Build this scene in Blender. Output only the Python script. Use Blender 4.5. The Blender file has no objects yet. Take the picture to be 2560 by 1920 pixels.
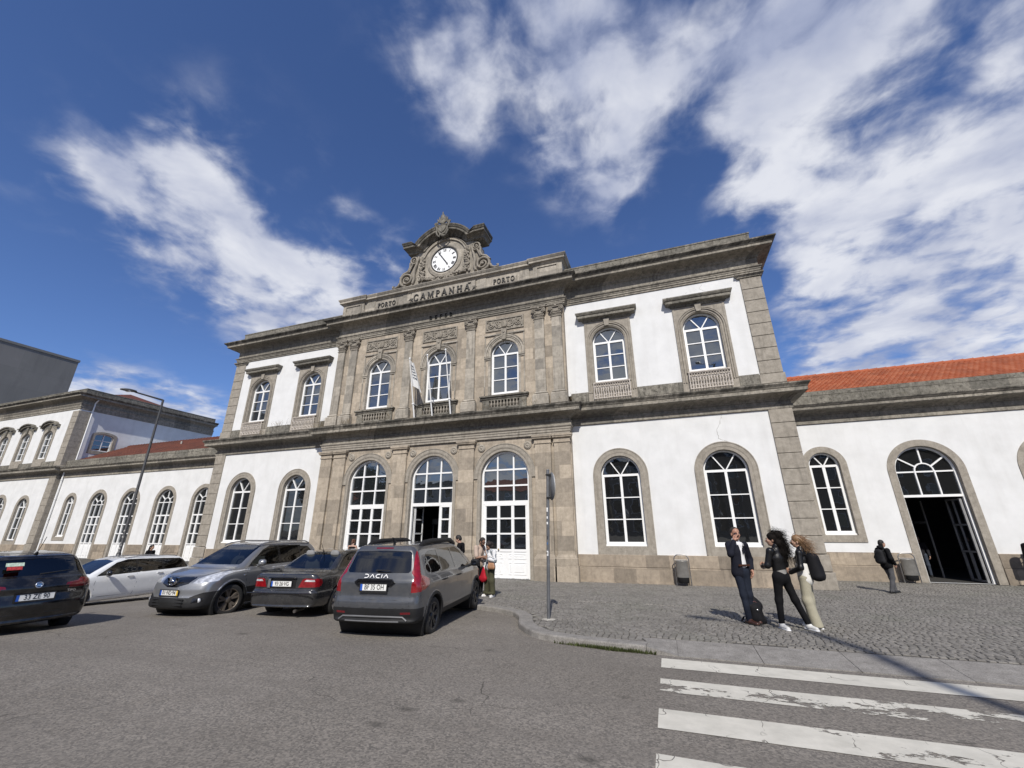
import bpy, math, random
import numpy as np
from mathutils import Vector, Matrix
from mathutils.geometry import tessellate_polygon
R = math.radians
rnd = random.Random(7)
C = bpy.context.scene.collection.objects
SC = bpy.context.scene

# ------------------------------------------------------------------ camera, sky, sun, exposure
cam_d = bpy.data.cameras.new('camera'); cam = bpy.data.objects.new('camera', cam_d); C.link(cam)
SC.camera = cam
CAM = Vector((11.126, -19.485, 2.1543))
YAW, PIT, ROL = R(-19.3073), R(19.3847), R(-0.2881)
fwd = Vector((math.sin(YAW)*math.cos(PIT), math.cos(YAW)*math.cos(PIT), math.sin(PIT)))
rgt0 = Vector((math.cos(YAW), -math.sin(YAW), 0)); up0 = rgt0.cross(fwd)
rgt = rgt0*math.cos(ROL)+up0*math.sin(ROL); upv = -rgt0*math.sin(ROL)+up0*math.cos(ROL)
mw = Matrix((rgt, upv, -fwd)).transposed().to_4x4(); mw.translation = CAM
cam.matrix_world = mw
cam_d.sensor_width = 36; cam_d.lens = 14.491; cam_d.clip_start = 0.05; cam_d.clip_end = 4000
F_PX = 1030.4626
def ray(px, py):
    """world direction through a pixel of the 2560x1920 photograph"""
    return (fwd + rgt*((px-1280)/F_PX) - upv*((py-960)/F_PX)).normalized()

SUN_EL = R(43)
sun_h = Vector((0.25, -0.968, 0)).normalized()
sun_dir = sun_h*math.cos(SUN_EL) + Vector((0, 0, math.sin(SUN_EL)))
sl = bpy.data.lights.new('sun', 'SUN'); sl.energy = 4.6; sl.angle = R(0.55); sl.color = (1.0, 0.955, 0.88)
so = bpy.data.objects.new('sun', sl); C.link(so)
so.rotation_euler = (-sun_dir).to_track_quat('-Z', 'Y').to_euler(); so.location = (0, 0, 60)

SC.view_settings.view_transform = 'Standard'; SC.view_settings.look = 'None'
SC.view_settings.exposure = 0.0; SC.view_settings.gamma = 1.0

world = bpy.data.worlds.new('World'); SC.world = world; world.use_nodes = True
def build_world():
    nt = world.node_tree; N = nt.nodes; L = nt.links; N.clear()
    out = N.new('ShaderNodeOutputWorld'); bg = N.new('ShaderNodeBackground'); L.new(bg.outputs[0], out.inputs[0])
    bg.inputs[1].default_value = 0.094
    sky = N.new('ShaderNodeTexSky'); sky.sky_type = 'NISHITA'; sky.sun_disc = False
    sky.sun_elevation = SUN_EL; sky.sun_rotation = math.atan2(sun_h.x, sun_h.y)
    sky.altitude = 300; sky.air_density = 1.0; sky.dust_density = 0.1; sky.ozone_density = 4.0
    tc = N.new('ShaderNodeTexCoord')
    nv = N.new('ShaderNodeVectorMath'); nv.operation = 'NORMALIZE'; L.new(tc.outputs['Generated'], nv.inputs[0])
    d = nv.outputs[0]
    def math_(op, a, b=None, c=None, clamp=False):
        m = N.new('ShaderNodeMath'); m.operation = op; m.use_clamp = clamp
        for i, v in enumerate((a, b, c)):
            if v is None: continue
            if isinstance(v, (int, float)): m.inputs[i].default_value = v
            else: L.new(v, m.inputs[i])
        return m.outputs[0]
    sp = N.new('ShaderNodeSeparateXYZ'); L.new(d, sp.inputs[0])
    # cloud layer coordinates: where the view ray meets a flat layer overhead
    zz = math_('ADD', math_('MAXIMUM', sp.outputs[2], 0.0), 0.16)
    cx = math_('DIVIDE', sp.outputs[0], zz); cy = math_('DIVIDE', sp.outputs[1], zz)
    cb = N.new('ShaderNodeCombineXYZ'); L.new(cx, cb.inputs[0]); L.new(cy, cb.inputs[1])
    def noise(scale, detail, rough, dist=0.0, vec=cb.outputs[0], off=(0, 0, 0)):
        mp = N.new('ShaderNodeMapping'); L.new(vec, mp.inputs[0]); mp.inputs['Location'].default_value = off
        n = N.new('ShaderNodeTexNoise'); L.new(mp.outputs[0], n.inputs[0])
        n.inputs['Scale'].default_value = scale; n.inputs['Detail'].default_value = detail
        n.inputs['Roughness'].default_value = rough; n.inputs['Distortion'].default_value = dist
        return n.outputs[0]
    # patches of cloud, by direction: (photo x, photo y, angular radius in degrees, weight)
    K = 2560/2212
    blobs = [(190,362,2.13,0.63),(255,375,2.62,0.76),(330,390,3.28,0.84),(410,400,4.40,0.93),(440,370,3.00,0.65),(360,470,3.60,0.84),(440,510,4.20,1.00),(500,560,4.00,1.00),(560,600,4.30,1.15),(630,640,4.10,1.15),(700,660,3.90,1.27),(760,640,3.30,1.07),(830,590,2.70,0.87),(560,500,2.40,0.55),(600,690,2.90,0.75),
             (730,440,1.50,0.62),(785,483,1.50,0.74),(860,510,1.80,0.82),(675,330,1.80,0.35),(745,545,1.20,0.52),(380,285,2.50,0.28),(500,240,3.00,0.26),(0,380,1.64,0.25),
             (930,40,3.60,0.87),(920,170,3.40,0.94),(985,250,2.60,0.82),(1000,90,3.40,0.82),(1040,180,2.80,0.72),(1050,300,2.40,0.62),(1120,20,3.60,0.55),(1170,90,3.80,0.74),(1270,50,4.40,0.92),(1370,40,3.60,0.87),(1210,180,3.80,0.78),(1310,180,4.00,0.92),(1390,230,3.20,0.83),(1340,290,3.60,0.92),(1240,300,3.40,0.78),(1180,340,2.80,0.55),(1290,380,3.40,0.87),(1370,370,2.80,0.74),(1320,450,2.20,0.69),(1220,420,2.20,0.46),
             (1475,90,3.00,1.01),(1520,130,3.00,0.97),(1590,80,4.00,0.84),(1690,60,4.40,0.84),(1790,50,4.20,0.76),(1600,190,3.60,0.76),(1700,180,4.40,0.84),(1800,180,3.60,0.67),(1640,270,3.60,0.76),(1740,280,3.80,0.80),(1850,270,3.80,0.71),(1690,350,3.20,0.84),(1630,400,3.00,0.80),(1600,450,2.20,0.67),(1720,400,3.00,0.71),(1820,350,3.40,0.84),(1780,440,3.00,0.71),(1880,420,3.00,0.67),
             (1940,290,3.40,0.63),(2000,360,3.20,0.71),(2090,330,3.80,0.71),(2180,320,4.20,0.88),(2160,410,3.20,0.76),(2190,70,4.00,0.63),(2080,20,3.60,0.63),(1900,30,3.40,0.59),(2040,180,3.20,0.46),(2130,180,2.60,0.42),(2200,190,3.20,0.63),(1950,440,2.60,0.55),(2060,440,2.40,0.42),
             (1720,540,2.20,1.12),(1800,520,2.80,1.22),(1890,500,2.80,1.22),(1760,610,2.40,1.02),(1850,600,2.80,1.12),(1700,650,2.00,0.92),(1980,570,2.00,0.92),(2100,560,3.60,1.17),(2190,510,3.40,1.17),(2060,640,3.00,1.12),(2160,650,3.60,1.22),(2060,720,3.40,1.22),(1940,640,2.40,0.97),(1960,720,2.60,1.12),(2200,730,3.00,1.17),(1850,750,2.20,1.12),(1760,780,1.80,0.97),
             (180,842,1.80,1.30),(230,846,1.90,1.35),(290,862,1.80,1.25),(340,878,1.70,1.15),(400,885,1.80,1.20),(450,897,1.60,1.15),(120,870,1.80,0.95),(1760,800,2.2,.95),(1850,800,2.4,1.05),(1950,790,2.6,1.1),(2060,790,2.8,1.1),(2160,780,2.8,1.1),(1720,700,2.0,.6)]
    acc = None
    for bx, by, sg, w in blobs:
        c = ray(bx*K, by*K)
        dp = N.new('ShaderNodeVectorMath'); dp.operation = 'DOT_PRODUCT'; L.new(d, dp.inputs[0]); dp.inputs[1].default_value = c
        s = R(sg)
        e = math_('MULTIPLY', math_('EXPONENT', math_('MULTIPLY_ADD', dp.outputs['Value'], 2/s**2*0.6, -2/s**2*0.6)), w)
        if acc is None: acc = e
        else: acc = math_('ADD', acc, e)
    # unseen cloud added behind the camera: pales window reflections, whitens the fill light
    behind = math_('MULTIPLY_ADD', sp.outputs[1], -1.2, 0.0, clamp=True)
    msk = math_('MINIMUM', math_('ADD', math_('MULTIPLY', acc, 0.52), behind), 1.2)
    n1 = noise(4.4, 6, 0.50, 0.35); n2 = noise(11.0, 5, 0.55, 0.3, off=(3, 1, 0))
    ndet = math_('ADD', math_('MULTIPLY', n1, 0.64), math_('MULTIPLY', n2, 0.36))
    dens = math_('ADD', math_('MULTIPLY', msk, 0.92), math_('MULTIPLY_ADD', ndet, 5.4, -3.0))
    mr = N.new('ShaderNodeMapRange'); mr.interpolation_type = 'SMOOTHSTEP'; L.new(dens, mr.inputs[0])
    mr.inputs[1].default_value = -0.32; mr.inputs[2].default_value = 1.05; mr.inputs[3].default_value = 0; mr.inputs[4].default_value = 0.96
    alpha = math_('MULTIPLY', mr.outputs[0], math_('MULTIPLY', msk, 1.7, clamp=True))
    # cloud tone: bright tops, grey thick parts
    n3 = noise(3.0, 5, 0.55, 0.3, off=(0.25, -0.4, 2))
    rp = N.new('ShaderNodeMapRange'); L.new(math_('ADD', n3, math_('MULTIPLY_ADD', mr.outputs[0], 0.20, -0.14)), rp.inputs[0])
    rp.inputs[1].default_value = 0.36; rp.inputs[2].default_value = 0.66
    cm = N.new('ShaderNodeMix'); cm.data_type = 'RGBA'; L.new(rp.outputs[0], cm.inputs['Factor'])
    cm.inputs['A'].default_value = (4.2, 4.7, 6.4, 1); cm.inputs['B'].default_value = (8.4, 8.6, 9.3, 1)
    # the sky itself, a little deeper and less cyan than the model
    tint = N.new('ShaderNodeMix'); tint.data_type = 'RGBA'; tint.blend_type = 'MULTIPLY'; tint.inputs['Factor'].default_value = 1
    L.new(sky.outputs[0], tint.inputs['A']); tint.inputs['B'].default_value = (0.90, 1.02, 1.34, 1)
    mx = N.new('ShaderNodeMix'); mx.data_type = 'RGBA'; L.new(alpha, mx.inputs['Factor'])
    L.new(tint.outputs['Result'], mx.inputs['A']); L.new(cm.outputs['Result'], mx.inputs['B'])
    L.new(mx.outputs['Result'], bg.inputs[0])
build_world()

# ------------------------------------------------------------------ objects, names, labels
def link(o, parent=None):
    C.link(o)
    if parent is not None: o.parent = parent
    return o
def thing(name, label, cat, loc=(0, 0, 0), rz=0.0, group=None):
    o = bpy.data.objects.new(name, None); link(o); o.location = loc; o.rotation_euler = (0, 0, rz)
    o.empty_display_size = 0.3
    o['label'] = label; o['category'] = cat
    if group: o['group'] = group
    return o
def tag(o, label, cat, group=None, kind=None):
    o['label'] = label; o['category'] = cat
    if group: o['group'] = group
    if kind: o['kind'] = kind
    return o
def copy_tree(o, parent=None):
    c = o.copy(); C.link(c); c.parent = parent
    for ch in list(o.children): copy_tree(ch, c)
    return c

class MB:
    """collects vertices and faces for one mesh"""
    def __init__(s): s.v = []; s.f = []; s.sm = []
    def add(s, vs, fs, smooth=False):
        b = len(s.v); s.v.extend([tuple(v) for v in vs]); s.f.extend([tuple(i+b for i in f) for f in fs]); s.sm.extend([smooth]*len(fs)); return s
    def box(s, x0, x1, y0, y1, z0, z1):
        v = [(x0,y0,z0),(x1,y0,z0),(x1,y1,z0),(x0,y1,z0),(x0,y0,z1),(x1,y0,z1),(x1,y1,z1),(x0,y1,z1)]
        return s.add(v, [(0,3,2,1),(4,5,6,7),(0,1,5,4),(1,2,6,5),(2,3,7,6),(3,0,4,7)])
    def bbox(s, x0, x1, y0, y1, z0, z1, b=0.01):
        """box whose four front (-Y) edges are bevelled"""
        v = [(x0,y0+b,z0),(x1,y0+b,z0),(x1,y1,z0),(x0,y1,z0),(x0,y0+b,z1),(x1,y0+b,z1),(x1,y1,z1),(x0,y1,z1),
             (x0+b,y0,z0+b),(x1-b,y0,z0+b),(x1-b,y0,z1-b),(x0+b,y0,z1-b)]
        return s.add(v, [(0,3,2,1),(4,5,6,7),(1,2,6,5),(2,3,7,6),(3,0,4,7),(8,9,10,11),(0,1,9,8),(1,5,10,9),(5,4,11,10),(4,0,8,11)])
    def obox(s, c, ax, ay, az):
        """box from centre and three half-axis vectors"""
        c = Vector(c); ax, ay, az = Vector(ax), Vector(ay), Vector(az)
        v = [c+sx*ax+sy*ay+sz*az for sz in (-1,1) for sx, sy in ((-1,-1),(1,-1),(1,1),(-1,1))]
        return s.add(v, [(0,3,2,1),(4,5,6,7),(0,1,5,4),(1,2,6,5),(2,3,7,6),(3,0,4,7)])
    def bar(s, p, q, w, y0, y1):
        """flat bar in the XZ plane from p to q, width w, between depths y0 < y1"""
        p = Vector((p[0],0,p[1])); q = Vector((q[0],0,q[1])); d = (q-p); n = Vector((-d.z,0,d.x)).normalized()*w/2
        c = (p+q)/2 + Vector((0,(y0+y1)/2,0))
        return s.obox(c, d/2, (0,(y1-y0)/2,0), n)
    def prism(s, outer, holes=(), y0=0.0, y1=0.1, back=False, smooth_sides=False):
        """polygon in XZ with holes, front face at y0 (towards -Y), sides running back to y1"""
        loops = [outer]+list(holes)
        pts = [Vector((p[0], p[1], 0)) for l in loops for p in l]
        tris = tessellate_polygon([[Vector((p[0], p[1], 0)) for p in l] for l in loops])
        fs = []
        for t in tris:
            a, b, c = (pts[i] for i in t)
            if (b-a).cross(c-a).z < 0: t = (t[0], t[2], t[1])
            fs.append(tuple(t))
        s.add([(p.x, y0, p.y) for p in pts], fs)
        if back: s.add([(p.x, y1, p.y) for p in pts], [f[::-1] for f in fs])
        for k, l in enumerate(loops):
            ar = sum(l[i][0]*l[(i+1)%len(l)][1]-l[(i+1)%len(l)][0]*l[i][1] for i in range(len(l)))
            ccw = ar > 0
            if k > 0: ccw = not ccw
            n = len(l); v = [(p[0], y0, p[1]) for p in l]+[(p[0], y1, p[1]) for p in l]
            f = [(i, n+i, n+(i+1)%n, (i+1)%n) for i in range(n)]
            if not ccw: f = [q[::-1] for q in f]
            s.add(v, f, smooth_sides)
        return s
    def sweep(s, path, prof, closed=False, caps=True, smooth=False):
        """profile [(outward, z)] swept along a plan path [(x, y)] with mitred corners; outward is right of the path"""
        P = [Vector(p) for p in path]; n = len(P); rows = []
        for i in range(n):
            a = P[i]-P[i-1] if (i > 0 or closed) else None
            b = P[(i+1) % n]-P[i] if (i < n-1 or closed) else None
            if a is None: a = b
            if b is None: b = a
            na = Vector((a.y, -a.x)).normalized(); nb = Vector((b.y, -b.x)).normalized()
            m = (na+nb); m = m/max(m.dot(na), 0.2) if m.length > 1e-6 else na
            rows.append([(P[i].x+m.x*o, P[i].y+m.y*o, z) for o, z in prof])
        k = len(prof); vs = [v for r in rows for v in r]
        fs = [(i*k+j, ((i+1) % n)*k+j, ((i+1) % n)*k+j+1, i*k+j+1) for i in range(n if closed else n-1) for j in range(k-1)]
        s.add(vs, fs, smooth)
        if caps and not closed:
            s.add(rows[0], [tuple(range(k))]); s.add(rows[-1], [tuple(range(k))[::-1]])
        return s
    def lathe(s, prof, seg=16, c=(0,0,0), axis='z', smooth=True, ang=2*math.pi):
        vs = []; k = len(prof); full = ang > 6.28; m = seg if full else seg+1
        for i in range(m):
            t = ang*i/seg
            for r_, h in prof:
                p = (r_*math.cos(t), r_*math.sin(t), h)
                if axis == 'y': p = (p[0], p[2], p[1])
                if axis == 'x': p = (p[2], p[0], p[1])
                vs.append((p[0]+c[0], p[1]+c[1], p[2]+c[2]))
        fs = [(i*k+j, ((i+1) % m)*k+j, ((i+1) % m)*k+j+1, i*k+j+1) for i in range(seg) for j in range(k-1)]
        if axis == 'y': fs = [f[::-1] for f in fs]
        return s.add(vs, fs, smooth)
    def tube(s, pts, r, seg=8, smooth=True, cap=True, flat=None):
        """round tube along points; r number or list; flat=(unit vector, factor) squashes it along that vector"""
        P = [Vector(p) for p in pts]; n = len(P); rr = r if isinstance(r, (list, tuple)) else [r]*n
        t0 = (P[1]-P[0]).normalized(); u = t0.orthogonal().normalized(); vs = []
        for i in range(n):
            t = (P[min(i+1, n-1)]-P[max(i-1, 0)]).normalized()
            u = (u-t*u.dot(t)); u = u.normalized() if u.length > 1e-6 else t.orthogonal().normalized()
            w = t.cross(u)
            for k in range(seg):
                a = 2*math.pi*k/seg; o = (u*math.cos(a)+w*math.sin(a))*rr[i]
                if flat: o = o-flat[0]*(o.dot(flat[0])*(1-flat[1]))
                vs.append(P[i]+o)
        fs = [(i*seg+k, i*seg+(k+1) % seg, (i+1)*seg+(k+1) % seg, (i+1)*seg+k) for i in range(n-1) for k in range(seg)]
        s.add(vs, fs, smooth)
        if cap: s.add(vs[:seg], [tuple(range(seg))[::-1]]); s.add(vs[-seg:], [tuple(range(seg))])
        return s
    def ball(s, c, rx, ry=None, rz=None, seg=12, rings=8):
        ry = rx if ry is None else ry; rz = rx if rz is None else rz
        vs = []; fs = []
        for i in range(rings+1):
            a = math.pi*i/rings
            for k in range(seg):
                b = 2*math.pi*k/seg
                vs.append((c[0]+rx*math.sin(a)*math.cos(b), c[1]+ry*math.sin(a)*math.sin(b), c[2]+rz*math.cos(a)))
        for i in range(rings):
            for k in range(seg):
                fs.append((i*seg+k, (i+1)*seg+k, (i+1)*seg+(k+1) % seg, i*seg+(k+1) % seg))
        return s.add(vs, fs, True)
    def move(s, dx=0, dy=0, dz=0):
        s.v = [(a+dx, b+dy, c+dz) for a, b, c in s.v]; return s
    def mirror_x(s):
        s.v = [(-a, b, c) for a, b, c in s.v]; s.f = [f[::-1] for f in s.f]; return s
    def merge(s, o):
        b = len(s.v); s.v += o.v; s.f += [tuple(i+b for i in f) for f in o.f]; s.sm += o.sm; return s
    def rot(s, az, c=(0, 0)):
        ca, sa = math.cos(az), math.sin(az)
        s.v = [(c[0]+(a-c[0])*ca-(b-c[1])*sa, c[1]+(a-c[0])*sa+(b-c[1])*ca, z) for a, b, z in s.v]; return s
    def build(s, name, material, parent=None):
        me = bpy.data.meshes.new(name); me.from_pydata(s.v, [], s.f)
        if any(s.sm): me.polygons.foreach_set('use_smooth', s.sm)
        if material: me.materials.append(material)
        me.update()
        return link(bpy.data.objects.new(name, me), parent)
def np_mesh(name, V, F, material, parent=None, smooth=True):
    """fast mesh from numpy arrays (F: n x 3 or n x 4)"""
    me = bpy.data.meshes.new(name); V = np.asarray(V, np.float32); F = np.asarray(F, np.int32)
    k = F.shape[1]; n = len(F)
    me.vertices.add(len(V)); me.vertices.foreach_set('co', V.ravel())
    me.loops.add(n*k); me.loops.foreach_set('vertex_index', F.ravel())
    me.polygons.add(n); me.polygons.foreach_set('loop_start', np.arange(0, n*k, k, dtype=np.int32))
    me.polygons.foreach_set('loop_total', np.full(n, k, np.int32))
    me.polygons.foreach_set('use_smooth', np.full(n, smooth, bool))
    if material: me.materials.append(material)
    me.update(calc_edges=True); me.validate()
    return link(bpy.data.objects.new(name, me), parent)

def arc(cx, cz, r, a0, a1, n):
    return [(cx+r*math.cos(a0+(a1-a0)*i/n), cz+r*math.sin(a0+(a1-a0)*i/n)) for i in range(n+1)]
def arch_poly(cx, w, zb, zs, rise=None, n=24):
    """arched opening: width w, from zb up to the spring zs, then a half circle (or an ellipse of that rise)"""
    r = w/2; k = 1 if rise is None else rise/r
    return [(cx-r, zb), (cx+r, zb)]+[(cx+r*math.cos(math.pi*i/n), zs+k*r*math.sin(math.pi*i/n)) for i in range(n+1)]

# ------------------------------------------------------------------ materials
class NT:
    def __init__(s, name):
        s.m = bpy.data.materials.new(name); s.m.use_nodes = True; s.t = s.m.node_tree; s.n = s.t.nodes; s.l = s.t.links
        s.b = s.n['Principled BSDF']; s.out = s.n['Material Output']
        g = s.n.new('ShaderNodeNewGeometry'); s.pos = g.outputs['Position']; s.geo = g
        s.obj = s.n.new('ShaderNodeTexCoord').outputs['Object']
    def lk(s, a, b): s.l.new(a, b)
    def val(s, sock, v):
        if isinstance(v, bpy.types.NodeSocket): s.l.new(v, sock)
        elif isinstance(v, (tuple, list)) and len(v) == 3 and sock.type == 'RGBA': sock.default_value = (*v, 1)
        else: sock.default_value = v
    def math(s, op, a, b=0.0, c=None, clamp=False):
        n = s.n.new('ShaderNodeMath'); n.operation = op; n.use_clamp = clamp; s.val(n.inputs[0], a); s.val(n.inputs[1], b)
        if c is not None: s.val(n.inputs[2], c)
        return n.outputs[0]
    def mapv(s, vec, scale=(1,1,1), loc=(0,0,0), rot=(0,0,0)):
        n = s.n.new('ShaderNodeMapping'); s.l.new(vec, n.inputs[0]); n.inputs['Scale'].default_value = scale
        n.inputs['Location'].default_value = loc; n.inputs['Rotation'].default_value = rot; return n.outputs[0]
    def noise(s, scale, detail=4, rough=0.55, vec=None, dist=0.0):
        n = s.n.new('ShaderNodeTexNoise'); s.l.new(vec if vec is not None else s.pos, n.inputs[0])
        n.inputs['Scale'].default_value = scale; n.inputs['Detail'].default_value = detail
        n.inputs['Roughness'].default_value = rough; n.inputs['Distortion'].default_value = dist; return n.outputs[0]
    def vor(s, scale, feature='F1', vec=None, out='Distance'):
        n = s.n.new('ShaderNodeTexVoronoi'); n.feature = feature; s.l.new(vec if vec is not None else s.pos, n.inputs[0])
        n.inputs['Scale'].default_value = scale; return n.outputs[out]
    def ramp(s, f, lo, hi, a=0.0, b=1.0, smooth=False):
        n = s.n.new('ShaderNodeMapRange'); n.interpolation_type = 'SMOOTHSTEP' if smooth else 'LINEAR'; s.val(n.inputs[0], f)
        for i, v in enumerate((lo, hi, a, b)): n.inputs[i+1].default_value = v
        return n.outputs[0]
    def mix(s, f, a, b, mode='MIX'):
        n = s.n.new('ShaderNodeMix'); n.data_type = 'RGBA'; n.blend_type = mode
        s.val(n.inputs['Factor'], f); s.val(n.inputs['A'], a); s.val(n.inputs['B'], b); return n.outputs['Result']
    def bump(s, h, strength=0.3, dist=0.02):
        n = s.n.new('ShaderNodeBump'); s.val(n.inputs['Height'], h); n.inputs['Strength'].default_value = strength
        n.inputs['Distance'].default_value = dist; s.l.new(n.outputs[0], s.b.inputs['Normal']); return n
    def set(s, **k):
        for a, v in k.items(): s.val(s.b.inputs[a.replace('_', ' ')], v)
        return s.m
def facade_uv(t):
    """(x + y, z): lies along both the front and the side walls"""
    sp = t.n.new('ShaderNodeSeparateXYZ'); t.lk(t.pos, sp.inputs[0])
    cb = t.n.new('ShaderNodeCombineXYZ'); t.lk(t.math('ADD', sp.outputs[0], sp.outputs[1]), cb.inputs[0]); t.lk(sp.outputs[2], cb.inputs[1])
    return cb.outputs[0], sp
def plain(name, col, rough=0.6, metal=0.0, var=0.12, scale=6.0, bump=0.0, coat=0.0, spec=0.5):
    """one colour with a slight uneven tone, so nothing reads as flat paint"""
    t = NT(name); n = t.noise(scale, 5, 0.6, t.obj)
    c = t.mix(t.ramp(n, 0.3, 0.7), tuple(max(0, v*(1-var)) for v in col), tuple(min(1, v*(1+var)) for v in col))
    if bump: t.bump(t.noise(scale*12, 3, 0.6, t.obj), bump, 0.004)
    return t.set(Base_Color=c, Roughness=rough, Metallic=metal, Coat_Weight=coat, Specular_IOR_Level=spec)
def stone_mat(name, light, dark, brick=None, stain=0.5, lichen=0.0, speck=0.25, crust=0):
    t = NT(name); uv, sp = facade_uv(t)
    big = t.noise(0.9, 5, 0.6); mid = t.noise(5.0, 6, 0.65); fine = t.noise(70, 2, 0.5)
    c = t.mix(t.ramp(mid, 0.32, 0.68), dark, light)
    if brick:
        b = t.n.new('ShaderNodeTexBrick'); t.lk(uv, b.inputs['Vector'])
        b.inputs['Scale'].default_value = 1.0; b.inputs['Brick Width'].default_value = brick[0]; b.inputs['Row Height'].default_value = brick[1]
        b.inputs['Mortar Size'].default_value = 0.006; b.inputs['Mortar Smooth'].default_value = 0.2; b.offset = 0.5
        b.inputs['Color1'].default_value = (0.42, 0.41, 0.40, 1); b.inputs['Color2'].default_value = (1.32, 1.27, 1.2, 1); b.inputs['Mortar'].default_value = (0.62, 0.58, 0.52, 1)
        c = t.mix(0.55, c, t.mix(1.0, c, b.outputs['Color'], 'MULTIPLY'))
    streak = t.noise(1.0, 6, 0.65, t.mapv(uv, (7.0, 0.55, 1)))
    st = t.math('MULTIPLY', t.ramp(streak, 0.50, 0.72), t.ramp(big, 0.36, 0.62))
    c = t.mix(t.math('MULTIPLY', st, stain), c, tuple(v*0.30 for v in dark))
    if lichen:
        li = t.ramp(t.noise(9, 6, 0.7, t.mapv(t.pos, (1, 1, 1), (4, 2, 7))), 0.52, 0.66)
        c = t.mix(t.math('MULTIPLY', li, lichen), c, (0.045, 0.042, 0.034))
        c = t.mix(t.math('MULTIPLY', t.ramp(t.noise(3.3, 6, 0.7), 0.60, 0.72), lichen*0.35), c, (0.20, 0.19, 0.10))
    if crust:      # black growth on the weathered top members of the cornices
        z = sp.outputs[2]; hi = None
        for a_, b_ in ((7.60, 8.1), (14.70, 15.1), (19.3, 30)):
            m_ = t.math('MULTIPLY', t.ramp(z, a_, a_+0.05), t.ramp(z, b_+0.05, b_)); hi = m_ if hi is None else t.math('MAXIMUM', hi, m_)
        pt = t.ramp(t.math('ADD', t.noise(2.2, 6, 0.7, t.mapv(uv, (1, 0.6, 1), (3, 1, 0))), t.math('MULTIPLY', t.noise(1.0, 5, 0.6, t.mapv(uv, (5, 0.3, 1))), 0.5)), 0.60, 0.82)
        c = t.mix(t.math('MULTIPLY', t.math('MULTIPLY', hi, pt), 0.75), c, (0.028, 0.027, 0.023))
    c = t.mix(speck, c, t.mix(1.0, c, t.mix(t.ramp(fine, 0.35, 0.65), (0.55, 0.55, 0.55), (1.5, 1.5, 1.5)), 'MULTIPLY'))
    h = t.math('ADD', t.math('MULTIPLY', mid, 0.6), t.math('MULTIPLY', fine, 0.35))
    if brick: h = t.math('MULTIPLY_ADD', b.outputs['Fac'], -1.1, h)
    t.bump(h, 0.35, 0.012)
    return t.set(Base_Color=c, Roughness=0.88, Specular_IOR_Level=0.25)
M = {}
M['ashlar'] = stone_mat('granite_ashlar', (0.43, 0.375, 0.305), (0.30, 0.26, 0.21), (1.05, 0.62), 0.4)
M['stone'] = stone_mat('granite_trim', (0.36, 0.325, 0.275), (0.24, 0.215, 0.18), None, 0.5)
M['stone_upper'] = stone_mat('granite_weathered_blocks', (0.40, 0.368, 0.318), (0.26, 0.24, 0.207), (0.95, 0.58), 0.7)
M['cornice'] = stone_mat('granite_cornice', (0.345, 0.32, 0.275), (0.18, 0.166, 0.143), (1.7, 40.0), 0.9, 0.5, crust=1)
M['parapet'] = stone_mat('granite_parapet', (0.28, 0.265, 0.23), (0.13, 0.122, 0.104), (1.3, 40.0), 0.95, 0.85)
M['carved'] = stone_mat('granite_carved', (0.34, 0.305, 0.255), (0.20, 0.18, 0.15), None, 0.4, 0.45)
M['plinth'] = stone_mat('granite_plinth', (0.37, 0.315, 0.25), (0.25, 0.212, 0.17), (0.92, 0.56), 0.5)
def stucco():
    t = NT('white_stucco'); uv, sp = facade_uv(t)
    n = t.noise(1.3, 6, 0.6); st = t.noise(1.0, 6, 0.6, t.mapv(uv, (2.3, 0.30, 1)))
    c = t.mix(t.ramp(n, 0.35, 0.7), (0.71, 0.71, 0.705), (0.63, 0.63, 0.622))
    c = t.mix(t.math('MULTIPLY', t.ramp(st, 0.50, 0.76), 0.24), c, (0.47, 0.46, 0.44))
    spots = t.ramp(t.noise(3.7, 7, 0.75, t.mapv(t.pos, (1, 1, 1), (9, 3, 1))), 0.64, 0.74)
    c = t.mix(t.math('MULTIPLY', spots, 0.25), c, (0.45, 0.43, 0.40))
    t.bump(t.math('ADD', t.noise(30, 4, 0.6), t.math('MULTIPLY', n, 3)), 0.18, 0.012)
    return t.set(Base_Color=c, Roughness=0.92, Specular_IOR_Level=0.2)
M['stucco'] = stucco()
M['white'] = plain('white_paint', (0.80, 0.80, 0.79), 0.42, var=0.03)
M['iron_white'] = plain('cream_painted_iron', (0.62, 0.56, 0.50), 0.7, var=0.25, scale=18, bump=0.2)
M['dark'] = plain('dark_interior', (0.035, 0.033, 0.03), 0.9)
M['letters'] = plain('dark_bronze_letters', (0.035, 0.033, 0.03), 0.55, var=0.3)
def glass_mat(name, tint, refl, rough=0.012):
    """window glass: a dark room behind, the street and sky mirrored in front, panes not quite flat"""
    t = NT(name); n = t.noise(1.4, 2, 0.5); t.bump(n, 0.16, 0.02)
    nrm = t.b.inputs['Normal'].links[0].from_socket
    dif = t.n.new('ShaderNodeBsdfDiffuse'); t.val(dif.inputs[0], tint)
    gl = t.n.new('ShaderNodeBsdfGlossy'); gl.inputs['Roughness'].default_value = rough; t.val(gl.inputs[0], (0.93, 0.98, 1.0)); t.lk(nrm, gl.inputs['Normal'])
    fr = t.n.new('ShaderNodeFresnel'); fr.inputs[0].default_value = 1.5; t.lk(nrm, fr.inputs['Normal'])
    f = t.math('MULTIPLY_ADD', fr.outputs[0], 1.3, refl, True)
    mx = t.n.new('ShaderNodeMixShader'); t.lk(f, mx.inputs[0]); t.lk(dif.outputs[0], mx.inputs[1]); t.lk(gl.outputs[0], mx.inputs[2])
    t.lk(mx.outputs[0], t.out.inputs[0]); return t.m
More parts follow.
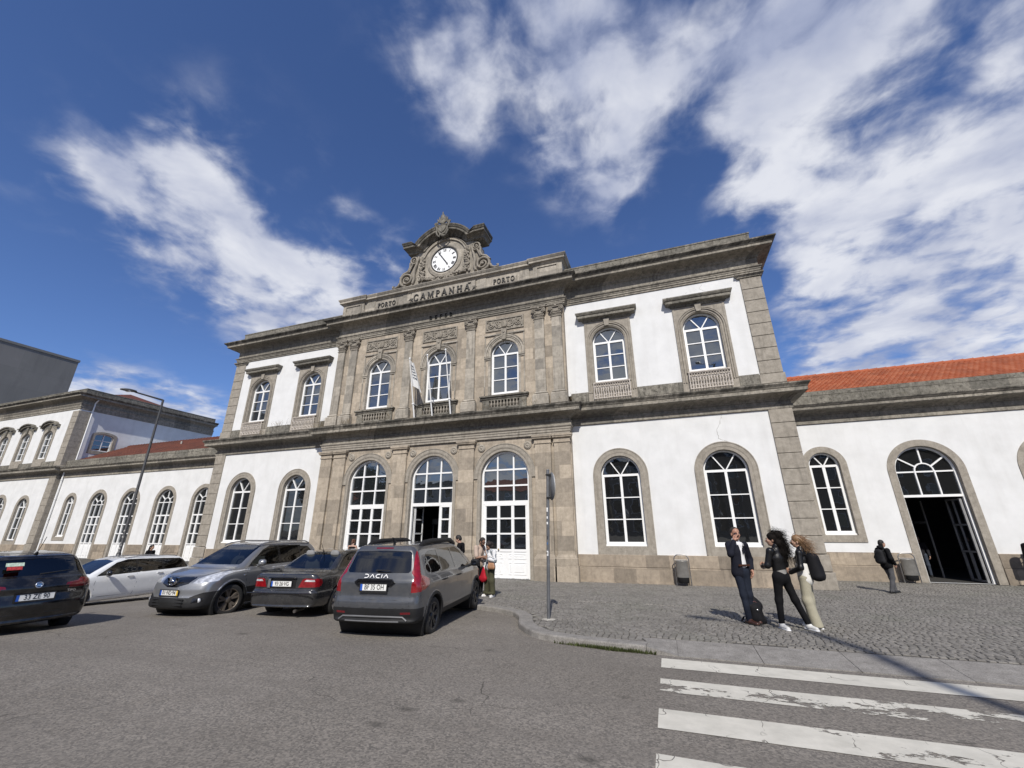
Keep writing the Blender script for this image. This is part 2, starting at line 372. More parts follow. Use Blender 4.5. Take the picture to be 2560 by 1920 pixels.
M['glass'] = glass_mat('window_glass', (0.016, 0.018, 0.020), 0.16)
M['glass_dark'] = glass_mat('lower_window_glass', (0.011, 0.0115, 0.012), 0.05)
# ------------------------------------------------------------------ the ground
def sstep(a, b, x):
    t = np.clip((x-a)/(b-a), 0, 1); return t*t*(3-2*t)
def dip(x, y):
    """the forecourt falls away to the left, away from the building"""
    x = np.asarray(x, float); y = np.asarray(y, float)
    return -0.055*np.clip(np.where(x > -1, (1-x)**2/4*(x < 1), -x), 0, 14)*(1-sstep(-6.5, -2.0, y))
def z_pav(x, y):
    return np.maximum(-0.035*np.asarray(y, float), 0.0175)+dip(x, y)
def z_road(x, y):
    x = np.asarray(x, float); y = np.asarray(y, float)
    base = -0.1-0.035*np.clip(y, -45, 0)
    s2 = 0.35+0.65*sstep(-40, -18, y)
    return base+dip(x, y)*s2
def asphalt():
    t = NT('worn_asphalt')
    sp = t.n.new('ShaderNodeSeparateXYZ'); t.lk(t.pos, sp.inputs[0])
    fine = t.vor(58, 'F1', out='Color'); sv = t.n.new('ShaderNodeSeparateXYZ'); t.lk(fine, sv.inputs[0])
    mid = t.noise(3.0, 6, 0.6); big = t.noise(0.35, 5, 0.55)
    c = t.mix(t.ramp(big, 0.35, 0.65), (0.160, 0.146, 0.128), (0.196, 0.180, 0.160))
    c = t.mix(t.math('MULTIPLY', t.ramp(mid, 0.48, 0.72), 0.45), c, (0.145, 0.130, 0.113))
    c = t.mix(0.54, c, t.mix(1.0, c, t.mix(sv.outputs[0], (0.32, 0.32, 0.33), (1.78, 1.73, 1.66)), 'MULTIPLY'))
    # tyre-polished lanes and oil spots
    lane = t.noise(1.0, 4, 0.6, t.mapv(t.pos, (0.10, 0.9, 1)))
    c = t.mix(t.math('MULTIPLY', t.ramp(lane, 0.48, 0.66), 0.45), c, (0.14, 0.126, 0.11))
    sp1 = t.vor(1.1, 'SMOOTH_F1', t.mapv(t.pos, (1, 1.6, 1)))
    spot = t.math('MULTIPLY', t.ramp(sp1, 0.16, 0.05), t.ramp(t.noise(0.8, 2), 0.52, 0.6))
    c = t.mix(t.math('MULTIPLY', spot, 0.6), c, (0.05, 0.046, 0.04))
    # hairline cracks
    cw = t.mapv(t.pos, (0.42, 0.42, 0.42)); nz = t.n.new('ShaderNodeTexNoise'); t.lk(cw, nz.inputs[0]); nz.inputs['Scale'].default_value = 4
    wv = t.n.new('ShaderNodeVectorMath'); wv.operation = 'MULTIPLY_ADD'; t.lk(nz.outputs['Color'], wv.inputs[0]); wv.inputs[1].default_value = (0.25,)*3; t.lk(cw, wv.inputs[2])
    cr = t.math('MULTIPLY', t.ramp(t.vor(1.0, 'DISTANCE_TO_EDGE', wv.outputs[0]), 0.0035, 0.0012), t.ramp(t.noise(0.5, 2, vec=t.mapv(t.pos, (1, 1, 1), (5, 1, 0))), 0.54, 0.58))
    c = t.mix(t.math('MULTIPLY', cr, 0.7), c, (0.04, 0.036, 0.03))
    t.bump(t.math('ADD', sv.outputs[0], t.math('MULTIPLY', t.noise(25, 3), 1.2)), 0.55, 0.006)
    return t.set(Base_Color=c, Roughness=0.86, Specular_IOR_Level=0.3)
M['asphalt'] = asphalt()
def grid_sheet(xs, ys, zf, name, m):
    X, Y = np.meshgrid(xs, ys); Z = zf(X, Y); V = np.stack([X, Y, Z], -1).reshape(-1, 3)
    nx, ny = len(xs), len(ys); i = np.arange(ny-1)[:, None]*nx+np.arange(nx-1)[None]
    F = np.stack([i, i+1, i+nx+1, i+nx], -1).reshape(-1, 4)
    o = np_mesh(name, V, F, m); o['kind'] = 'structure'; return o
xs = np.concatenate([[-1500, -700, -300, -150, -100], np.arange(-70, 40, 1.0), [45, 60, 100, 200, 500, 1500]])
ys = np.concatenate([[-1500, -600, -250, -120, -80, -60, -45], np.arange(-40, 6, 1.0), [10, 20, 60, 200, 600, 1500]])
grid_sheet(xs, ys, z_road, 'road', M['asphalt'])

# kerb: outer top edge, then the inner one, from the left end (behind the cars) round to the dropped crossing
KO = [(-70, -6.0), (-20, -6.0), (1.6, -6.05), (2.9, -6.45), (3.9, -7.3), (4.7, -8.0), (5.6, -8.36), (6.37, -8.51), (7.08, -8.82), (7.5, -9.15), (7.77, -9.55), (7.9, -9.9), (8.0, -10.25), (8.15, -10.6), (8.35, -10.9),
      (8.56, -11.18), (8.79, -11.38), (9.21, -11.56), (9.72, -11.65), (10.19, -11.70), (10.62, -11.73)]
def offset_path(p, d):
    out = []
    for i in range(len(p)):
        a = Vector(p[max(i-1, 0)]); b = Vector(p[min(i+1, len(p)-1)]); t = (b-a).normalized(); out.append((p[i][0]-t.y*d, p[i][1]+t.x*d))
    return out
KI = offset_path(KO, 0.30)
M['kerb'] = stone_mat('granite_kerb', (0.27, 0.255, 0.235), (0.19, 0.178, 0.163), None, 0.25, 0.25, 0.5)
k = MB()
def kerb_section(po, pi):
    zo = float(z_pav(*po))+0.005; zr = min(float(z_road(*po)), zo-0.1)-0.06; zi = float(z_pav(*pi))+0.005
    t = 0.025; u = Vector((pi[0]-po[0], pi[1]-po[1])).normalized()
    return [(po[0]-u.x*0.012, po[1]-u.y*0.012, zr), (po[0], po[1], zo-t), (po[0]+u.x*t*0.35, po[1]+u.y*t*0.35, zo-t*0.35), (po[0]+u.x*t, po[1]+u.y*t, zo), (pi[0], pi[1], zi), (pi[0], pi[1], zi-0.12)]
def kerb_stone(a, b, n=5):
    """one stone between path parameters a < b, its ends left a few millimetres apart"""
    rows = []
    for i in range(n+1):
        s = a+(b-a)*i/n; j = min(int(s), len(KO)-2); f = s-j
        po = tuple(KO[j][q]*(1-f)+KO[j+1][q]*f for q in (0, 1)); pi = tuple(KI[j][q]*(1-f)+KI[j+1][q]*f for q in (0, 1))
        rows.append(kerb_section(po, pi))
    m = len(rows[0]); k.add([v for r_ in rows for v in r_], [(i*m+j, (i+1)*m+j, (i+1)*m+j+1, i*m+j+1) for i in range(n) for j in range(m-1)])
    k.add(rows[0], [tuple(range(m))]); k.add(rows[-1], [tuple(range(m))[::-1]])
dist = [0]
for i in range(len(KO)-1): dist.append(dist[-1]+(Vector(KO[i+1])-Vector(KO[i])).length)
def par(d):
    for j in range(len(dist)-1):
        if d <= dist[j+1]: return j+(d-dist[j])/(dist[j+1]-dist[j])
    return len(dist)-1
d0 = dist[2]-6; cuts = [d0]
while cuts[-1] < dist[-1]-1.5: cuts.append(cuts[-1]+1.28)
cuts[-1] = dist[-1]
for a, b in zip(cuts[:-1], cuts[1:]): kerb_stone(par(a+0.004), par(b-0.004))
kerb_stone(0, par(d0), 40)
# the tapering stone and the sloping slabs of the dropped crossing
def slab(x0, x1, yo0=-11.80, yi=-11.0, last=False):
    g = 0.004; x0 += g; x1 -= g; zi = float(z_pav(0, yi))+0.004; zo = float(z_road(x0, yo0))+0.012
    k.add([(x0, yo0, zo-0.1), (x1, yo0, zo-0.1), (x1, yo0, zo), (x0, yo0, zo), (x1, yi, zi), (x0, yi, zi), (x1, yi, zi-0.15), (x0, yi, zi-0.15)],
          [(0, 1, 2, 3), (3, 2, 4, 5), (1, 6, 4, 2), (0, 3, 5, 7), (5, 4, 6, 7)])
zk = float(z_pav(0, -11.73))+0.005
za = float(z_pav(0, -11.02))+0.005; zb = float(z_road(11, -11.8))+0.012
k.add([(10.624, -11.73, zk), (10.624, -11.38, zk-0.012), (10.52, -11.02, za), (11.08, -11.02, za), (11.08, -11.80, zb), (10.624, -11.742, zk-0.17), (11.08, -11.81, zb-0.1), (10.52, -11.02, za-.15), (11.08, -11.02, za-.15), (10.85, -11.35, (za+zk)/2-0.02)],
      [(0, 9, 1), (1, 9, 2), (2, 9, 3), (3, 9, 4), (4, 9, 0), (5, 6, 4, 0), (2, 3, 8, 7), (6, 8, 3, 4)])
xk = 11.08
for w_ in (1.15, 1.16, 1.18, 1.2, 1.15, 1.2, 1.2, 1.2, 1.2, 1.2, 1.2, 1.2, 1.2, 1.2, 1.2, 1.2): slab(xk, xk+w_); xk += w_
ko = k.build('kerb', M['kerb']); ko['kind'] = 'structure'

# pavement: bed sheet with granite setts laid in uneven courses
edge = [p for p in [(2.0, -5.6)]+KI[3:]]+[(10.52, -11.02), (11.08, -11.0), (30, -11.0)]
def inside_pav(x, y):
    ex = np.array([p[0] for p in edge]); ey = np.array([p[1] for p in edge])
    # the kerb doubles back a little, so test against the polygon
    px = np.concatenate([ex, [30, ex[0]]]); py = np.concatenate([ey, [3.4, 3.4]])
    c = np.zeros(x.shape, bool); j = len(px)-1
    for i in range(len(px)):
        cond = ((py[i] > y) != (py[j] > y))
        xi = (px[j]-px[i])*(y-py[i])/((py[j]-py[i]) if py[j] != py[i] else 1e-9)+px[i]
        c ^= cond & (x < xi); j = i
    return c
bed = MB(); loop = [Vector((p[0], p[1], 0)) for p in [(-1, -5.7)]+KI[2:]+[(10.52, -11.02), (11.08, -11.0), (90, -11.0), (90, -0.5), (-1, -0.5)]]
for t_ in tessellate_polygon([loop]):
    a, b, c_ = (loop[i] for i in t_)
    if (b-a).cross(c_-a).z < 0: b, c_ = c_, b
    bed.add([(p.x, p.y, float(-0.035*p.y)-0.014) for p in (a, b, c_)], [(0, 1, 2)])
gx_ = list(np.arange(-70, -0.9, 1.0)); gy_ = list(np.arange(-5.7, -0.4, 0.4))+[-0.5]
bed.add([(x, y, float(z_pav(x, y))-0.014) for y in gy_ for x in gx_], [(j*len(gx_)+i, j*len(gx_)+i+1, (j+1)*len(gx_)+i+1, (j+1)*len(gx_)+i) for j in range(len(gy_)-1) for i in range(len(gx_)-1)])
bed.add([(-70, -0.5, 0.0035), (90, -0.5, 0.0035), (90, 6, 0.0035), (-70, 6, 0.0035)], [(0, 1, 2, 3)])
def bed_mat():
    t = NT('sett_joints'); far = t.vor(9.5, 'F1', out='Color'); s = t.n.new('ShaderNodeSeparateXYZ'); t.lk(far, s.inputs[0])
    return t.set(Base_Color=t.mix(t.noise(1.2, 4), (0.052, 0.048, 0.042), (0.082, 0.076, 0.066)), Roughness=0.95)
o = bed.build('pavement_bed', bed_mat()); o['kind'] = 'structure'
def sett_mat():
    t = NT('granite_setts')
    at = t.n.new('ShaderNodeAttribute'); at.attribute_name = 'tone'
    n = t.noise(0.55, 5, 0.6); f = t.noise(90, 3, 0.6)
    c = t.mix(at.outputs['Fac'], (0.118, 0.110, 0.098), (0.228, 0.213, 0.192))
    c = t.mix(t.math('MULTIPLY', t.ramp(n, 0.5, 0.7), 0.35), c, (0.13, 0.135, 0.105))
    c = t.mix(t.math('MULTIPLY', t.ramp(t.noise(0.9, 5, 0.6, t.mapv(t.pos, (1, 1, 1), (7, 2, 3))), 0.54, 0.70), 0.5), c, (0.09, 0.083, 0.074))
    c = t.mix(0.4, c, t.mix(1.0, c, t.mix(t.ramp(f, 0.35, 0.65), (0.6, 0.6, 0.6), (1.4, 1.4, 1.4)), 'MULTIPLY'))
    t.bump(f, 0.5, 0.004)
    return t.set(Base_Color=c, Roughness=0.8, Specular_IOR_Level=0.35)
def setts():
    rg = np.random.default_rng(3); V = []; T = []; xs = []; ys = []; hw = []; hd = []
    y = -11.75; row = 0
    while y < 3.3:
        d = 0.105+0.018*rg.random(); x = 2.5+rg.random()*0.1; xe = 27.0
        n = int((xe-x)/0.108)
        w = 0.092+0.04*rg.random(n); xc = x+np.cumsum(w)-w/2
        yc = y+d/2+0.035*np.sin(xc*0.9+row*0.05)+0.02*np.sin(xc*2.3+1)+rg.normal(0, 0.006, n)
        xs.append(xc+0.03*np.sin(yc*1.7)); ys.append(yc); hw.append(w/2-0.006-0.004*rg.random(n)); hd.append(np.full(n, d/2)-0.006-0.005*rg.random(n))
        y += d; row += 1
    x = np.concatenate(xs); y = np.concatenate(ys); a = np.concatenate(hw); b = np.concatenate(hd)
    ok = ((y < -0.20) | (x > 16.85)) & inside_pav(x-a, y-b) & inside_pav(x+a, y-b) & inside_pav(x, y+b) & ~((np.abs(y+6.86-0.28*np.clip((x-6.43)/3.5, 0, 1)) < 0.05) & (x > 6.3) & (x < 12.5))
    x, y, a, b = x[ok], y[ok], a[ok], b[ok]; n = len(x); th = rg.normal(0, 0.07, n)
    z = z_pav(x, y)+rg.normal(0, 0.0016, n); tx = rg.normal(0, 0.014, n); ty = rg.normal(0, 0.014, n); tone = rg.random(n)
    tone = np.clip(0.5+0.32*(tone-0.5)*2, 0, 1)
    P = []
    for (sx, sy, q, h) in [(-1,-1,1,-0.03),(1,-1,1,-0.03),(1,1,1,-0.03),(-1,1,1,-0.03),(-1,-1,1,-0.006),(1,-1,1,-0.006),(1,1,1,-0.006),(-1,1,1,-0.006),(-1,-1,.80,0.003),(1,-1,.80,0.003),(1,1,.80,0.003),(-1,1,.80,0.003)]:
        dx = sx*a*q*(1+rg.normal(0, .05, n)); dy = sy*b*q*(1+rg.normal(0, .05, n))
        P.append(np.stack([x+dx*np.cos(th)-dy*np.sin(th), y+dx*np.sin(th)+dy*np.cos(th), z+h+dx*tx+dy*ty], -1))
    P = np.stack(P, 1)
    q = [(0,1,5,4),(1,2,6,5),(2,3,7,6),(3,0,4,7),(4,5,9,8),(5,6,10,9),(6,7,11,10),(7,4,8,11),(8,9,10,11)]
    F = (np.arange(n)[:, None, None]*12+np.array(q)[None]).reshape(-1, 4)
    o = np_mesh('pavement_setts', P.reshape(-1, 3), F, sett_mat(), smooth=False); o['kind'] = 'structure'
    at = o.data.attributes.new('tone', 'FLOAT', 'POINT'); at.data.foreach_set('value', np.repeat(tone, 12).astype(np.float32))
setts()
# pale line of slabs set into the setts
ln = MB()
for i in range(6):
    xa, xb = 6.43+i*1.0, 6.43+(i+1)*1.0-0.01; f = lambda x: -6.86+0.28*min((x-6.43)/3.5, 1)
    for x_, s in ((xa, 0), (xb, 1)): pass
    ln.add([(xa, f(xa)-0.028, float(z_pav(0, f(xa)))+0.008), (xb, f(xb)-0.028, float(z_pav(0, f(xb)))+0.008), (xb, f(xb)+0.028, float(z_pav(0, f(xb)))+0.006), (xa, f(xa)+0.028, float(z_pav(0, f(xa)))+0.006)], [(0, 1, 2, 3)])
o = ln.build('pavement_line', plain('pale_limestone', (0.42, 0.39, 0.33), 0.8)); o['kind'] = 'structure'

# zebra crossing: worn paint over the asphalt
def paint_mat():
    t = NT('worn_road_paint'); sp = t.n.new('ShaderNodeSeparateXYZ'); t.lk(t.pos, sp.inputs[0])
    wear = t.noise(2.4, 7, 0.72, t.mapv(t.pos, (0.75, 1.15, 1), (0.3, 0.2, 0))); fine = t.noise(22, 4, 0.7)
    # the second stripe has lost most of its near half, and the right-hand ends are thin
    def band(v, a, b): return t.math('MULTIPLY', t.ramp(v, a, a+0.12), t.ramp(v, b, b-0.12))
    s2 = t.math('MULTIPLY', t.math('MULTIPLY', t.ramp(sp.outputs[1], -13.16, -13.30), t.ramp(sp.outputs[1], -13.7, -13.6)), 0.13)
    rt = t.math('MULTIPLY', t.ramp(sp.outputs[0], 11.6, 13.2), t.ramp(sp.outputs[1], -12.7, -13.0, 0, 0.10))
    v = t.math('ADD', t.math('ADD', wear, s2), rt)
    v = t.math('ADD', v, t.math('MULTIPLY_ADD', fine, 0.12, -0.06))
    gone = t.ramp(v, 0.655, 0.685)
    cwv = t.mapv(t.pos, (1.0, 0.33, 1)); nz = t.n.new('ShaderNodeTexNoise'); t.lk(t.pos, nz.inputs[0]); nz.inputs['Scale'].default_value = 3
    wv = t.n.new('ShaderNodeVectorMath'); wv.operation = 'MULTIPLY_ADD'; t.lk(nz.outputs['Color'], wv.inputs[0]); wv.inputs[1].default_value = (0.3,)*3; t.lk(cwv, wv.inputs[2])
    crack = t.ramp(t.vor(1.7, 'DISTANCE_TO_EDGE', wv.outputs[0]), 0.007, 0.003)
    gone = t.math('MAXIMUM', gone, t.math('MULTIPLY', crack, t.ramp(t.noise(2.0, 3), 0.48, 0.56, 0, 0.8)))
    c = t.mix(t.ramp(t.noise(4, 6, 0.65), 0.3, 0.72), (0.62, 0.59, 0.515), (0.47, 0.45, 0.39))
    t.set(Base_Color=c, Roughness=0.7); t.bump(t.noise(50, 3), 0.4, 0.004)
    tr = t.n.new('ShaderNodeBsdfTransparent'); mx = t.n.new('ShaderNodeMixShader')
    t.lk(gone, mx.inputs[0]); t.lk(t.b.outputs[0], mx.inputs[1]); t.lk(tr.outputs[0], mx.inputs[2]); t.lk(mx.outputs[0], t.out.inputs[0]); return t.m
PM = paint_mat(); zs = MB()
for i, yb in enumerate((-11.98, -13.05, -14.14, -15.20, -16.27, -17.34)):
    n = 24; x0, x1 = 10.845, 24.0; up, lo = [], []
    for j in range(n+1):
        x = x0+(x1-x0)*(j/n)
        up.append((x, yb+0.006*rnd.uniform(-1, 1))); lo.append((x, yb-0.52+0.008*rnd.uniform(-1, 1)))
    vs = [(x, y, float(z_road(x, y))+0.005) for x, y in lo+up]
    zs.add(vs, [(j, j+1, n+2+j, n+1+j) for j in range(n)])
o = zs.build('crosswalk_markings', PM); o['kind'] = 'structure'
# tufts of moss and grass in the gutter
def tufts():
    b = MB(); rr = random.Random(4)
    for i in range(1500):
        s = rr.random()**0.7; x = 9.15+1.55*s; j = 0
        d = abs(rr.gauss(0, 1)); x = min(10.75, max(9.1, rr.gauss(10.05, 0.35)))
        yk = -11.53-0.165*min(1, (x-9.15)/0.9)-0.045*max(0, (x-9.9)); y = yk-0.02-abs(rr.gauss(0, 0.022)); z = float(z_road(x, y))
        h = rr.uniform(0.015, 0.075)*(1-0.35*d/3); a = rr.uniform(0, 6.28); w = rr.uniform(0.006, 0.014); lx, ly = rr.gauss(0, 0.02), rr.gauss(-0.012, 0.02)
        b.add([(x-w*math.cos(a), y-w*math.sin(a), z-0.004), (x+w*math.cos(a), y+w*math.sin(a), z-0.004), (x+lx+w*.4*math.cos(a), y+ly+w*.4*math.sin(a), z+h)], [(0, 1, 2)])
    o = b.build('kerb_moss', plain('moss_green', (0.055, 0.068, 0.018), 0.9, var=0.5, scale=9)); tag(o, 'green moss and grass growing along the foot of the kerb', 'moss', kind='stuff')
tufts()
# ------------------------------------------------------------------ building kit
def panes_V(cx, w, zb, zs, rows, fr=0.065, mid=0.105, bar=0.042):
    """bars of a two-leaf arched casement: rows of panes, transom at the spring, two raking bars in the head"""
    r = w/2; zi0 = zb+fr+0.04; h = zs-0.05-zi0
    b = [((cx, zb+0.02), (cx, zs-0.03), mid)]
    for i in range(1, rows): z = zi0+h*i/rows; b.append(((cx-r+0.05, z), (cx+r-0.05, z), bar))
    b.append(((cx-r+0.03, zs), (cx+r-0.03, zs), 0.10)); b.append(((cx-r+0.03, zb+0.05), (cx+r-0.03, zb+0.05), 0.11))
    for s in (-1, 1): b.append(((cx+s*0.03, zs+0.03), (cx+s*math.sin(R(34))*(r-0.04), zs+math.cos(R(34))*(r-0.04)), 0.044))
    for s in (-1, 1): b.append(((cx+s*(r-0.075), zb+0.02), (cx+s*(r-0.075), zs), 0.085))
    return b
def arched_unit(parent, cx, w, zb, zs, yg, bars, glass, name='window', fr=0.062, rise=None, sill=None):
    """one glazed arch: the panes are the part; its frame (and sill) are sub-parts. yg = depth of the glass"""
    g = MB().prism(arch_poly(cx, w-0.03, zb+0.01, zs, None if rise is None else rise-0.015), y0=yg, y1=yg+0.02)
    gl = g.build(name, glass, parent)
    f = MB(); f.prism(arch_poly(cx, w, zb, zs, rise), [arch_poly(cx, w-2*fr, zb+fr, zs, None if rise is None else rise-fr)], y0=yg-0.07, y1=yg+0.03, back=False)
    for i, (p, q, bw) in enumerate(bars): f.bar(p, q, bw, yg-0.050-0.0023*i, yg-0.004)
    f.build('frame', M['white'], gl)
    if sill:
        MB().bbox(cx-w/2-0.02, cx+w/2+0.02, sill[0], yg-0.02, zb-0.075, zb-0.003, 0.012).build('sill', M['white'], gl)
    return gl
def ring(cx, w, zs, zb, t, y0, y1, n=28, base=None):
    """band of width t round an arched opening, standing down to zb (or base below an opening that stops at zb)"""
    r = w/2
    if base is None:
        outer = [(cx-r-t, zb), (cx-r, zb)]+[(cx-r*math.cos(math.pi*i/n), zs+r*math.sin(math.pi*i/n)) for i in range(n+1)]+[(cx+r, zb), (cx+r+t, zb)]
        outer += [(cx+(r+t)*math.cos(math.pi*i/n), zs+(r+t)*math.sin(math.pi*i/n)) for i in range(n+1)]
        return MB().prism(outer, y0=y0, y1=y1)
    return MB().prism(arch_poly(cx, w+2*t, base, zs, n=n), [arch_poly(cx, w, zb, zs, n=n)], y0=y0, y1=y1)
def quoin_stack(mb, x0, x1, yf, z0, z1, h, side=None, depth=0.5, gap=0.022):
    """blocks with open horizontal joints on a corner; the side face runs back by depth. The core behind them fills the joints."""
    n = max(1, round((z1-z0)/h)); hh = (z1-z0)/n
    for i in range(n):
        a, b = z0+i*hh+gap/2, z0+(i+1)*hh-gap/2; w = 0.0
        mb.bbox(x0-w, x1+w, yf, yf+depth, a, b, 0.014)
    mb.box(x0+0.02, x1-0.02, yf+0.028, yf+depth-0.02, z0, z1)
def volute(c, r, turns=1.6, hand=1, n=22, start=0.0):
    return [(c[0]+hand*r*(1-0.82*i/n)*math.cos(start+2*math.pi*turns*i/n), c[1]+r*(1-0.82*i/n)*math.sin(start+2*math.pi*turns*i/n)) for i in range(n+1)]
def relief_tube(mb, pts, y, r, seg=6, dep=0.8):
    mb.tube([(p[0], y, p[1]) for p in pts], r, seg, flat=(Vector((0, 1, 0)), dep))

# ------------------------------------------------------------------ the station's main block
YB = -0.35                      # face of the stone centre bay
ST = thing('station_building', 'two-storey white railway station block with stone centre bay, clock gable and PORTO CAMPANHÃ lettering', 'building')
WU, WL, WC, WD = 1.59, 1.71, 1.57, 2.46
XA, XB_, XC = 13.78, 9.46, 4.0
ZU0, ZU1 = 8.99, 11.10          # upper windows: bottom, spring
ZL0, ZL1 = 1.50, 4.44           # lower windows
ZD1 = 4.58                      # door arches' spring
# -- stucco panels with the window openings left out
for s in (-1, 1):
    xo = lambda a, b: (min(s*a, s*b), max(s*a, s*b))
    x0, x1 = xo(7.2, 15.9)
    for nm, z0, z1, holes in (('wall', 1.05, 6.95, [arch_poly(s*x, WL+0.1, ZL0-0.3, ZL1) for x in (XA, XB_)]), ('wall', 8.40, 13.55, [arch_poly(s*x, WU+0.1, ZU0-0.3, ZU1) for x in (XA, XB_)])):
        MB().prism([(x0, z0), (x1, z0), (x1, z1), (x0, z1)], holes, y0=0.0, y1=0.45).build('wall', M['stucco'], ST)
# -- side walls, roof slab, back: stucco returns behind the corner stones
for s in (-1, 1):
    b = MB(); xs_ = s*16.58
    b.box(min(xs_, xs_-s*0.4), max(xs_, xs_-s*0.4), 0.5, 14.0, 0.0, 14.2); b.build('side_wall', M['stucco'], ST)
b = MB(); b.box(-16.1, 16.1, 13.5, 13.95, 0, 14.2); b.box(-16.1, 16.1, 0.6, 13.4, 14.3, 14.5); b.build('roof', M['parapet'], ST)
b = MB(); b.box(-16.1, 16.1, 0.9, 13.3, 7.3, 7.6); b.box(-7.1, -6.9, 0.9, 13.3, 0.02, 7.2); b.box(6.9, 7.1, 0.9, 13.3, 0.02, 7.2)
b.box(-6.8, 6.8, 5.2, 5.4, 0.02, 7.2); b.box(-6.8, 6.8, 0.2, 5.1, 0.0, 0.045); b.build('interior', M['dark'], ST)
# -- corner quoins
for s in (-1, 1):
    b = MB(); quoin_stack(b, 15.77, 16.65, -0.06, 8.45, 13.28, 0.605, depth=0.9); quoin_stack(b, 15.77, 16.65, -0.06, 1.22, 6.9, 0.63, depth=0.9)
    b.bbox(15.72, 16.70, -0.10, 0.9, 0.62, 1.20, 0.02); b.bbox(15.68, 16.75, -0.14, 0.9, 0.0, 0.60, 0.02)
    b.bbox(15.72, 16.70, -0.09, 0.9, 8.0, 8.44, 0.015)
    if s < 0: b.mirror_x()
    b.build('quoins', M['stone'], ST)
    b = MB(); b.sweep([(15.70, 0.9), (15.70, -0.06), (16.65, -0.06), (16.65, 0.9)][::1], [(0.0, 13.26), (0.05, 13.30), (0.05, 13.34), (0.10, 13.40), (0.14, 13.42), (0.14, 13.48), (0.0, 13.495)])
    if s < 0: b.mirror_x()
    b.build('quoin_cap', M['cornice'], ST)
# -- plinth of the wings
for s in (-1, 1):
    b = MB(); x0, x1 = (7.36, 15.675)
    b.bbox(x0, x1, -0.07, 0.3, 0.62, 1.10, 0.012); b.bbox(x0, x1, -0.10, 0.3, 0.0, 0.612, 0.012); b.box(x0, x1, -0.17, 0.2, -0.1, 0.05)
    if s < 0: b.mirror_x()
    b.build('plinth', M['plinth'], ST)
# -- string course between the storeys and main cornice, mitred round the projecting bay
def bay_path(out_y, x_bay, ends=True, xe=16.63):
    p = [(-xe, 2.6), (-xe, 0.0), (-x_bay, 0.0), (-x_bay, YB), (x_bay, YB), (x_bay, 0.0), (xe, 0.0), (xe, 2.6)]
    return p
XBAY = 7.36
b = MB(); b.sweep(bay_path(0, XBAY), [(0.0, 6.84), (0.075, 6.87), (0.075, 7.02), (0.105, 7.03), (0.105, 7.055), (0.03, 7.06), (0.03, 7.20), (0.07, 7.215), (0.09, 7.26), (0.16, 7.33), (0.27, 7.385), (0.30, 7.40), (0.56, 7.43), (0.585, 7.45), (0.585, 7.60), (0.61, 7.61), (0.63, 7.66), (0.69, 7.74), (0.70, 7.75), (0.70, 7.80), (0.66, 7.815), (0.0, 8.02)])
b.build('string_course', M['cornice'], ST)
b = MB(); b.sweep(bay_path(0, XBAY), [(0.0, 13.47), (0.05, 13.49), (0.05, 13.58), (0.085, 13.59), (0.085, 13.68), (0.11, 13.69), (0.11, 13.74), (0.15, 13.77), (0.17, 13.80), (0.17, 13.83), (0.035, 13.845), (0.035, 14.30), (0.08, 14.32), (0.10, 14.40), (0.19, 14.47), (0.30, 14.51), (0.32, 14.53), (0.60, 14.56), (0.63, 14.58), (0.63, 14.70), (0.66, 14.71), (0.69, 14.76), (0.79, 14.84), (0.80, 14.85), (0.80, 14.91), (0.76, 14.925), (0.0, 15.06)])
b.build('cornice', M['cornice'], ST)
# -- parapet above the wings
for s in (-1, 1):
    b = MB(); b.sweep([(7.3, 0.0), (16.58, 0.0), (16.58, 6.0)], [(0.0, 15.0), (0.0, 15.72), (0.025, 15.73), (0.025, 15.80), (-0.45, 15.80), (-0.45, 15.0)])
    if s < 0: b.mirror_x()
    b.build('parapet', M['parapet'], ST)
# -- base course of the upper storey
for s in (-1, 1):
    xs_ = [7.45, XB_-1.152, XB_+1.152, XA-1.152, XA+1.152, 15.718]
    for i in (0, 2, 4):
        b = MB(); b.bbox(xs_[i], xs_[i+1], -0.07, 0.3, 8.0, 8.49, 0.012)
        if s < 0: b.mirror_x()
        b.build('base_course', M['parapet'], ST)

# -- windows of the wings, ground floor
for s in (-1, 1):
    for x in (XB_, XA):
        cx = s*x
        g = arched_unit(ST, cx, WL, ZL0, ZL1, 0.22, panes_V(cx, WL, ZL0, ZL1, 3), M['glass_dark'], sill=(0.06,))
        su = ring(cx, WL+0.02, ZL1, ZL0-0.07, 0.345, -0.05, 0.30, base=1.10)
        su.merge(ring(cx, WL+0.30, ZL1, 1.12, 0.035, -0.062, -0.04)).merge(ring(cx, WL+0.62, ZL1, 1.12, 0.035, -0.066, -0.04))
        su.build('surround', M['stone'], g)
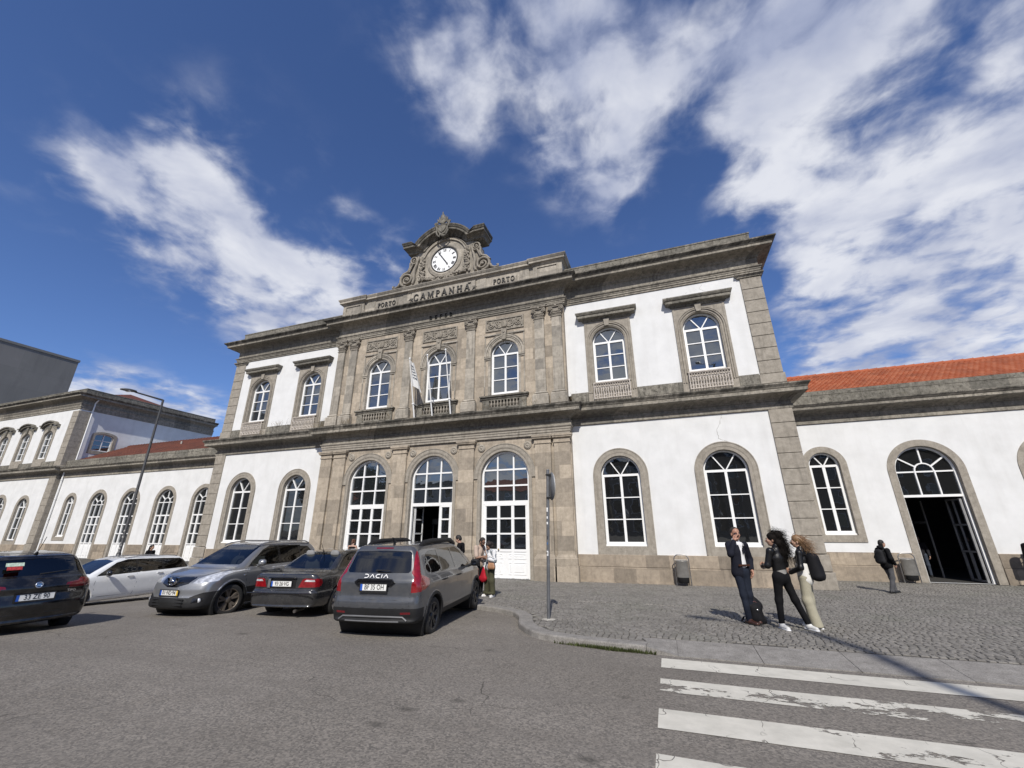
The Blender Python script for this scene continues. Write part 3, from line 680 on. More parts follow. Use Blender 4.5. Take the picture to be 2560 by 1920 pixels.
# -- windows of the wings, upper floor: stone panel, moulded arch, keystone, hood on top, iron guard below
def iron_guard(parent, cx, w, z0, z1, y):
    b = MB(); n = 15; h = z1-z0; x0, x1 = cx-w/2, cx+w/2
    for z, r in ((z0+0.02, 0.016), (z1-0.02, 0.018), (z0+h*0.24, 0.008), (z0+h*0.66, 0.009), (z0+h*0.80, 0.007)): b.tube([(x0, y, z), (x1, y, z)], r, 6)
    for xe in (x0, x1): b.tube([(xe, y, z0), (xe, y, z1)], 0.017, 6); b.tube([(xe, y, z1-0.02), (xe, y+0.2, z1-0.02)], 0.012, 6); b.tube([(xe, y, z0+0.02), (xe, y+0.2, z0+0.02)], 0.012, 6)
    for i in range(n+1):
        x = x0+w*i/n
        b.tube([(x, y, z0), (x, y, z0+h*0.68)], [0.014, 0.017], 5)
        if i < n:
            xm = x+w/n/2; q = w/n/2
            if i % 2 == 0:
                b.tube([(xm+q*0.95*math.cos(a), y-0.006, z0+h*0.66+q*1.5*math.sin(a)) for a in [k*math.pi/6 for k in range(7)]], 0.008, 5)
                b.tube([(xm+q*1.2*math.cos(a), y-0.010, z0+h*0.13+q*1.2*math.sin(a)) for a in [k*math.pi/5 for k in range(11)]], 0.008, 5, cap=False)
            else:
                b.tube([(xm+q*0.8*math.cos(a), y-0.008, z0+h*0.55+q*1.1*math.sin(a)) for a in [k*math.pi/5 for k in range(11)]], 0.007, 5)
                b.tube([(xm-q, y-0.012, z0+h*0.02), (xm, y-0.012, z0+h*0.22), (xm+q, y-0.012, z0+h*0.02)], 0.007, 5)
            b.tube([(xm+q*1.15*math.cos(a), y-0.012, z0+h*0.86+q*0.9*math.sin(a)) for a in [k*math.pi/5 for k in range(11)]], 0.007, 5)
            b.ball((xm, y-0.012, z0+h*0.74), 0.02, 0.012, 0.03, 6, 4)
    return b.build('window_guard', M['iron_white'], parent)
for s in (-1, 1):
    for x in (XB_, XA):
        cx = s*x; zt = 12.30
        g = arched_unit(ST, cx, WU, ZU0, ZU1, 0.22, panes_V(cx, WU, ZU0, ZU1, 3), M['glass'])
        su = MB().prism([(cx-1.15, 8.0), (cx+1.15, 8.0), (cx+1.15, zt), (cx-1.15, zt)], [arch_poly(cx, WU+0.01, ZU0-0.06, ZU1)], y0=-0.045, y1=0.30)
        su.merge(ring(cx, WU+0.10, ZU1, 8.42, 0.05, -0.075, -0.03)).merge(ring(cx, WU+0.32, ZU1, 8.42, 0.05, -0.095, -0.03)).merge(ring(cx, WU+0.50, ZU1, 8.42, 0.045, -0.080, -0.03))
        su.bbox(cx-WU/2-0.12, cx+WU/2+0.12, -0.13, 0.12, ZU0-0.14, ZU0-0.062, 0.015)
        for e in (-1, 1): su.bbox(cx+e*1.10-0.055, cx+e*1.10+0.055, -0.062, -0.03, 8.42, zt-0.01, 0.01)
        su.build('surround', M['stone'], g)
        kz = ZU1+WU/2
        MB().prism([(cx-0.10, kz+0.03), (cx+0.10, kz+0.03), (cx+0.145, zt+0.02), (cx-0.145, zt+0.02)], y0=-0.15, y1=-0.02).build('keystone', M['stone'], g)
        h = MB(); h.sweep([(cx-1.17, 0.0), (cx-1.17, -0.05), (cx+1.17, -0.05), (cx+1.17, 0.0)], [(0.0, zt-0.02), (0.05, zt), (0.06, zt+0.06), (0.12, zt+0.10), (0.15, zt+0.12), (0.26, zt+0.13), (0.27, zt+0.15), (0.27, zt+0.27), (0.31, zt+0.29), (0.35, zt+0.36), (0.36, zt+0.38), (0.36, zt+0.43), (0.34, zt+0.44), (-0.05, zt+0.53)])
        h.add([(cx-0.9, -0.28, zt+0.45), (cx+0.9, -0.28, zt+0.45), (cx+0.72, -0.02, zt+0.62), (cx-0.72, -0.02, zt+0.62), (cx+0.9, 0.01, zt+0.45), (cx-0.9, 0.01, zt+0.45)], [(0, 1, 2, 3), (1, 4, 2), (0, 3, 5)])
        h.build('hood', M['parapet'], g)
        iron_guard(g, cx, 1.70, 8.05, 8.87, -0.22)

# ------------------------------------------------------------------ centre bay
b = MB(); b.prism([(-7.36, 0.0), (-5.28, 0.0), (-5.28, ZD1)]+[(-4.0+1.28*math.cos(math.pi-math.pi*i/24), ZD1+1.28*math.sin(math.pi*i/24)) for i in range(1, 25)]+[(-2.72, 0), (-1.28, 0), (-1.28, ZD1)]
    + [(1.28*math.cos(math.pi-math.pi*i/24), ZD1+1.28*math.sin(math.pi*i/24)) for i in range(1, 25)]+[(1.28, 0), (2.72, 0), (2.72, ZD1)]+[(4.0+1.28*math.cos(math.pi-math.pi*i/24), ZD1+1.28*math.sin(math.pi*i/24)) for i in range(1, 25)]
    + [(5.28, 0), (7.36, 0), (7.36, 6.9), (-7.36, 6.9)], y0=YB, y1=0.40)
b.prism([(-7.30, 7.9), (7.30, 7.9), (7.30, 13.52), (-7.30, 13.52)], [arch_poly(c, WC+0.10, 8.74, ZU1) for c in (-XC, 0, XC)], y0=YB, y1=0.40)
b.build('centre_wall', M['ashlar'], ST)
PX = [(6.0, .40, .255), (6.94, .385, .255), (1.98, .415, .25)]
def pil_lower(cx, hw):
    q = MB(); yf = YB-0.13
    q.bbox(cx-hw, cx+hw, yf, YB+0.02, 1.06, 6.06, 0.012)
    q.sweep([(cx-hw, YB), (cx-hw, yf), (cx+hw, yf), (cx+hw, YB)], [(0.0, 6.02), (0.04, 6.03), (0.04, 6.07), (0.015, 6.08), (0.015, 6.22), (0.05, 6.24), (0.10, 6.27), (0.10, 6.33), (0.13, 6.34), (0.13, 6.43), (0.0, 6.44)])
    q.sweep([(cx-hw, YB), (cx-hw, yf), (cx+hw, yf), (cx+hw, YB)], [(0.10, 0.66), (0.10, 0.93), (0.07, 0.96), (0.06, 1.0), (0.02, 1.05), (0.0, 1.10)])
    q.bbox(cx-hw-0.13, cx+hw+0.13, yf-0.13, YB+0.02, 0.0, 0.655, 0.02)
    return q
def pil_upper(cx, hw):
    q = MB(); yf = YB-0.12; t = 0.02
    q.add([(cx-hw-t, yf, 8.62), (cx+hw+t, yf, 8.62), (cx+hw, yf, 12.82), (cx-hw, yf, 12.82), (cx-hw-t, YB, 8.62), (cx+hw+t, YB, 8.62), (cx+hw, YB, 12.82), (cx-hw, YB, 12.82)], [(0, 1, 2, 3), (1, 5, 6, 2), (4, 0, 3, 7)])
    q.sweep([(cx-hw-t, YB), (cx-hw-t, yf), (cx+hw+t, yf), (cx+hw+t, YB)], [(0.13, 8.40), (0.13, 8.47), (0.10, 8.52), (0.05, 8.54), (0.08, 8.58), (0.03, 8.63), (0.0, 8.66)])
    q.bbox(cx-hw-0.17, cx+hw+0.17, yf-0.15, YB, 7.95, 8.395, 0.02)
    return q
def capital(cx, hw):
    q = MB(); yf = YB-0.12; w = hw
    q.sweep([(cx-w, YB), (cx-w, yf), (cx+w, yf), (cx+w, YB)], [(0.0, 12.74), (0.035, 12.75), (0.035, 12.79), (0.0, 12.80), (0.01, 12.90), (0.05, 12.92), (0.05, 12.95), (0.02, 12.96), (0.04, 13.05), (0.06, 13.20), (0.06, 13.30)])
    n = 7
    for i in range(n): x = cx-w+2*w*(i+.5)/n; q.ball((x, yf-0.035, 12.87), 0.020, 0.016, 0.025, 6, 4); q.ball((x, yf-0.07, 13.04), 0.028, 0.022, 0.055, 6, 5)
    for e in (-1, 1):
        q.tube([(p[0], yf-0.09, p[1]) for p in volute((cx+e*(w+0.015), 13.20), 0.125, 1.7, -e, 20, math.pi/2)], [0.032*(1-0.5*i/20) for i in range(21)], 6)
        q.lathe([(0.0, -0.06), (0.03, -0.06), (0.035, -0.03), (0.12, -0.02), (0.12, 0.14)], 12, (cx+e*(w+0.015), yf-0.06, 13.20), 'y')
    q.tube([(cx-w, yf-0.09, 13.31), (cx-w*.4, yf-0.10, 13.285), (cx, yf-0.10, 13.27), (cx+w*.4, yf-0.10, 13.285), (cx+w, yf-0.09, 13.31)], 0.035, 6)
    q.ball((cx, yf-0.12, 13.34), 0.07, 0.05, 0.07, 8, 6)
    q.sweep([(cx-w, YB), (cx-w, yf), (cx+w, yf), (cx+w, YB)], [(0.10, 13.35), (0.14, 13.37), (0.16, 13.42), (0.16, 13.455), (0.0, 13.46)])
    return q
for cx, hw, hu in PX:
    for s in (-1, 1):
        pil_lower(s*cx, hw).build('pilaster', M['ashlar'], ST)
        pu = pil_upper(s*(cx if cx > 3 else 2.02), hu).build('pilaster', M['stone_upper'], ST)
        capital(s*(cx if cx > 3 else 2.02), hu).build('capital', M['carved'], pu)
# entablature of the lower order, standing forward of the bay
b = MB(); b.sweep([(-7.36, 0.0), (-7.36, YB-0.1), (7.36, YB-0.1), (7.36, 0.0)], [(0.0, 6.44), (0.0, 6.55), (0.03, 6.56), (0.03, 6.67), (0.055, 6.68), (0.055, 6.76), (0.09, 6.79), (0.11, 6.83), (0.11, 6.86), (0.0, 6.90)])
b.build('entablature', M['stone'], ST)
# arches of the doors: archivolt, jamb, roundels in the spandrels
for c in (-XC, 0.0, XC):
    q = ring(c, WD+0.02, ZD1, 0.0, 0.14, YB-0.025, YB+0.28)
    q.merge(ring(c, WD+0.36, ZD1, 4.5, 0.16, YB-0.055, YB)).merge(ring(c, WD+0.68, ZD1, 4.5, 0.04, YB-0.075, YB)).merge(ring(c, WD+0.28, ZD1, 0.0, 0.035, YB-0.045, YB))
    for e in (-1, 1):
        q.lathe([(0.0, -0.075), (0.045, -0.075), (0.055, -0.05), (0.10, -0.045), (0.115, -0.07), (0.135, -0.07), (0.145, -0.05), (0.18, -0.05), (0.20, -0.03), (0.20, 0.0)], 24, (c+e*1.22, YB, 6.02), 'y')
        q.bbox(c+e*1.60-0.30 if e < 0 else c+1.30, c-1.30 if e < 0 else c+1.60+0.0, YB-0.012, YB, 6.2, 6.3, 0.005)
    q.build('arch_moulding', M['stone'], ST)
# upper windows of the bay
def relief_panel(cx):
    q = MB(); q.prism([(cx-1.12, 12.50), (cx+1.12, 12.50), (cx+1.12, 13.24), (cx-1.12, 13.24)], [[(cx-1.05, 12.57), (cx+1.05, 12.57), (cx+1.05, 13.17), (cx-1.05, 13.17)]], y0=YB-0.055, y1=YB)
    q.box(cx-1.05, cx+1.05, YB-0.008, YB+0.01, 12.57, 13.17)
    y = YB-0.03
    for e in (-1, 1):
        relief_tube(q, [(cx+e*0.16, 12.70), (cx+e*0.30, 12.64), (cx+e*0.48, 12.75), (cx+e*0.56, 12.95), (cx+e*0.70, 13.08)], y, [.03, .035, .035, .03, .02], 6)
        relief_tube(q, volute((cx+e*0.44, 12.92), 0.17, 1.5, e, 20, -1.2), y, [0.034*(1-0.4*i/20) for i in range(21)])
        relief_tube(q, volute((cx+e*0.80, 12.84), 0.19, 1.6, e, 20, 2.2), y, [0.034*(1-0.4*i/20) for i in range(21)])
        for k in range(9):
            a = k*0.7; q.ball((cx+e*(0.62+0.30*math.cos(a)), y, 12.87+0.2*math.sin(a*1.3)), 0.05, 0.035, 0.075, 7, 5)
        q.ball((cx+e*1.0, y, 12.67), 0.05, 0.03, 0.06, 7, 5); q.ball((cx+e*1.0, y, 13.08), 0.04, 0.03, 0.05, 7, 5)
        for k in range(4): relief_tube(q, [(cx+e*(0.24+0.05*k), 12.99+0.03*k), (cx+e*(0.30+0.06*k), 13.12)], y, [.03, .012], 5)
    q.ball((cx, YB-0.03, 12.86), 0.17, 0.07, 0.26, 12, 8)
    for k in (-2, -1, 0, 1, 2): q.tube([(cx+k*0.05, YB-0.095+abs(k)*0.015, 12.68), (cx+k*0.07, YB-0.095+abs(k)*0.018, 13.06)], 0.022, 5)
    return q
for c in (-XC, 0.0, XC):
    g = arched_unit(ST, c, WC, 8.86, ZU1, YB+0.22, panes_V(c, WC, 8.86, ZU1, 3), M['glass'])
    q = ring(c, WC+0.02, ZU1, 8.80, 0.13, YB-0.02, YB+0.25)
    q.merge(ring(c, WC+0.30, ZU1, 10.95, 0.05, YB-0.05, YB)).merge(ring(c, WC+0.46, ZU1, 10.95, 0.10, YB-0.065, YB)).merge(ring(c, WC+0.72, ZU1, 10.95, 0.03, YB-0.05, YB))
    for e in (-1, 1):
        xa, xb = sorted((c+e*(WC/2+0.02), c+e*1.16)); q.bbox(xa, xb, YB-0.085, YB+0.02, 10.88, 10.945, 0.015); q.bbox(xa, xb, YB-0.05, YB+0.02, 10.80, 10.872, 0.01)
        q.bbox(c+e*1.12-0.035, c+e*1.12+0.035, YB-0.035, YB, 8.85, 10.79, 0.008); q.bbox(c+e*1.12-0.035, c+e*1.12+0.035, YB-0.035, YB, 11.0, 12.2, 0.008)
        xa, xb = sorted((c+e*0.22, c+e*1.16)); q.bbox(xa, xb, YB-0.075, YB, 12.20, 12.30, 0.02)
    q.build('surround', M['stone_upper'], g)
    kz = ZU1+WC/2
    ks = MB().prism([(c-0.11, kz+0.01), (c+0.11, kz+0.01), (c+0.16, 12.48), (c-0.16, 12.48)], y0=YB-0.14, y1=YB-0.01); ks.ball((c, YB-0.15, 12.33), 0.07, 0.04, 0.07, 8, 6); ks.build('keystone', M['carved'], g)
    relief_panel(c).build('relief_panel', M['carved'], g)
    q = MB(); q.sweep([(c-1.22, YB), (c-1.22, YB-0.06), (c+1.22, YB-0.06), (c+1.22, YB)], [(0.0, 8.52), (0.05, 8.56), (0.06, 8.62), (0.13, 8.66), (0.13, 8.73), (0.0, 8.76)])
    for e in (-1, 1): q.bbox(c+e*1.02-0.2, c+e*1.02+0.2, YB-0.07, YB, 7.95, 8.52, 0.015)
    q.box(c-0.82, c+0.82, YB-0.10, YB-0.005, 8.46, 8.52); q.box(c-0.82, c+0.82, YB-0.12, YB-0.005, 8.0, 8.10)
    q.build('window_sill', M['parapet'], g)
    q = MB()
    for i in range(9):
        q.lathe([(0.035, 8.10), (0.055, 8.11), (0.03, 8.14), (0.035, 8.17), (0.068, 8.24), (0.06, 8.30), (0.03, 8.38), (0.05, 8.42), (0.055, 8.46)], 10, (c-0.70+1.40*i/8, YB-0.055, 0))
    q.build('baluster', M['carved'], g)
    MB().box(c-0.80, c+0.80, YB-0.004, YB+0.02, 8.08, 8.48).build('recess', plain('dark_recess', (0.07, 0.063, 0.052), 0.9), g)  # flat dark panel on the wall behind the balusters

# doors of the bay
YG = YB+0.24
def door_bars(cx):
    b_ = []; r = WD/2
    for x in (-0.42, 0.42): b_.append(((cx+x, 3.40), (cx+x, ZD1+math.sqrt((r-.05)**2-x*x)), 0.075))
    for z in (4.15, 4.92): hw = r-0.05 if z < ZD1 else math.sqrt((r-0.05)**2-(z-ZD1)**2); b_.append(((cx-hw, z), (cx+hw, z), 0.075))
    b_.append(((cx-r+.03, 3.36), (cx+r-.03, 3.36), 0.16))
    return b_
def leaf(cx0, cx1, cols, yg, closed=True):
    """glazed door leaf from cx0 to cx1: bars, glass rows and a panelled foot"""
    d = []
    w = (cx1-cx0)/cols
    for i in range(cols+1): d.append(((cx0+w*i, 0.06), (cx0+w*i, 3.30), 0.14 if 0 < i < cols else 0.15))
    for z in (1.22, 1.95, 2.63, 3.27): d.append(((cx0, z), (cx1, z), 0.11 if z in (1.22, 3.27) else 0.07))
    return d
for c in (-XC, 0.0, XC):
    up = MB().prism([(c-WD/2+0.02, 3.40)]+[(c+WD/2-0.02, 3.40)]+[(c+(WD/2-.02)*math.cos(math.pi*i/24), ZD1+(WD/2-.02)*math.sin(math.pi*i/24)) for i in range(25)], y0=YG, y1=YG+0.02).build('fanlight', M['glass'], ST)
    f = MB(); f.prism(arch_poly(c, WD, 0.03, ZD1), [arch_poly(c, WD-0.19, 0.035, ZD1)], y0=YG-0.08, y1=YG+0.03)
    for i, (p, q_, bw) in enumerate(door_bars(c)): f.bar(p, q_, bw, YG-0.055-0.0023*i, YG-0.003)
    f.build('frame', M['white'], up)
    x0, x1 = c-WD/2+0.10, c+WD/2-0.10
    if c == 0.0: x0 = 0.44
    cols = 1 if c == 0.0 else 3
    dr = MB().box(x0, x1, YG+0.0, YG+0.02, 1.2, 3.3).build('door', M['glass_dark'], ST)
    f = MB()
    for i, (p, q_, bw) in enumerate(leaf(x0+0.06, x1-0.06, cols, YG)): f.bar(p, q_, bw, YG-0.052-0.0021*i, YG-0.002)
    f.box(x0, x1, YG-0.035, YG+0.022, 0.05, 1.17)
    w = (x1-x0)/max(2, cols-1) if cols > 1 else (x1-x0)
    nl = 2 if cols > 1 else 1
    for j in range(nl):
        xa = x0+(x1-x0)*j/nl+0.14; xb = x0+(x1-x0)*(j+1)/nl-0.14
        for za, zb_ in ((0.20, 0.72), (0.86, 1.08)):
            f.prism([(xa, za), (xb, za), (xb, zb_), (xa, zb_)], [[(xa+.035, za+.035), (xb-.035, za+.035), (xb-.035, zb_-.035), (xa+.035, zb_-.035)]], y0=YG-0.052, y1=YG-0.03)
            f.bbox(xa+0.09, xb-0.09, YG-0.055, YG-0.03, za+0.08, zb_-0.08, 0.02)
    f.build('leaf', M['white'], dr)
    if c != 0.0: MB().lathe([(0.0, -0.05), (0.035, -0.05), (0.04, -0.02), (0.012, -0.005), (0.012, 0.04)], 10, (c-0.33, YG-0.09, 1.27), 'y').build('handle', plain('brass_knob', (0.35, 0.27, 0.13), 0.3, 0.9), dr)
# middle door: one leaf folded back into the hall, a glass vestibule behind
dl = MB(); dl.box(-1.06, -1.03, YG+0.05, YG+0.85, 1.2, 3.25); dl = dl.build('open_door', M['glass_dark'], ST)
f = MB()
for y in (YG+0.05, YG+0.80): f.box(-1.09, -1.0, y, y+0.07, 0.06, 3.3)
for z in (0.06, 1.2, 1.92, 2.6, 3.23): f.box(-1.085, -1.005, YG+0.12, YG+0.80, z, z+0.07)
f.box(-1.075, -1.015, YG+0.12, YG+0.80, 0.1, 1.2); f.build('leaf', M['white'], dl)
v = MB(); al = plain('brushed_aluminium', (0.32, 0.33, 0.34), 0.4, 0.7)
for x in (-1.1, -0.30, 0.42, 1.1): v.box(x-0.03, x+0.03, 2.0, 2.06, 0.05, 2.4)
v.box(-1.2, 1.2, 2.0, 2.07, 2.42, 2.72); v.box(-0.13, 0.0, 1.98, 2.04, 0.9, 1.5)
v.build('vestibule', al, ST); MB().box(-0.78, -0.55, 1.97, 1.985, 1.55, 1.85).build('notice', M['white'], ST)

# ------------------------------------------------------------------ attic with the name of the station
def stroke_glyphs():
    """roman capitals as strokes in a box one high: (points, thickness)"""
    T, t = 0.17, 0.088
    def C_(a0, a1, rx=0.36, rz=0.5, cx=0.36, cz=0.5, n=18): return [(cx+rx*math.cos(R(a0+(a1-a0)*i/n)), cz+rz*math.sin(R(a0+(a1-a0)*i/n))) for i in range(n+1)]
    s = lambda x, z, w=0.14: ([(x-w, z), (x+w, z)], 0.055)
    return {
     'C': (0.72, [(C_(40, 320), .125), ([(0.64, .70), (0.64, .92)], .06), ([(0.64, .10), (0.64, .28)], .06)]),
     'A': (0.78, [([(0.06, .03), (0.39, .98)], t), ([(0.38, .99), (0.70, .03)], T), ([(0.19, .34), (0.58, .34)], .06), s(.07, .03, .11), s(.69, .03, .13)]),
     'M': (0.98, [([(0.14, .03), (0.18, .97)], t), ([(0.18, .97), (0.49, .06)], T), ([(0.49, .06), (0.80, .97)], t), ([(0.82, .97), (0.85, .03)], T), s(.13, .03, .12), s(.86, .03, .14), s(.12, .97, .10), s(.87, .97, .11)]),
     'P': (0.62, [([(0.17, .03), (0.17, .97)], T), ([(0.17, .96), (0.36, .96)]+C_(75, -75, .22, .24, .36, .72, 12)+[(0.17, .48)], .085), s(.17, .03, .16), s(.14, .97, .13)]),
     'N': (0.86, [([(0.15, .03), (0.15, .97)], t), ([(0.12, .97), (0.71, .04)], T), ([(0.71, .03), (0.71, .97)], t), s(.14, .03, .13), s(.71, .97, .13), s(.10, .97, .10)]),
     'H': (0.86, [([(0.17, .03), (0.17, .97)], T), ([(0.69, .03), (0.69, .97)], T), ([(0.17, .51), (0.69, .51)], .07)]+[s(x, z, .15) for x in (.17, .69) for z in (.03, .97)]),
     'O': (0.80, [(C_(0, 360, .335, .47, .40, .5, 28), .12)]),
     'R': (0.74, [([(0.17, .03), (0.17, .97)], T), ([(0.17, .96), (0.36, .96)]+C_(75, -75, .20, .23, .36, .73, 12)+[(0.17, .50)], .085), ([(0.34, .50), (0.66, .03)], T), s(.17, .03, .15), s(.67, .03, .10), s(.14, .97, .13)]),
     'T': (0.74, [([(0.37, .03), (0.37, .97)], T), ([(0.04, .95), (0.70, .95)], .09), s(.37, .03, .16), ([(0.06, .78), (0.06, .97)], .06), ([(0.68, .78), (0.68, .97)], .06)]),
     'E': (0.64, [([(0.17, .03), (0.17, .97)], T), ([(0.10, .95), (0.58, .95)], .08), ([(0.10, .05), (0.60, .05)], .08), ([(0.17, .51), (0.46, .51)], .065), ([(0.57, .78), (0.57, .97)], .06), ([(0.59, .03), (0.59, .23)], .06), ([(0.45, .42), (0.45, .60)], .05)]),
     'F': (0.62, [([(0.17, .03), (0.17, .97)], T), ([(0.10, .95), (0.58, .95)], .08), ([(0.17, .51), (0.46, .51)], .065), s(.17, .03, .16), ([(0.57, .76), (0.57, .97)], .06), ([(0.45, .42), (0.45, .60)], .05)])}
GL = stroke_glyphs(); GL['~'] = (0.0, [([(-0.62, 1.10), (-0.50, 1.17), (-0.36, 1.10), (-0.22, 1.17)], .07)])
def lettering(word, xc, z0, h, y0, dep, gap, wide=1.0, tone=None):
    tot = sum(GL[ch][0]*wide*h for ch in word if ch != '~')+gap*(len(word.replace('~', ''))-1); x = xc-tot/2; q = MB(); e = 0
    for ch in word:
        w, st = GL[ch]
        for pts, th in st:
            for p, r_ in zip(pts[:-1], pts[1:]):
                d = Vector((r_[0]-p[0], r_[1]-p[1])); d = d.normalized()*th*0.12 if d.length > 0 else d
                e += 1
                q.bar((x+(p[0]-d.x)*h*wide, z0+(p[1]-d.y)*h), (x+(r_[0]+d.x)*h*wide, z0+(r_[1]+d.y)*h), th*h, y0-dep-0.0006*(e % 9), y0-0.005)
        if ch != '~': x += w*wide*h+gap
    return q
YA = -0.30
def attic_path(d=0.0): return [(-7.38, 3.0), (-7.38, YA-0.10), (-5.72, YA-0.10), (-5.72, YA), (5.72, YA), (5.72, YA-0.10), (7.38, YA-0.10), (7.38, 3.0)]
b = MB(); b.sweep(attic_path(), [(0.0, 14.95), (0.06, 14.98), (0.06, 15.22), (0.03, 15.26), (0.0, 15.27), (0.0, 16.12), (0.03, 16.13), (0.05, 16.18), (0.10, 16.22), (0.18, 16.25), (0.19, 16.26), (0.19, 16.38), (0.21, 16.39), (0.26, 16.48), (0.27, 16.49), (0.27, 16.54), (0.24, 16.55), (-0.5, 16.62)])
b.build('attic', M['stone_upper'], ST)
b = MB()
for s in (-1, 1):
    xa, xb = sorted((s*5.95, s*7.12)); b.prism([(xa-.05, 15.30), (xb+.05, 15.30), (xb+.05, 16.06), (xa-.05, 16.06)], [[(xa+.03, 15.40), (xb-.03, 15.40), (xb-.03, 15.98), (xa+.03, 15.98)]], y0=YA-0.15, y1=YA-0.10); b.bbox(xa-.08, xb+.08, YA-0.24, YA-0.1, 15.27, 15.36, 0.02)
    xa, xb = sorted((s*3.20, s*4.74)); b.bbox(xa, xb, YA-0.07, YA, 15.45, 15.90, 0.02); b.bbox(xa-.05, xb+.05, YA-0.13, YA, 15.38, 15.445, 0.02)
    for x in (2.55, 5.2): b.bbox(s*x-0.28, s*x+0.28, YA-0.035, YA, 15.29, 16.11, 0.01)
b.bbox(-2.16, 2.16, YA-0.11, YA, 15.33, 16.08, 0.02); b.bbox(-2.22, 2.22, YA-0.17, YA, 15.26, 15.325, 0.02)
b.build('name_panel', M['stone_upper'], ST)
lettering('CAMPANHA~', -0.05, 15.46, 0.42, YA-0.11, 0.06, 0.155, 1.0).build('lettering', M['letters'], ST)
for s in (-1, 1): lettering('PORTO', s*3.97, 15.53, 0.30, YA-0.07, 0.05, 0.055, 0.98).build('lettering', M['letters'], ST)
lettering('REFER', 0.0, 13.93, 0.25, YB-0.035, 0.05, 0.17, 1.0).build('lettering', plain('grey_metal_letters', (0.02, 0.02, 0.019), 0.6, spec=.1), ST)
# two carved palm sprigs beside the name
q = MB()
for s in (-1, 1):
    for k in range(4): q.tube([(s*(2.0+0.05*k), YA-0.13, 15.42+0.04*k), (s*(2.08+0.07*k), YA-0.15, 15.55), (s*(2.02+0.06*k), YA-0.13, 15.70)], [0.012, 0.026, 0.008], 5)
q.build('palm_ornament', M['letters'], ST)

# ------------------------------------------------------------------ clock gable
YCk = -0.34
b = MB()
prof = [(-1.86, 16.58), (1.86, 16.58), (1.86, 17.0), (1.95, 19.05)]+arc(0, 18.04, 1.62, math.radians(38), math.radians(142), 26)+[(-1.95, 19.05), (-1.86, 17.0)]
b.prism(prof, y0=YCk, y1=0.55, back=True); b.build('clock_gable', M['stone_upper'], ST)
# curved cornice over the clock: swept section along (short level wing, arc, short level wing)
def gable_cornice():
    q = MB()
    sec = [(0.0, 0.02), (0.08, 0.05), (0.09, 0.12), (0.16, 0.20), (0.28, 0.26), (0.30, 0.28), (0.46, 0.30), (0.47, 0.32), (0.47, 0.43), (0.51, 0.45), (0.56, 0.55), (0.58, 0.57), (0.58, 0.64), (0.54, 0.66), (-0.2, 0.74)]
    line = [(-2.62, 18.98, 0.0), (-1.98, 18.98, 0.0)]
    a0 = math.acos(1.68/1.95)
    cz, rr = 17.98, 1.74
    th0 = R(36)
    for i in range(27): a = math.pi-th0-(math.pi-2*th0)*i/26; line.append((rr*math.cos(a), cz+rr*math.sin(a), a))
    line += [(1.98, 18.98, 0.0), (2.62, 18.98, 0.0)]
    rows = []
    for i, (x, z, a) in enumerate(line):
        arc_ = 2 <= i < len(line)-2
        n = (math.cos(a), math.sin(a)) if arc_ else (0.0, 1.0)
        if i in (1, len(line)-2): n = ((-0.34 if i == 1 else 0.34), 1.0)
        rows.append([(x+n[0]*h, YCk-o, z+n[1]*h) for o, h in sec])
    k_ = len(sec); q.add([v for r_ in rows for v in r_], [(i*k_+j, (i+1)*k_+j, (i+1)*k_+j+1, i*k_+j+1) for i in range(len(rows)-1) for j in range(k_-1)])
    # returns at the two ends and the weathered top
    for e, rw in ((-1, rows[0]), (1, rows[-1])):
        back = [(v[0], 0.5, v[2]) for v in rw]; side = [(v[0]+e*sec[j][0]*0.45, v[1], v[2]) for j, v in enumerate(rw)]; sb = [(v[0], 0.5, v[2]) for v in side]
        m = len(rw); f1 = [(j, j+1, m+j+1, m+j) for j in range(m-1)]; f2 = [(m+j, m+j+1, 2*m+j+1, 2*m+j) for j in range(m-1)]
        if e < 0: f1 = [f[::-1] for f in f1]; f2 = [f[::-1] for f in f2]
        q.add(rw+side+sb, f1[::1]+f2)
    top = [r_[-1] for r_ in rows]; bk = [(v[0], 0.5, v[2]) for v in top]; m = len(top)
    q.add(top+bk, [(i, i+1, m+i+1, m+i) for i in range(m-1)])
    lo = [r_[0] for r_ in rows]; bk = [(v[0], 0.5, v[2]) for v in lo]; q.add(lo+bk, [(m+i, m+i+1, i+1, i) for i in range(m-1)])
    return q
gable_cornice().build('gable_cornice', M['cornice'], ST)
q = MB(); q.merge(ring(0, 3.0, 18.0, 18.95-0.9, 0.09, YCk-0.09, YCk)); q.merge(ring(0, 3.28, 18.0, 18.05, 0.05, YCk-0.06, YCk))
q.lathe([(0.93, -0.03), (0.96, -0.09), (1.06, -0.10), (1.10, -0.06), (1.18, -0.06), (1.22, -0.03), (1.22, 0.02)], 48, (0, YCk, 18.04), 'y'); q.build('clock_surround', M['stone_upper'], ST)
ck = MB().lathe([(0.0, -0.05), (0.87, -0.05), (0.87, 0.02)], 64, (0, YCk, 18.04), 'y', smooth=False).build('clock_face', plain('enamel_white', (0.85, 0.85, 0.84), 0.3, var=0.01), ST)
blk = plain('clock_black', (0.012, 0.012, 0.012), 0.4)
MB().lathe([(0.865, -0.06), (0.875, -0.10), (0.925, -0.10), (0.935, -0.02)], 64, (0, YCk, 18.04), 'y').build('clock_rim', blk, ck)
q = MB(); e = 0
NUM = ['XII', 'I', 'II', 'III', 'IIII', 'V', 'VI', 'VII', 'VIII', 'IX', 'X', 'XI']
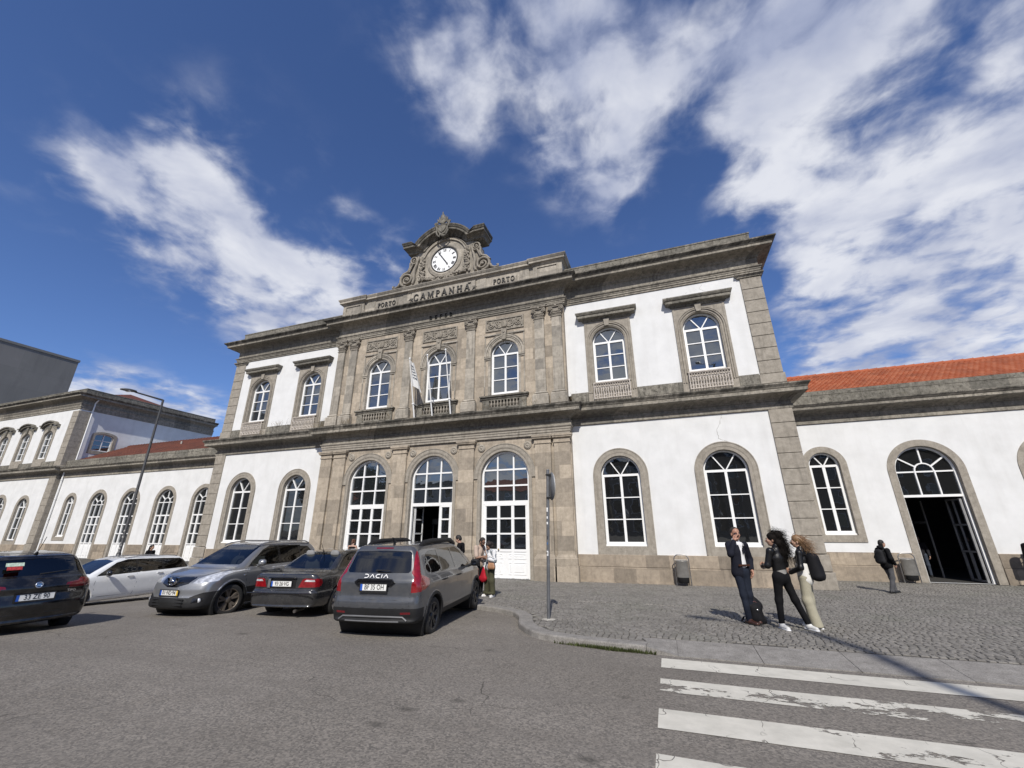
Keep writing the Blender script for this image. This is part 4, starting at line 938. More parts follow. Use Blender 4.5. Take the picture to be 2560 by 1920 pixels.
for hr, s_ in enumerate(NUM):
    a = R(90-30*hr); cw = {'I': .055, 'V': .12, 'X': .12}; wid = sum(cw[c_] for c_ in s_); t_ = -wid/2; hh = 0.10; rad = 0.70
    er = Vector((math.cos(a), math.sin(a))); et = Vector((math.sin(a), -math.cos(a)))
    P = lambda u, v: ((er*(rad+v)+et*u).x, 18.04+(er*(rad+v)+et*u).y)
    for c_ in s_:
        w = cw[c_]; m_ = t_+w/2; k_ = w*0.36; e += 1; d = 0.0005*(e % 7)
        if c_ == 'I': q.bar(P(m_, -hh), P(m_, hh), 0.034, YCk-0.058-d, YCk-0.048)
        if c_ == 'V': q.bar(P(m_-k_, hh), P(m_, -hh), 0.036, YCk-0.058-d, YCk-0.048); q.bar(P(m_+k_, hh), P(m_, -hh), 0.016, YCk-0.0583-d, YCk-0.048)
        if c_ == 'X': q.bar(P(m_-k_, hh), P(m_+k_, -hh), 0.036, YCk-0.058-d, YCk-0.048); q.bar(P(m_+k_, hh), P(m_-k_, -hh), 0.016, YCk-0.0583-d, YCk-0.048)
        t_ += w
q.build('numerals', blk, ck)
def hand(ang, ln_, w, y):
    d = Vector((math.cos(ang), math.sin(ang))); n = Vector((-d.y, d.x)); q = MB()
    pt = lambda a, b: (d.x*a+n.x*b, 18.04+d.y*a+n.y*b)
    q.prism([pt(-0.16, -w*.4), pt(0.3*ln_, -w*.55), pt(0.72*ln_, -w*.5), pt(0.78*ln_, -w*1.15), pt(0.88*ln_, -w*.55), pt(ln_, 0), pt(0.88*ln_, w*.55), pt(0.78*ln_, w*1.15), pt(0.72*ln_, w*.5), pt(0.3*ln_, w*.55), pt(-0.16, w*.4)], y0=y, y1=y+0.008, back=True)
    return q.build('hand', blk, ck)
hand(R(90-147), 0.50, 0.055, YCk-0.085); hand(R(90-326), 0.80, 0.045, YCk-0.10)
# scrolls, garlands of flowers and the crest
y = YCk-0.06
for s in (-1, 1):
    q = MB(); relief = lambda pts, r: q.tube([(s*p[0], y, p[1]) for p in pts], r, 8, flat=(Vector((0, 1, 0)), 1.5))
    q.prism([(s*a, z) for a, z in ([(1.8, 16.58), (3.55, 16.58), (3.45, 16.70), (3.25, 16.75), (3.12, 17.0), (3.0, 17.35), (2.72, 17.6), (2.45, 17.75), (2.42, 18.2), (2.38, 18.6), (2.1, 18.95), (1.8, 18.95)])], y0=YCk+0.02, y1=0.35, back=True)
    relief(volute((2.62, 17.12), 0.50, 1.9, 1, 30, -1.6), [0.09*(1-0.5*i/30) for i in range(31)])
    relief(volute((2.16, 18.50), 0.34, 1.8, 1, 26, 2.6), [0.07*(1-0.5*i/26) for i in range(27)])
    relief([(1.90, 18.55), (1.93, 18.2), (2.06, 17.85), (2.12, 17.5), (2.08, 17.1), (2.18, 16.75)], [.06, .075, .09, .09, .08, .07])
    relief([(2.46, 18.35), (2.44, 18.0), (2.54, 17.72), (2.86, 17.58), (3.1, 17.3)], [.05, .07, .08, .09, .08])
    relief([(3.10, 16.95), (3.2, 16.78), (3.42, 16.66), (3.62, 16.72), (3.62, 16.84), (3.52, 16.84)], [.09, .08, .08, .06, .05, .04])
    for k_ in range(5): q.ball((s*(2.28+0.05*k_), y-0.03, 18.15-0.11*k_), 0.07, 0.05, 0.10, 7, 5)
    q.ball((s*2.62, y-0.04, 17.12), 0.10, 0.08, 0.10, 10, 6); q.ball((s*2.16, y-0.04, 18.50), 0.07, 0.06, 0.07, 8, 6)
    q.build('scroll', M['carved'], ST)
q = MB(); rr = random.Random(11)
for s in (-1, 1):
    for i in range(70):
        t_ = i/70; x = s*(1.55+rr.uniform(-.19, .19)*(0.55+0.6*t_)); z = 18.55-1.75*t_; q.ball((x, YCk-0.05-rr.uniform(0, .07), z), rr.uniform(.05, .09), rr.uniform(.05, .08), rr.uniform(.05, .10), 7, 5)
    for i in range(34):
        t_ = i/34; x = s*1.55*(1-t_); z = 17.0-0.30*math.sin(t_*math.pi/2)+rr.uniform(-.10, .10)*(0.8+0.5*t_); q.ball((x, YCk-0.06-rr.uniform(0, .08), z), rr.uniform(.06, .10), .07, rr.uniform(.06, .10), 7, 5)
q.build('garland', M['carved'], ST)
q = MB(); y = YCk-0.52
q.prism([(-0.34, 20.45), (-0.36, 20.05), (-0.22, 19.72), (0, 19.55), (0.22, 19.72), (0.36, 20.05), (0.34, 20.45), (0, 20.38)], y0=y, y1=YCk, back=True)
q.prism([(-0.24, 20.33), (-0.25, 20.05), (-0.14, 19.85), (0, 19.74), (0.14, 19.85), (0.25, 20.05), (0.24, 20.33), (0, 20.27)], y0=y-0.05, y1=y)
for s in (-1, 1):
    q.tube([(s*a, y-0.02, z) for a, z in [(0.30, 20.55), (0.46, 20.50), (0.48, 20.30), (0.36, 20.1), (0.40, 19.8), (0.30, 19.55), (0.16, 19.45)]], [.04, .06, .07, .06, .07, .06, .04], 7)
    q.tube([(p[0], y-0.02, p[1]) for p in volute((s*0.46, 20.50), 0.14, 1.4, s, 16, 2.4)], 0.04, 6)
    for k_ in range(3): q.tube([(s*0.04, y+0.02, 20.45), (s*(0.12+0.10*k_), y+0.03, 20.80-0.06*k_), (s*(0.10+0.13*k_), y-0.03, 21.10-0.12*k_)], [.06, .075, .02], 6)
q.tube([(0, y+0.02, 20.4), (0, y+0.04, 20.9), (0, y-0.03, 21.32)], [.08, .10, .03], 7)
for k_ in range(8): q.ball((rr.uniform(-.2, .2), y-0.02, 19.60+rr.uniform(-.14, .12)), .075, .06, .075, 7, 5)
q.build('crest', M['parapet'], ST)
# ------------------------------------------------------------------ low wings either side, set back
def fan_bars(cx, w, zb, zs, zt, foot=True, cols=3, rows=3):
    """arched door light: half wheel in the head, a row of panes, then glazed leaves with a panelled foot"""
    r = w/2; ri = 0.34; b_ = []
    b_.append(((cx-r+.03, zs-0.02), (cx+r-.03, zs-0.02), 0.06))
    for a in (36, 90, 144): b_.append(((cx+ri*math.cos(R(a)), zs+ri*math.sin(R(a))), (cx+(r-.04)*math.cos(R(a)), zs+(r-.04)*math.sin(R(a))), 0.055))
    n = 8
    for i in range(n): b_.append(((cx+ri*math.cos(math.pi*i/n), zs+ri*math.sin(math.pi*i/n)), (cx+ri*math.cos(math.pi*(i+1)/n), zs+ri*math.sin(math.pi*(i+1)/n)), 0.05))
    for e in (-1, 1): b_.append(((cx+e*ri, zt), (cx+e*ri, zs), 0.05))
    b_.append(((cx-r+.03, zt), (cx+r-.03, zt), 0.10))
    if foot:
        for e in (-1, 1): b_.append(((cx+e*ri, 0.05), (cx+e*ri, zt), 0.15)); b_.append(((cx+e*(r-.1), 0.05), (cx+e*(r-.1), zt), 0.11))
        for z in (1.22, 1.95, 2.66): b_.append(((cx-r+.05, z), (cx+r-.05, z), 0.07))
    return b_
TILE = {}
def tile_mat(name, c1, c2, c3):
    t = NT(name); at = t.n.new('ShaderNodeAttribute'); at.attribute_name = 'tone'
    n = t.noise(1.2, 5, 0.6); c = t.mix(at.outputs['Fac'], c1, c2); c = t.mix(t.math('MULTIPLY', t.ramp(n, 0.45, 0.70), 0.75), c, c3)
    c = t.mix(t.math('MULTIPLY', t.ramp(t.noise(14, 5, 0.7), 0.58, 0.72), 0.35), c, (0.10, 0.07, 0.05))
    t.bump(t.noise(60, 3), 0.3, 0.004); return t.set(Base_Color=c, Roughness=0.85, Specular_IOR_Level=0.25)
M['tile'] = tile_mat('orange_clay_tiles', (0.37, 0.108, 0.050), (0.45, 0.165, 0.085), (0.23, 0.078, 0.045))
M['tile_old'] = tile_mat('old_red_clay_tiles', (0.125, 0.045, 0.033), (0.165, 0.063, 0.042), (0.07, 0.038, 0.032))
def tile_sheet(name, m, parent, o, du, dv, nu, nv, tw=0.22, tl=0.36):
    """interlocking tiles on a slope: o = lower corner, du = unit vector along the eaves, dv = unit vector up the slope"""
    o, du, dv = Vector(o), Vector(du), Vector(dv); nn = du.cross(dv).normalized(); rg = np.random.default_rng(5)
    cu, cv = 6, 3; U = np.arange(nu*cu+1)/cu; tu = np.floor(U-1e-6); fu = U-tu
    rows = []; tones = []
    tone = rg.random((nv, nu))
    for j in range(nv):
        for s_ in (0.0, 0.97, 1.0):
            lift = 0.045*(1-s_) if s_ < 1 else 0.0
            h = 0.038*np.cos(fu*2*np.pi)*1.0+lift+0.004*tone[j, np.clip(tu.astype(int), 0, nu-1)]
            rows.append(np.array(o)[None]+np.outer(U*tw, np.array(du))+np.array(dv)[None]*((j+s_)*tl)+h[:, None]*np.array(nn)[None])
            tones.append(tone[j, np.clip(tu.astype(int), 0, nu-1)])
    V = np.concatenate(rows); w = len(U); i = np.arange(len(rows)-1)[:, None]*w+np.arange(w-1)[None]
    F = np.stack([i, i+1, i+w+1, i+w], -1).reshape(-1, 4)
    ob = np_mesh(name, V, F, m, parent, smooth=False); at = ob.data.attributes.new('tone', 'FLOAT', 'POINT'); at.data.foreach_set('value', np.concatenate(tones).astype(np.float32)); return ob
WY = 3.5
def wing(root, s, xin, xout, ops, tile, zr=10.62, drop=0.0):
    """one low wing: s = side, openings = [(kind, x, w)]"""
    x0, x1 = sorted((xin, xout)); holes = []
    for kd, x, w in ops:
        if kd == 'window': holes.append(arch_poly(x, w+.1, 1.6, 4.85 if s > 0 else 4.55))
    notch = [(x0, 1.05)]
    for kd, x, w in sorted([o for o in ops if o[0] != 'window'], key=lambda o: o[1]):
        zs = 4.45 if s > 0 else 4.32; r = w/2+0.05
        notch += [(x-r, 1.05), (x-r, zs)]+[(x+r*math.cos(math.pi-math.pi*i/20), zs+r*math.sin(math.pi*i/20)) for i in range(1, 20)]+[(x+r, zs), (x+r, 1.05)]
    notch += [(x1, 1.05), (x1, 6.9), (x0, 6.9)]
    MB().prism(notch, holes, y0=WY, y1=WY+0.4).build('wall', M['stucco'], root)
    doors = sorted([(x-w/2-.29, x+w/2+.29) for kd, x, w in ops if kd != 'window']); cur = x0
    for a, c in doors+[(x1, x1)]:
        if a-cur > 0.1: b = MB(); b.bbox(cur, a-0.001, WY-0.06, WY+0.3, 0.62, 1.14, 0.012); b.bbox(cur, a-0.001, WY-0.085, WY+0.3, -0.1, 0.613, 0.012); b.build('plinth', M['plinth'], root)
        cur = c
    for kd, x, w in ops:
        if kd == 'window':
            zb, zs = (1.90, 4.85) if s > 0 else (1.76, 4.55)
            g = arched_unit(root, x, w, zb, zs, WY+0.2, panes_V(x, w, zb, zs, 3, mid=0.12), M['glass_dark'], sill=(WY+0.06,), fr=0.06)
            ring(x, w+.02, zs, zb-0.07, 0.275, WY-0.035, WY+0.28, base=zb-0.36).build('surround', M['stone'], g)
        else:
            zs = 4.45 if s > 0 else 4.32
            zt = 3.41 if s > 0 else 3.30
            g = MB().prism([(x-w/2+.02, zt if kd == 'open' else 1.2), (x+w/2-.02, zt if kd == 'open' else 1.2), (x+w/2-.02, zs)]+[(x+(w/2-.02)*math.cos(math.pi*i/20), zs+(w/2-.02)*math.sin(math.pi*i/20)) for i in range(1, 20)]+[(x-w/2+.02, zs)], y0=WY+0.2, y1=WY+0.22).build('door_light' if kd == 'open' else 'door', M['glass_dark'], root)
            f = MB(); f.prism(arch_poly(x, w, 0.02, zs), [arch_poly(x, w-0.14, 0.025, zs)], y0=WY+0.13, y1=WY+0.23)
            for i, (p, q_, bw) in enumerate(fan_bars(x, w, 0, zs, zt, kd != 'open')): f.bar(p, q_, bw, WY+0.152-0.0021*i, WY+0.197)
            if kd != 'open':
                f.box(x-w/2+.05, x+w/2-.05, WY+0.165, WY+0.22, 0.05, 1.2)
                for e in (-1, 0, 1):
                    xa = x+e*(w-.3)/3; f.bbox(xa-0.2, xa+0.2, WY+0.145, WY+0.17, 0.22, 1.02, 0.03)
            f.build('frame', M['white'], g)
            su = ring(x, w+.02, zs, 0.02, 0.275, WY-0.035, WY+0.30)
            if kd != 'open': pass
            su.build('surround', M['stone'], g)
    e_in = [(x0, WY), (x1, WY)]
    b = MB(); b.sweep(e_in, [(0.0, 6.80), (0.06, 6.83), (0.06, 6.98), (0.085, 6.99), (0.03, 7.0), (0.03, 7.22), (0.08, 7.24), (0.10, 7.29), (0.20, 7.36), (0.30, 7.39), (0.32, 7.40), (0.50, 7.42), (0.52, 7.44), (0.52, 7.56), (0.55, 7.57), (0.62, 7.65), (0.63, 7.66), (0.63, 7.71), (0.05, 7.80)]); b.build('cornice', M['cornice'], root)
    b = MB(); b.sweep(e_in, [(0.06, 7.76), (0.06, 8.20), (0.075, 8.22), (0.075, 8.42), (-0.42, 8.44), (-0.42, 7.6)]); b.build('parapet', M['parapet'], root)
    b = MB(); b.sweep([(x0, WY+0.43), (x1, WY+0.43)], [(0, 8.3), (0, 8.50), (-0.2, 8.50)]); b.build('eaves_board', M['white'], root)
    run = 4.1; rise = zr-8.46; sl = math.hypot(run, rise); dv = (0, run/sl, rise/sl)
    nu = int((x1-x0)/0.22); nv = int(sl/0.36)
    tile_sheet('roof', tile, root, (x0, WY+0.5, 8.47), (1, 0, 0), dv, nu, nv)
    ry, rz = WY+0.5+nv*0.36*dv[1], 8.47+nv*0.36*dv[2]
    b = MB()
    for i in range(int((x1-x0)/0.42)):
        xa = x0+i*0.42; b.tube([(xa, ry, rz+0.02), (xa+0.40, ry, rz+0.03), (xa+0.44, ry, rz+0.035)], [0.125, 0.14, 0.15], 10)
    b.build('ridge_tiles', tile, root)
    # back slope, back wall, floor and inner partition keep the hall dark
    b = MB(); b.add([(x0, ry, rz-0.03), (x1, ry, rz-0.03), (x1, ry+4.2, 8.4), (x0, ry+4.2, 8.4)], [(0, 1, 2, 3)]); b.box(x0, x1, ry+3.9, ry+4.2, 0, 8.3); b.build('back_wall', M['stucco'], root)
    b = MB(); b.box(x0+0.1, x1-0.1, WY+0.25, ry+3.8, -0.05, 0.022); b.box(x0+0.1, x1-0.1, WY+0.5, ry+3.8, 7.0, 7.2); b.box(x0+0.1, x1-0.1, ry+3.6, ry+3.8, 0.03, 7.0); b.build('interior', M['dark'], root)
RWG = thing('station_wing', 'low white wing with bright orange tiled roof and an open arched doorway', 'building')
wing(RWG, 1, 16.66, 46.0, [('window', 18.38, 1.20), ('open', 22.03, 2.13), ('door', 26.4, 2.13), ('door', 30.7, 2.13), ('door', 35.0, 2.13), ('door', 39.3, 2.13)], M['tile'])
LWG = thing('station_wing', 'low white wing with dark red roof and panelled arched doors behind the parked cars', 'building')
wing(LWG, -1, -16.66, -41.3, [('window', -17.9, 1.2), ('door', -22.05, 1.96), ('door', -26.3, 1.96), ('door', -30.65, 1.96), ('door', -34.92, 1.96), ('window', -38.88, 1.20)], M['tile_old'])
# right wing: the open leaf folded inwards on the right, and a poster inside
d = MB(); d.box(22.93, 22.95, 3.75, 4.70, 1.2, 3.2); d = d.build('open_door', M['glass_dark'], RWG)
grey = plain('grey_aluminium_frame', (0.30, 0.30, 0.30), 0.45, 0.3); f = MB()
for y in (3.72, 4.20, 4.66): f.box(22.90, 22.98, y, y+0.07, 0.05, 3.3)
for z in (0.06, 1.15, 2.2, 3.22): f.box(22.905, 22.975, 3.8, 4.65, z, z+0.07)
f.build('leaf', grey, d)
f = MB(); f.box(22.42, 22.46, 5.6, 5.68, 0.03, 3.3); f.box(22.42, 22.46, 6.9, 6.98, 0.03, 3.3); f.box(22.425, 22.455, 5.69, 6.89, 2.3, 2.4); f.build('inner_screen', grey, RWG)
b = MB(); b.box(22.0, 22.75, 9.0, 9.03, 3.0, 3.8); b.build('poster', plain('ochre_poster', (0.35, 0.22, 0.09), 0.6, var=0.4, scale=3), RWG)
b = MB(); b.box(21.22, 21.26, 4.6, 4.64, 2.7, 3.1); b.box(21.30, 21.34, 5.0, 5.04, 1.7, 1.9); b.build('notice', M['white'], RWG)
# downpipes and roof vents of the left wing
b = MB(); b.tube([(-41.05, WY-0.12, 7.35), (-41.05, WY-0.12, 0.3)], 0.065, 8)
for z in (1.5, 3.2, 4.9, 6.6): b.tube([(-41.05, WY-0.12, z), (-41.05, WY-0.12, z+0.06)], 0.085, 8)
b.build('downpipe', M['white'], LWG)
b = MB(); b.tube([(-31.2, 6.6, 9.6), (-31.2, 6.6, 10.15)], 0.07, 8); b.tube([(-24.6, 6.9, 9.8), (-24.6, 6.9, 10.3)], 0.07, 8); b.build('vent_pipe', plain('cement_pipe', (0.4, 0.38, 0.34), 0.8), LWG)

# ------------------------------------------------------------------ the far pavilion
PV = thing('station_pavilion', 'two-storey white pavilion with curved window hoods and a window in its side wall', 'building')
PY = 3.12; PXR = -41.46; PXL = -66.0; ucx = (-45.25, -49.12, -53.0, -56.9, -60.8); lcx = (-45.35, -49.35, -53.3, -57.2, -61.2)
MB().prism([(PXL, 1.0), (PXR-.1, 1.0), (PXR-.1, 6.9), (PXL, 6.9)], [arch_poly(c, (1.55 if i == 0 else 1.9)+.1, 1.3, 4.30) for i, c in enumerate(lcx)], y0=PY, y1=PY+.4).build('wall', M['stucco'], PV)
MB().prism([(PXL, 8.2), (PXR-.1, 8.2), (PXR-.1, 13.6), (PXL, 13.6)], [arch_poly(c, 1.6, 8.5, 10.95, 0.62) for c in ucx], y0=PY, y1=PY+.4).build('wall', M['stucco'], PV)
# side wall, built facing +X from a front-facing prism turned a quarter
def side_prism(outer, holes, x_face, dep, name, m, parent):
    b = MB().prism([(p[0], p[1]) for p in outer], [[(q[0], q[1]) for q in h] for h in holes], y0=0.0, y1=dep)
    b.v = [(x_face-v[1], v[0], v[2]) for v in b.v]; return b.build(name, m, parent)
sw = arch_poly(5.68, 1.52, 9.70, 11.12, 0.26)
side_prism([(PY+.05, 0.0), (16.2, 0.0), (16.2, 13.6), (PY+.05, 13.6)], [arch_poly(5.68, 1.62, 9.60, 11.12, 0.30)], PXR, 0.4, 'side_wall', M['stucco'], PV)
g = side_prism(arch_poly(5.68, 1.52, 9.70, 11.12, 0.26), [], PXR-0.2, 0.02, 'side_window', M['glass'], PV)
b = MB().prism(arch_poly(5.68, 1.52, 9.70, 11.12, 0.26), [arch_poly(5.68, 1.38, 9.78, 11.12, 0.19)], y0=0.0, y1=0.08)
b.bar((5.68, 9.7), (5.68, 11.35), 0.07, 0.012, 0.06); b.bar((4.95, 10.72), (6.41, 10.72), 0.05, 0.015, 0.06); b.bar((4.95, 10.24), (6.41, 10.24), 0.04, 0.018, 0.06)
b.v = [(PXR-0.13-v[1], v[0], v[2]) for v in b.v]; b.build('frame', M['white'], g)
b = MB().prism(arch_poly(5.68, 1.52+.6, 9.36, 11.20, 0.40), [arch_poly(5.68, 1.54, 9.68, 11.12, 0.27)], y0=-0.03, y1=0.2); b.v = [(PXR-v[1], v[0], v[2]) for v in b.v]; b.build('surround', M['stone'], g)
b = MB(); quoin_stack(b, PXR-.95, PXR+.04, PY-.06, 8.45, 13.28, 0.605, depth=0.95); quoin_stack(b, PXR-.95, PXR+.04, PY-.06, 1.15, 6.9, 0.63, depth=0.95); b.bbox(PXR-.98, PXR+.09, PY-.09, PY+.9, 7.9, 8.44, 0.012); b.bbox(PXR-1.0, PXR+.1, PY-.10, PY+.9, 0, 1.13, 0.02); b.build('quoins', M['stone'], PV)
b = MB(); b.bbox(PXL, PXR-1.01, PY-.07, PY+.3, 0.0, 1.06, 0.012); b.build('plinth', M['plinth'], PV)
pth = [(PXL, PY), (PXR+.02, PY), (PXR+.02, 16.2), (PXL, 16.2)]
b = MB(); b.sweep(pth[:3], [(0.0, 6.84), (0.075, 6.87), (0.075, 7.02), (0.03, 7.06), (0.03, 7.20), (0.09, 7.26), (0.27, 7.385), (0.52, 7.43), (0.54, 7.45), (0.54, 7.60), (0.64, 7.74), (0.64, 7.80), (0.0, 8.0)]); b.build('string_course', M['cornice'], PV)
b = MB(); b.sweep(pth[:3], [(0.0, 13.42), (0.05, 13.45), (0.05, 13.62), (0.085, 13.65), (0.085, 13.82), (0.17, 13.98), (0.17, 14.03), (0.035, 14.04), (0.035, 14.33), (0.10, 14.40), (0.30, 14.51), (0.60, 14.56), (0.63, 14.58), (0.63, 14.70), (0.69, 14.76), (0.80, 14.85), (0.80, 14.91), (0.0, 15.06)]); b.build('cornice', M['cornice'], PV)
b = MB(); b.sweep([(PXL, PY), (PXR, PY), (PXR, 16.2)], [(0.0, 15.0), (0.0, 15.46), (0.02, 15.48), (0.02, 15.55), (-0.45, 15.55), (-0.45, 15.0)]); b.build('parapet', M['parapet'], PV)
b = MB(); b.sweep([(PXL, PY), (PXR-.99, PY)], [(0.0, 7.98), (0.06, 7.99), (0.06, 8.42), (0, 8.44)]); b.build('base_course', M['parapet'], PV)
for i, c in enumerate(ucx):
    bars = [((c, 8.8), (c, 11.5), 0.09)]+[((c-.72, z), (c+.72, z), 0.05) for z in (9.45, 10.1, 10.75)]
    gl = MB().prism(arch_poly(c, 1.46, 8.81, 10.95, 0.55), y0=PY+.2, y1=PY+.22).build('window', M['glass'], PV)
    f = MB().prism(arch_poly(c, 1.5, 8.8, 10.95, 0.57), [arch_poly(c, 1.34, 8.9, 10.95, 0.49)], y0=PY+.13, y1=PY+.23)
    for j, (p, q_, bw) in enumerate(bars): f.bar(p, q_, bw, PY+.15-.002*j, PY+.195)
    f.build('frame', M['white'], gl)
    q = MB().prism(arch_poly(c, 2.1, 8.45, 11.0, 0.86), [arch_poly(c, 1.52, 8.74, 10.95, 0.58)], y0=PY-.04, y1=PY+.28); q.bbox(c-.78, c+.78, PY-.13, PY, 8.0, 8.43, 0.02)
    q.build('surround', M['stone'], gl)
    q = MB(); th = [(-1.45, 11.80), (-1.12, 11.80)]+[(1.12*math.cos(math.pi-math.pi*k_/14), 11.80+0.42*math.sin(math.pi*k_/14)) for k_ in range(1, 14)]+[(1.12, 11.80), (1.45, 11.80)]
    low = [(c+a, z) for a, z in th]; q.prism([(a, z) for a, z in low]+[(a, z+.30) for a, z in low[::-1]], y0=PY-.22, y1=PY); q.prism([(a, z+.18) for a, z in low]+[(a, z+.305) for a, z in low[::-1]], y0=PY-.34, y1=PY-.215)
    q.prism([(c-.12, 11.45), (c+.12, 11.45), (c+.15, 12.16), (c-.15, 12.16)], y0=PY-.15, y1=PY-.03); q.prism([(c-1.04, 11.3), (c-1.04, 11.82), (c-.8, 12.0), (c+.8, 12.0), (c+1.04, 11.82), (c+1.04, 11.3), (c+.8, 11.55), (c, 11.82), (c-.8, 11.55)], y0=PY-.038, y1=PY); q.build('hood', M['parapet'], gl)
for i, c in enumerate(lcx):
    w = 1.55 if i == 0 else 1.9
    if i == 0: gl = arched_unit(PV, c, w, 1.4, 4.30, PY+.2, panes_V(c, w, 1.4, 4.30, 3), M['glass_dark'])
    else: gl = arched_unit(PV, c, w, 1.4, 4.30, PY+.2, fan_bars(c, w, 1.4, 4.3, 3.3, False)+[((c-.33, 1.4), (c-.33, 3.3), .1), ((c+.33, 1.4), (c+.33, 3.3), .1), ((c-.9, 2.3), (c+.9, 2.3), .06)], M['glass_dark'])
    ring(c, w+.02, 4.30, 1.33, 0.29, PY-.04, PY+.28, base=1.05).build('surround', M['stone'], gl)
b = MB(); b.tube([(PXR+.16, 4.02, 14.2), (PXR+.16, 4.02, 8.5)], 0.06, 8); b.tube([(PXR+.16, 4.02, 14.2), (PXR+.5, 4.02, 14.5)], 0.06, 8); b.tube([(PXR+.16, 4.02, 8.5), (PXR+.16, 3.9, 8.3)], 0.06, 8); b.build('downpipe', M['white'], PV)
b = MB(); b.box(PXL, PXR-.4, 15.8, 16.2, 0, 14.2); b.box(PXL, PXR-.45, PY+.5, 15.7, 14.6, 14.8); b.build('back_wall', M['stucco'], PV)
ap = Vector((-46.5, 9.2, 17.3))
def hip(p, q_, name):
    p, q_ = Vector(p), Vector(q_); return MB().add([p, q_, ap+Vector((-9, 0, 0)) if abs(p.y-q_.y) < 1 else ap, ap], [(0, 1, 3)] if abs(p.x-q_.x) < 1 else [(0, 1, 3, 2)]).build(name, M['tile_old'], PV)
hip((PXR-.8, 3.9, 15.2), (PXR-.8, 15.6, 15.2), 'roof'); hip((PXL, 3.9, 15.2), (PXR-.8, 3.9, 15.2), 'roof')

# ------------------------------------------------------------------ concrete block beyond
def concrete():
    t = NT('board_marked_concrete'); uv, sp = facade_uv(t)
    b = t.n.new('ShaderNodeTexBrick'); t.lk(uv, b.inputs['Vector']); b.inputs['Scale'].default_value = 1; b.inputs['Brick Width'].default_value = 6.0; b.inputs['Row Height'].default_value = 3.0; b.inputs['Mortar Size'].default_value = 0.015
    b.inputs['Color1'].default_value = (0.165, 0.165, 0.16, 1); b.inputs['Color2'].default_value = (0.185, 0.182, 0.178, 1); b.inputs['Mortar'].default_value = (0.14, 0.14, 0.135, 1)
    st = t.noise(1, 6, 0.65, t.mapv(uv, (0.5, 0.06, 1))); c = t.mix(t.math('MULTIPLY', t.ramp(st, 0.46, 0.68), 0.55), b.outputs['Color'], (0.10, 0.10, 0.10)); c = t.mix(t.math('MULTIPLY', t.ramp(t.noise(.35, 6, .7), .5, .7), .4), c, (0.23, 0.225, 0.215))
    return t.set(Base_Color=c, Roughness=0.9)
CB = thing('office_block', 'windowless grey concrete block rising behind the far left end of the station', 'building', (-84.5, 0, 0))
b = MB(); b.box(-30, 0, -62, 19.2, -1, 30.6); b.build('wall', concrete(), CB)
b = MB(); b.box(-30.1, 0.12, -62.1, 19.32, 30.6, 31.0); b.build('coping', plain('dark_coping', (0.16, 0.16, 0.155), 0.8), CB)

# ------------------------------------------------------------------ the street behind the camera: seen only as reflections in the glass
def street_house(label, x0, x1, zt, col, roof_col, y=-52.0, rows=3, cols=4, gable=True):
    r = thing('street_house', label, 'house', ((x0+x1)/2, y, 1.4), 0.0, 'houses across the street'); w = (x1-x0)/2; H = zt-1.4
    MB().box(-w, w, -9, 0, -2, H).build('wall', plain('render_'+roof_col, col, 0.9, var=0.1, scale=.6), r)
    for i in range(rows):
        for j in range(cols):
            xc = -w+2*w*(j+.5)/cols; zc = H*(i+.5)/rows
            wn = MB(); wn.box(xc-.6, xc+.6, -0.1, 0.03, zc-.9, zc+.9); wn = wn.build('window', M['glass_dark'], r)
            f = MB().prism([(xc-.75, zc-1.05), (xc+.75, zc-1.05), (xc+.75, zc+1.05), (xc-.75, zc+1.05)], [[(xc-.6, zc-.9), (xc+.6, zc-.9), (xc+.6, zc+.9), (xc-.6, zc+.9)]], y0=-0.06, y1=0.06); f.v = [(-a, -b_, c_) for a, b_, c_ in f.v]; f.build('frame', M['white'], wn)
    if gable: MB().add([(-w-.4, 0.5, H), (w+.4, 0.5, H), (w+.4, -4.5, H+2.6), (-w-.4, -4.5, H+2.6), (w+.4, -9.5, H), (-w-.4, -9.5, H), (-w, 0, H-.02), (w, 0, H-.02), (w, -4.5, H+2.5), (-w, -4.5, H+2.5)], [(0, 1, 2, 3), (3, 2, 4, 5), (1, 4, 2), (0, 3, 5)]).build('roof', M['tile'] if roof_col == 'tile' else M['parapet'], r)
    else: MB().box(-w-.2, w+.2, -9.2, .3, H, H+.5).build('roof', M['parapet'], r)
street_house('tall grey apartment house across the street, mirrored in the windows right of the doors', 3, 19, 12.3, (0.22, 0.21, 0.2), 'flat', rows=4, cols=6, gable=False)
street_house('low house with orange gable roof across the street, mirrored in the right door', -20, 2.2, 8.6, (0.4, 0.36, 0.3), 'tile', rows=2, cols=6)
street_house('white balconied house across the street, mirrored in the middle doorway', -36, -21, 10.2, (0.5, 0.49, 0.46), 'flat', rows=3, cols=4, gable=False)
street_house('brown four-storey house across the street, mirrored in the end window of the right wing', 20, 42, 15.5, (0.25, 0.2, 0.16), 'tile', rows=4, cols=6)
street_house('tall ochre house across the street, mirrored over the open arched doorway', 43, 62, 16.0, (0.2, 0.15, 0.09), 'tile', rows=4, cols=5)
street_house('pale house behind the street trees, mirrored in the left door', -66, -44, 9.0, (0.36, 0.34, 0.31), 'tile', y=-62, rows=2, cols=5)
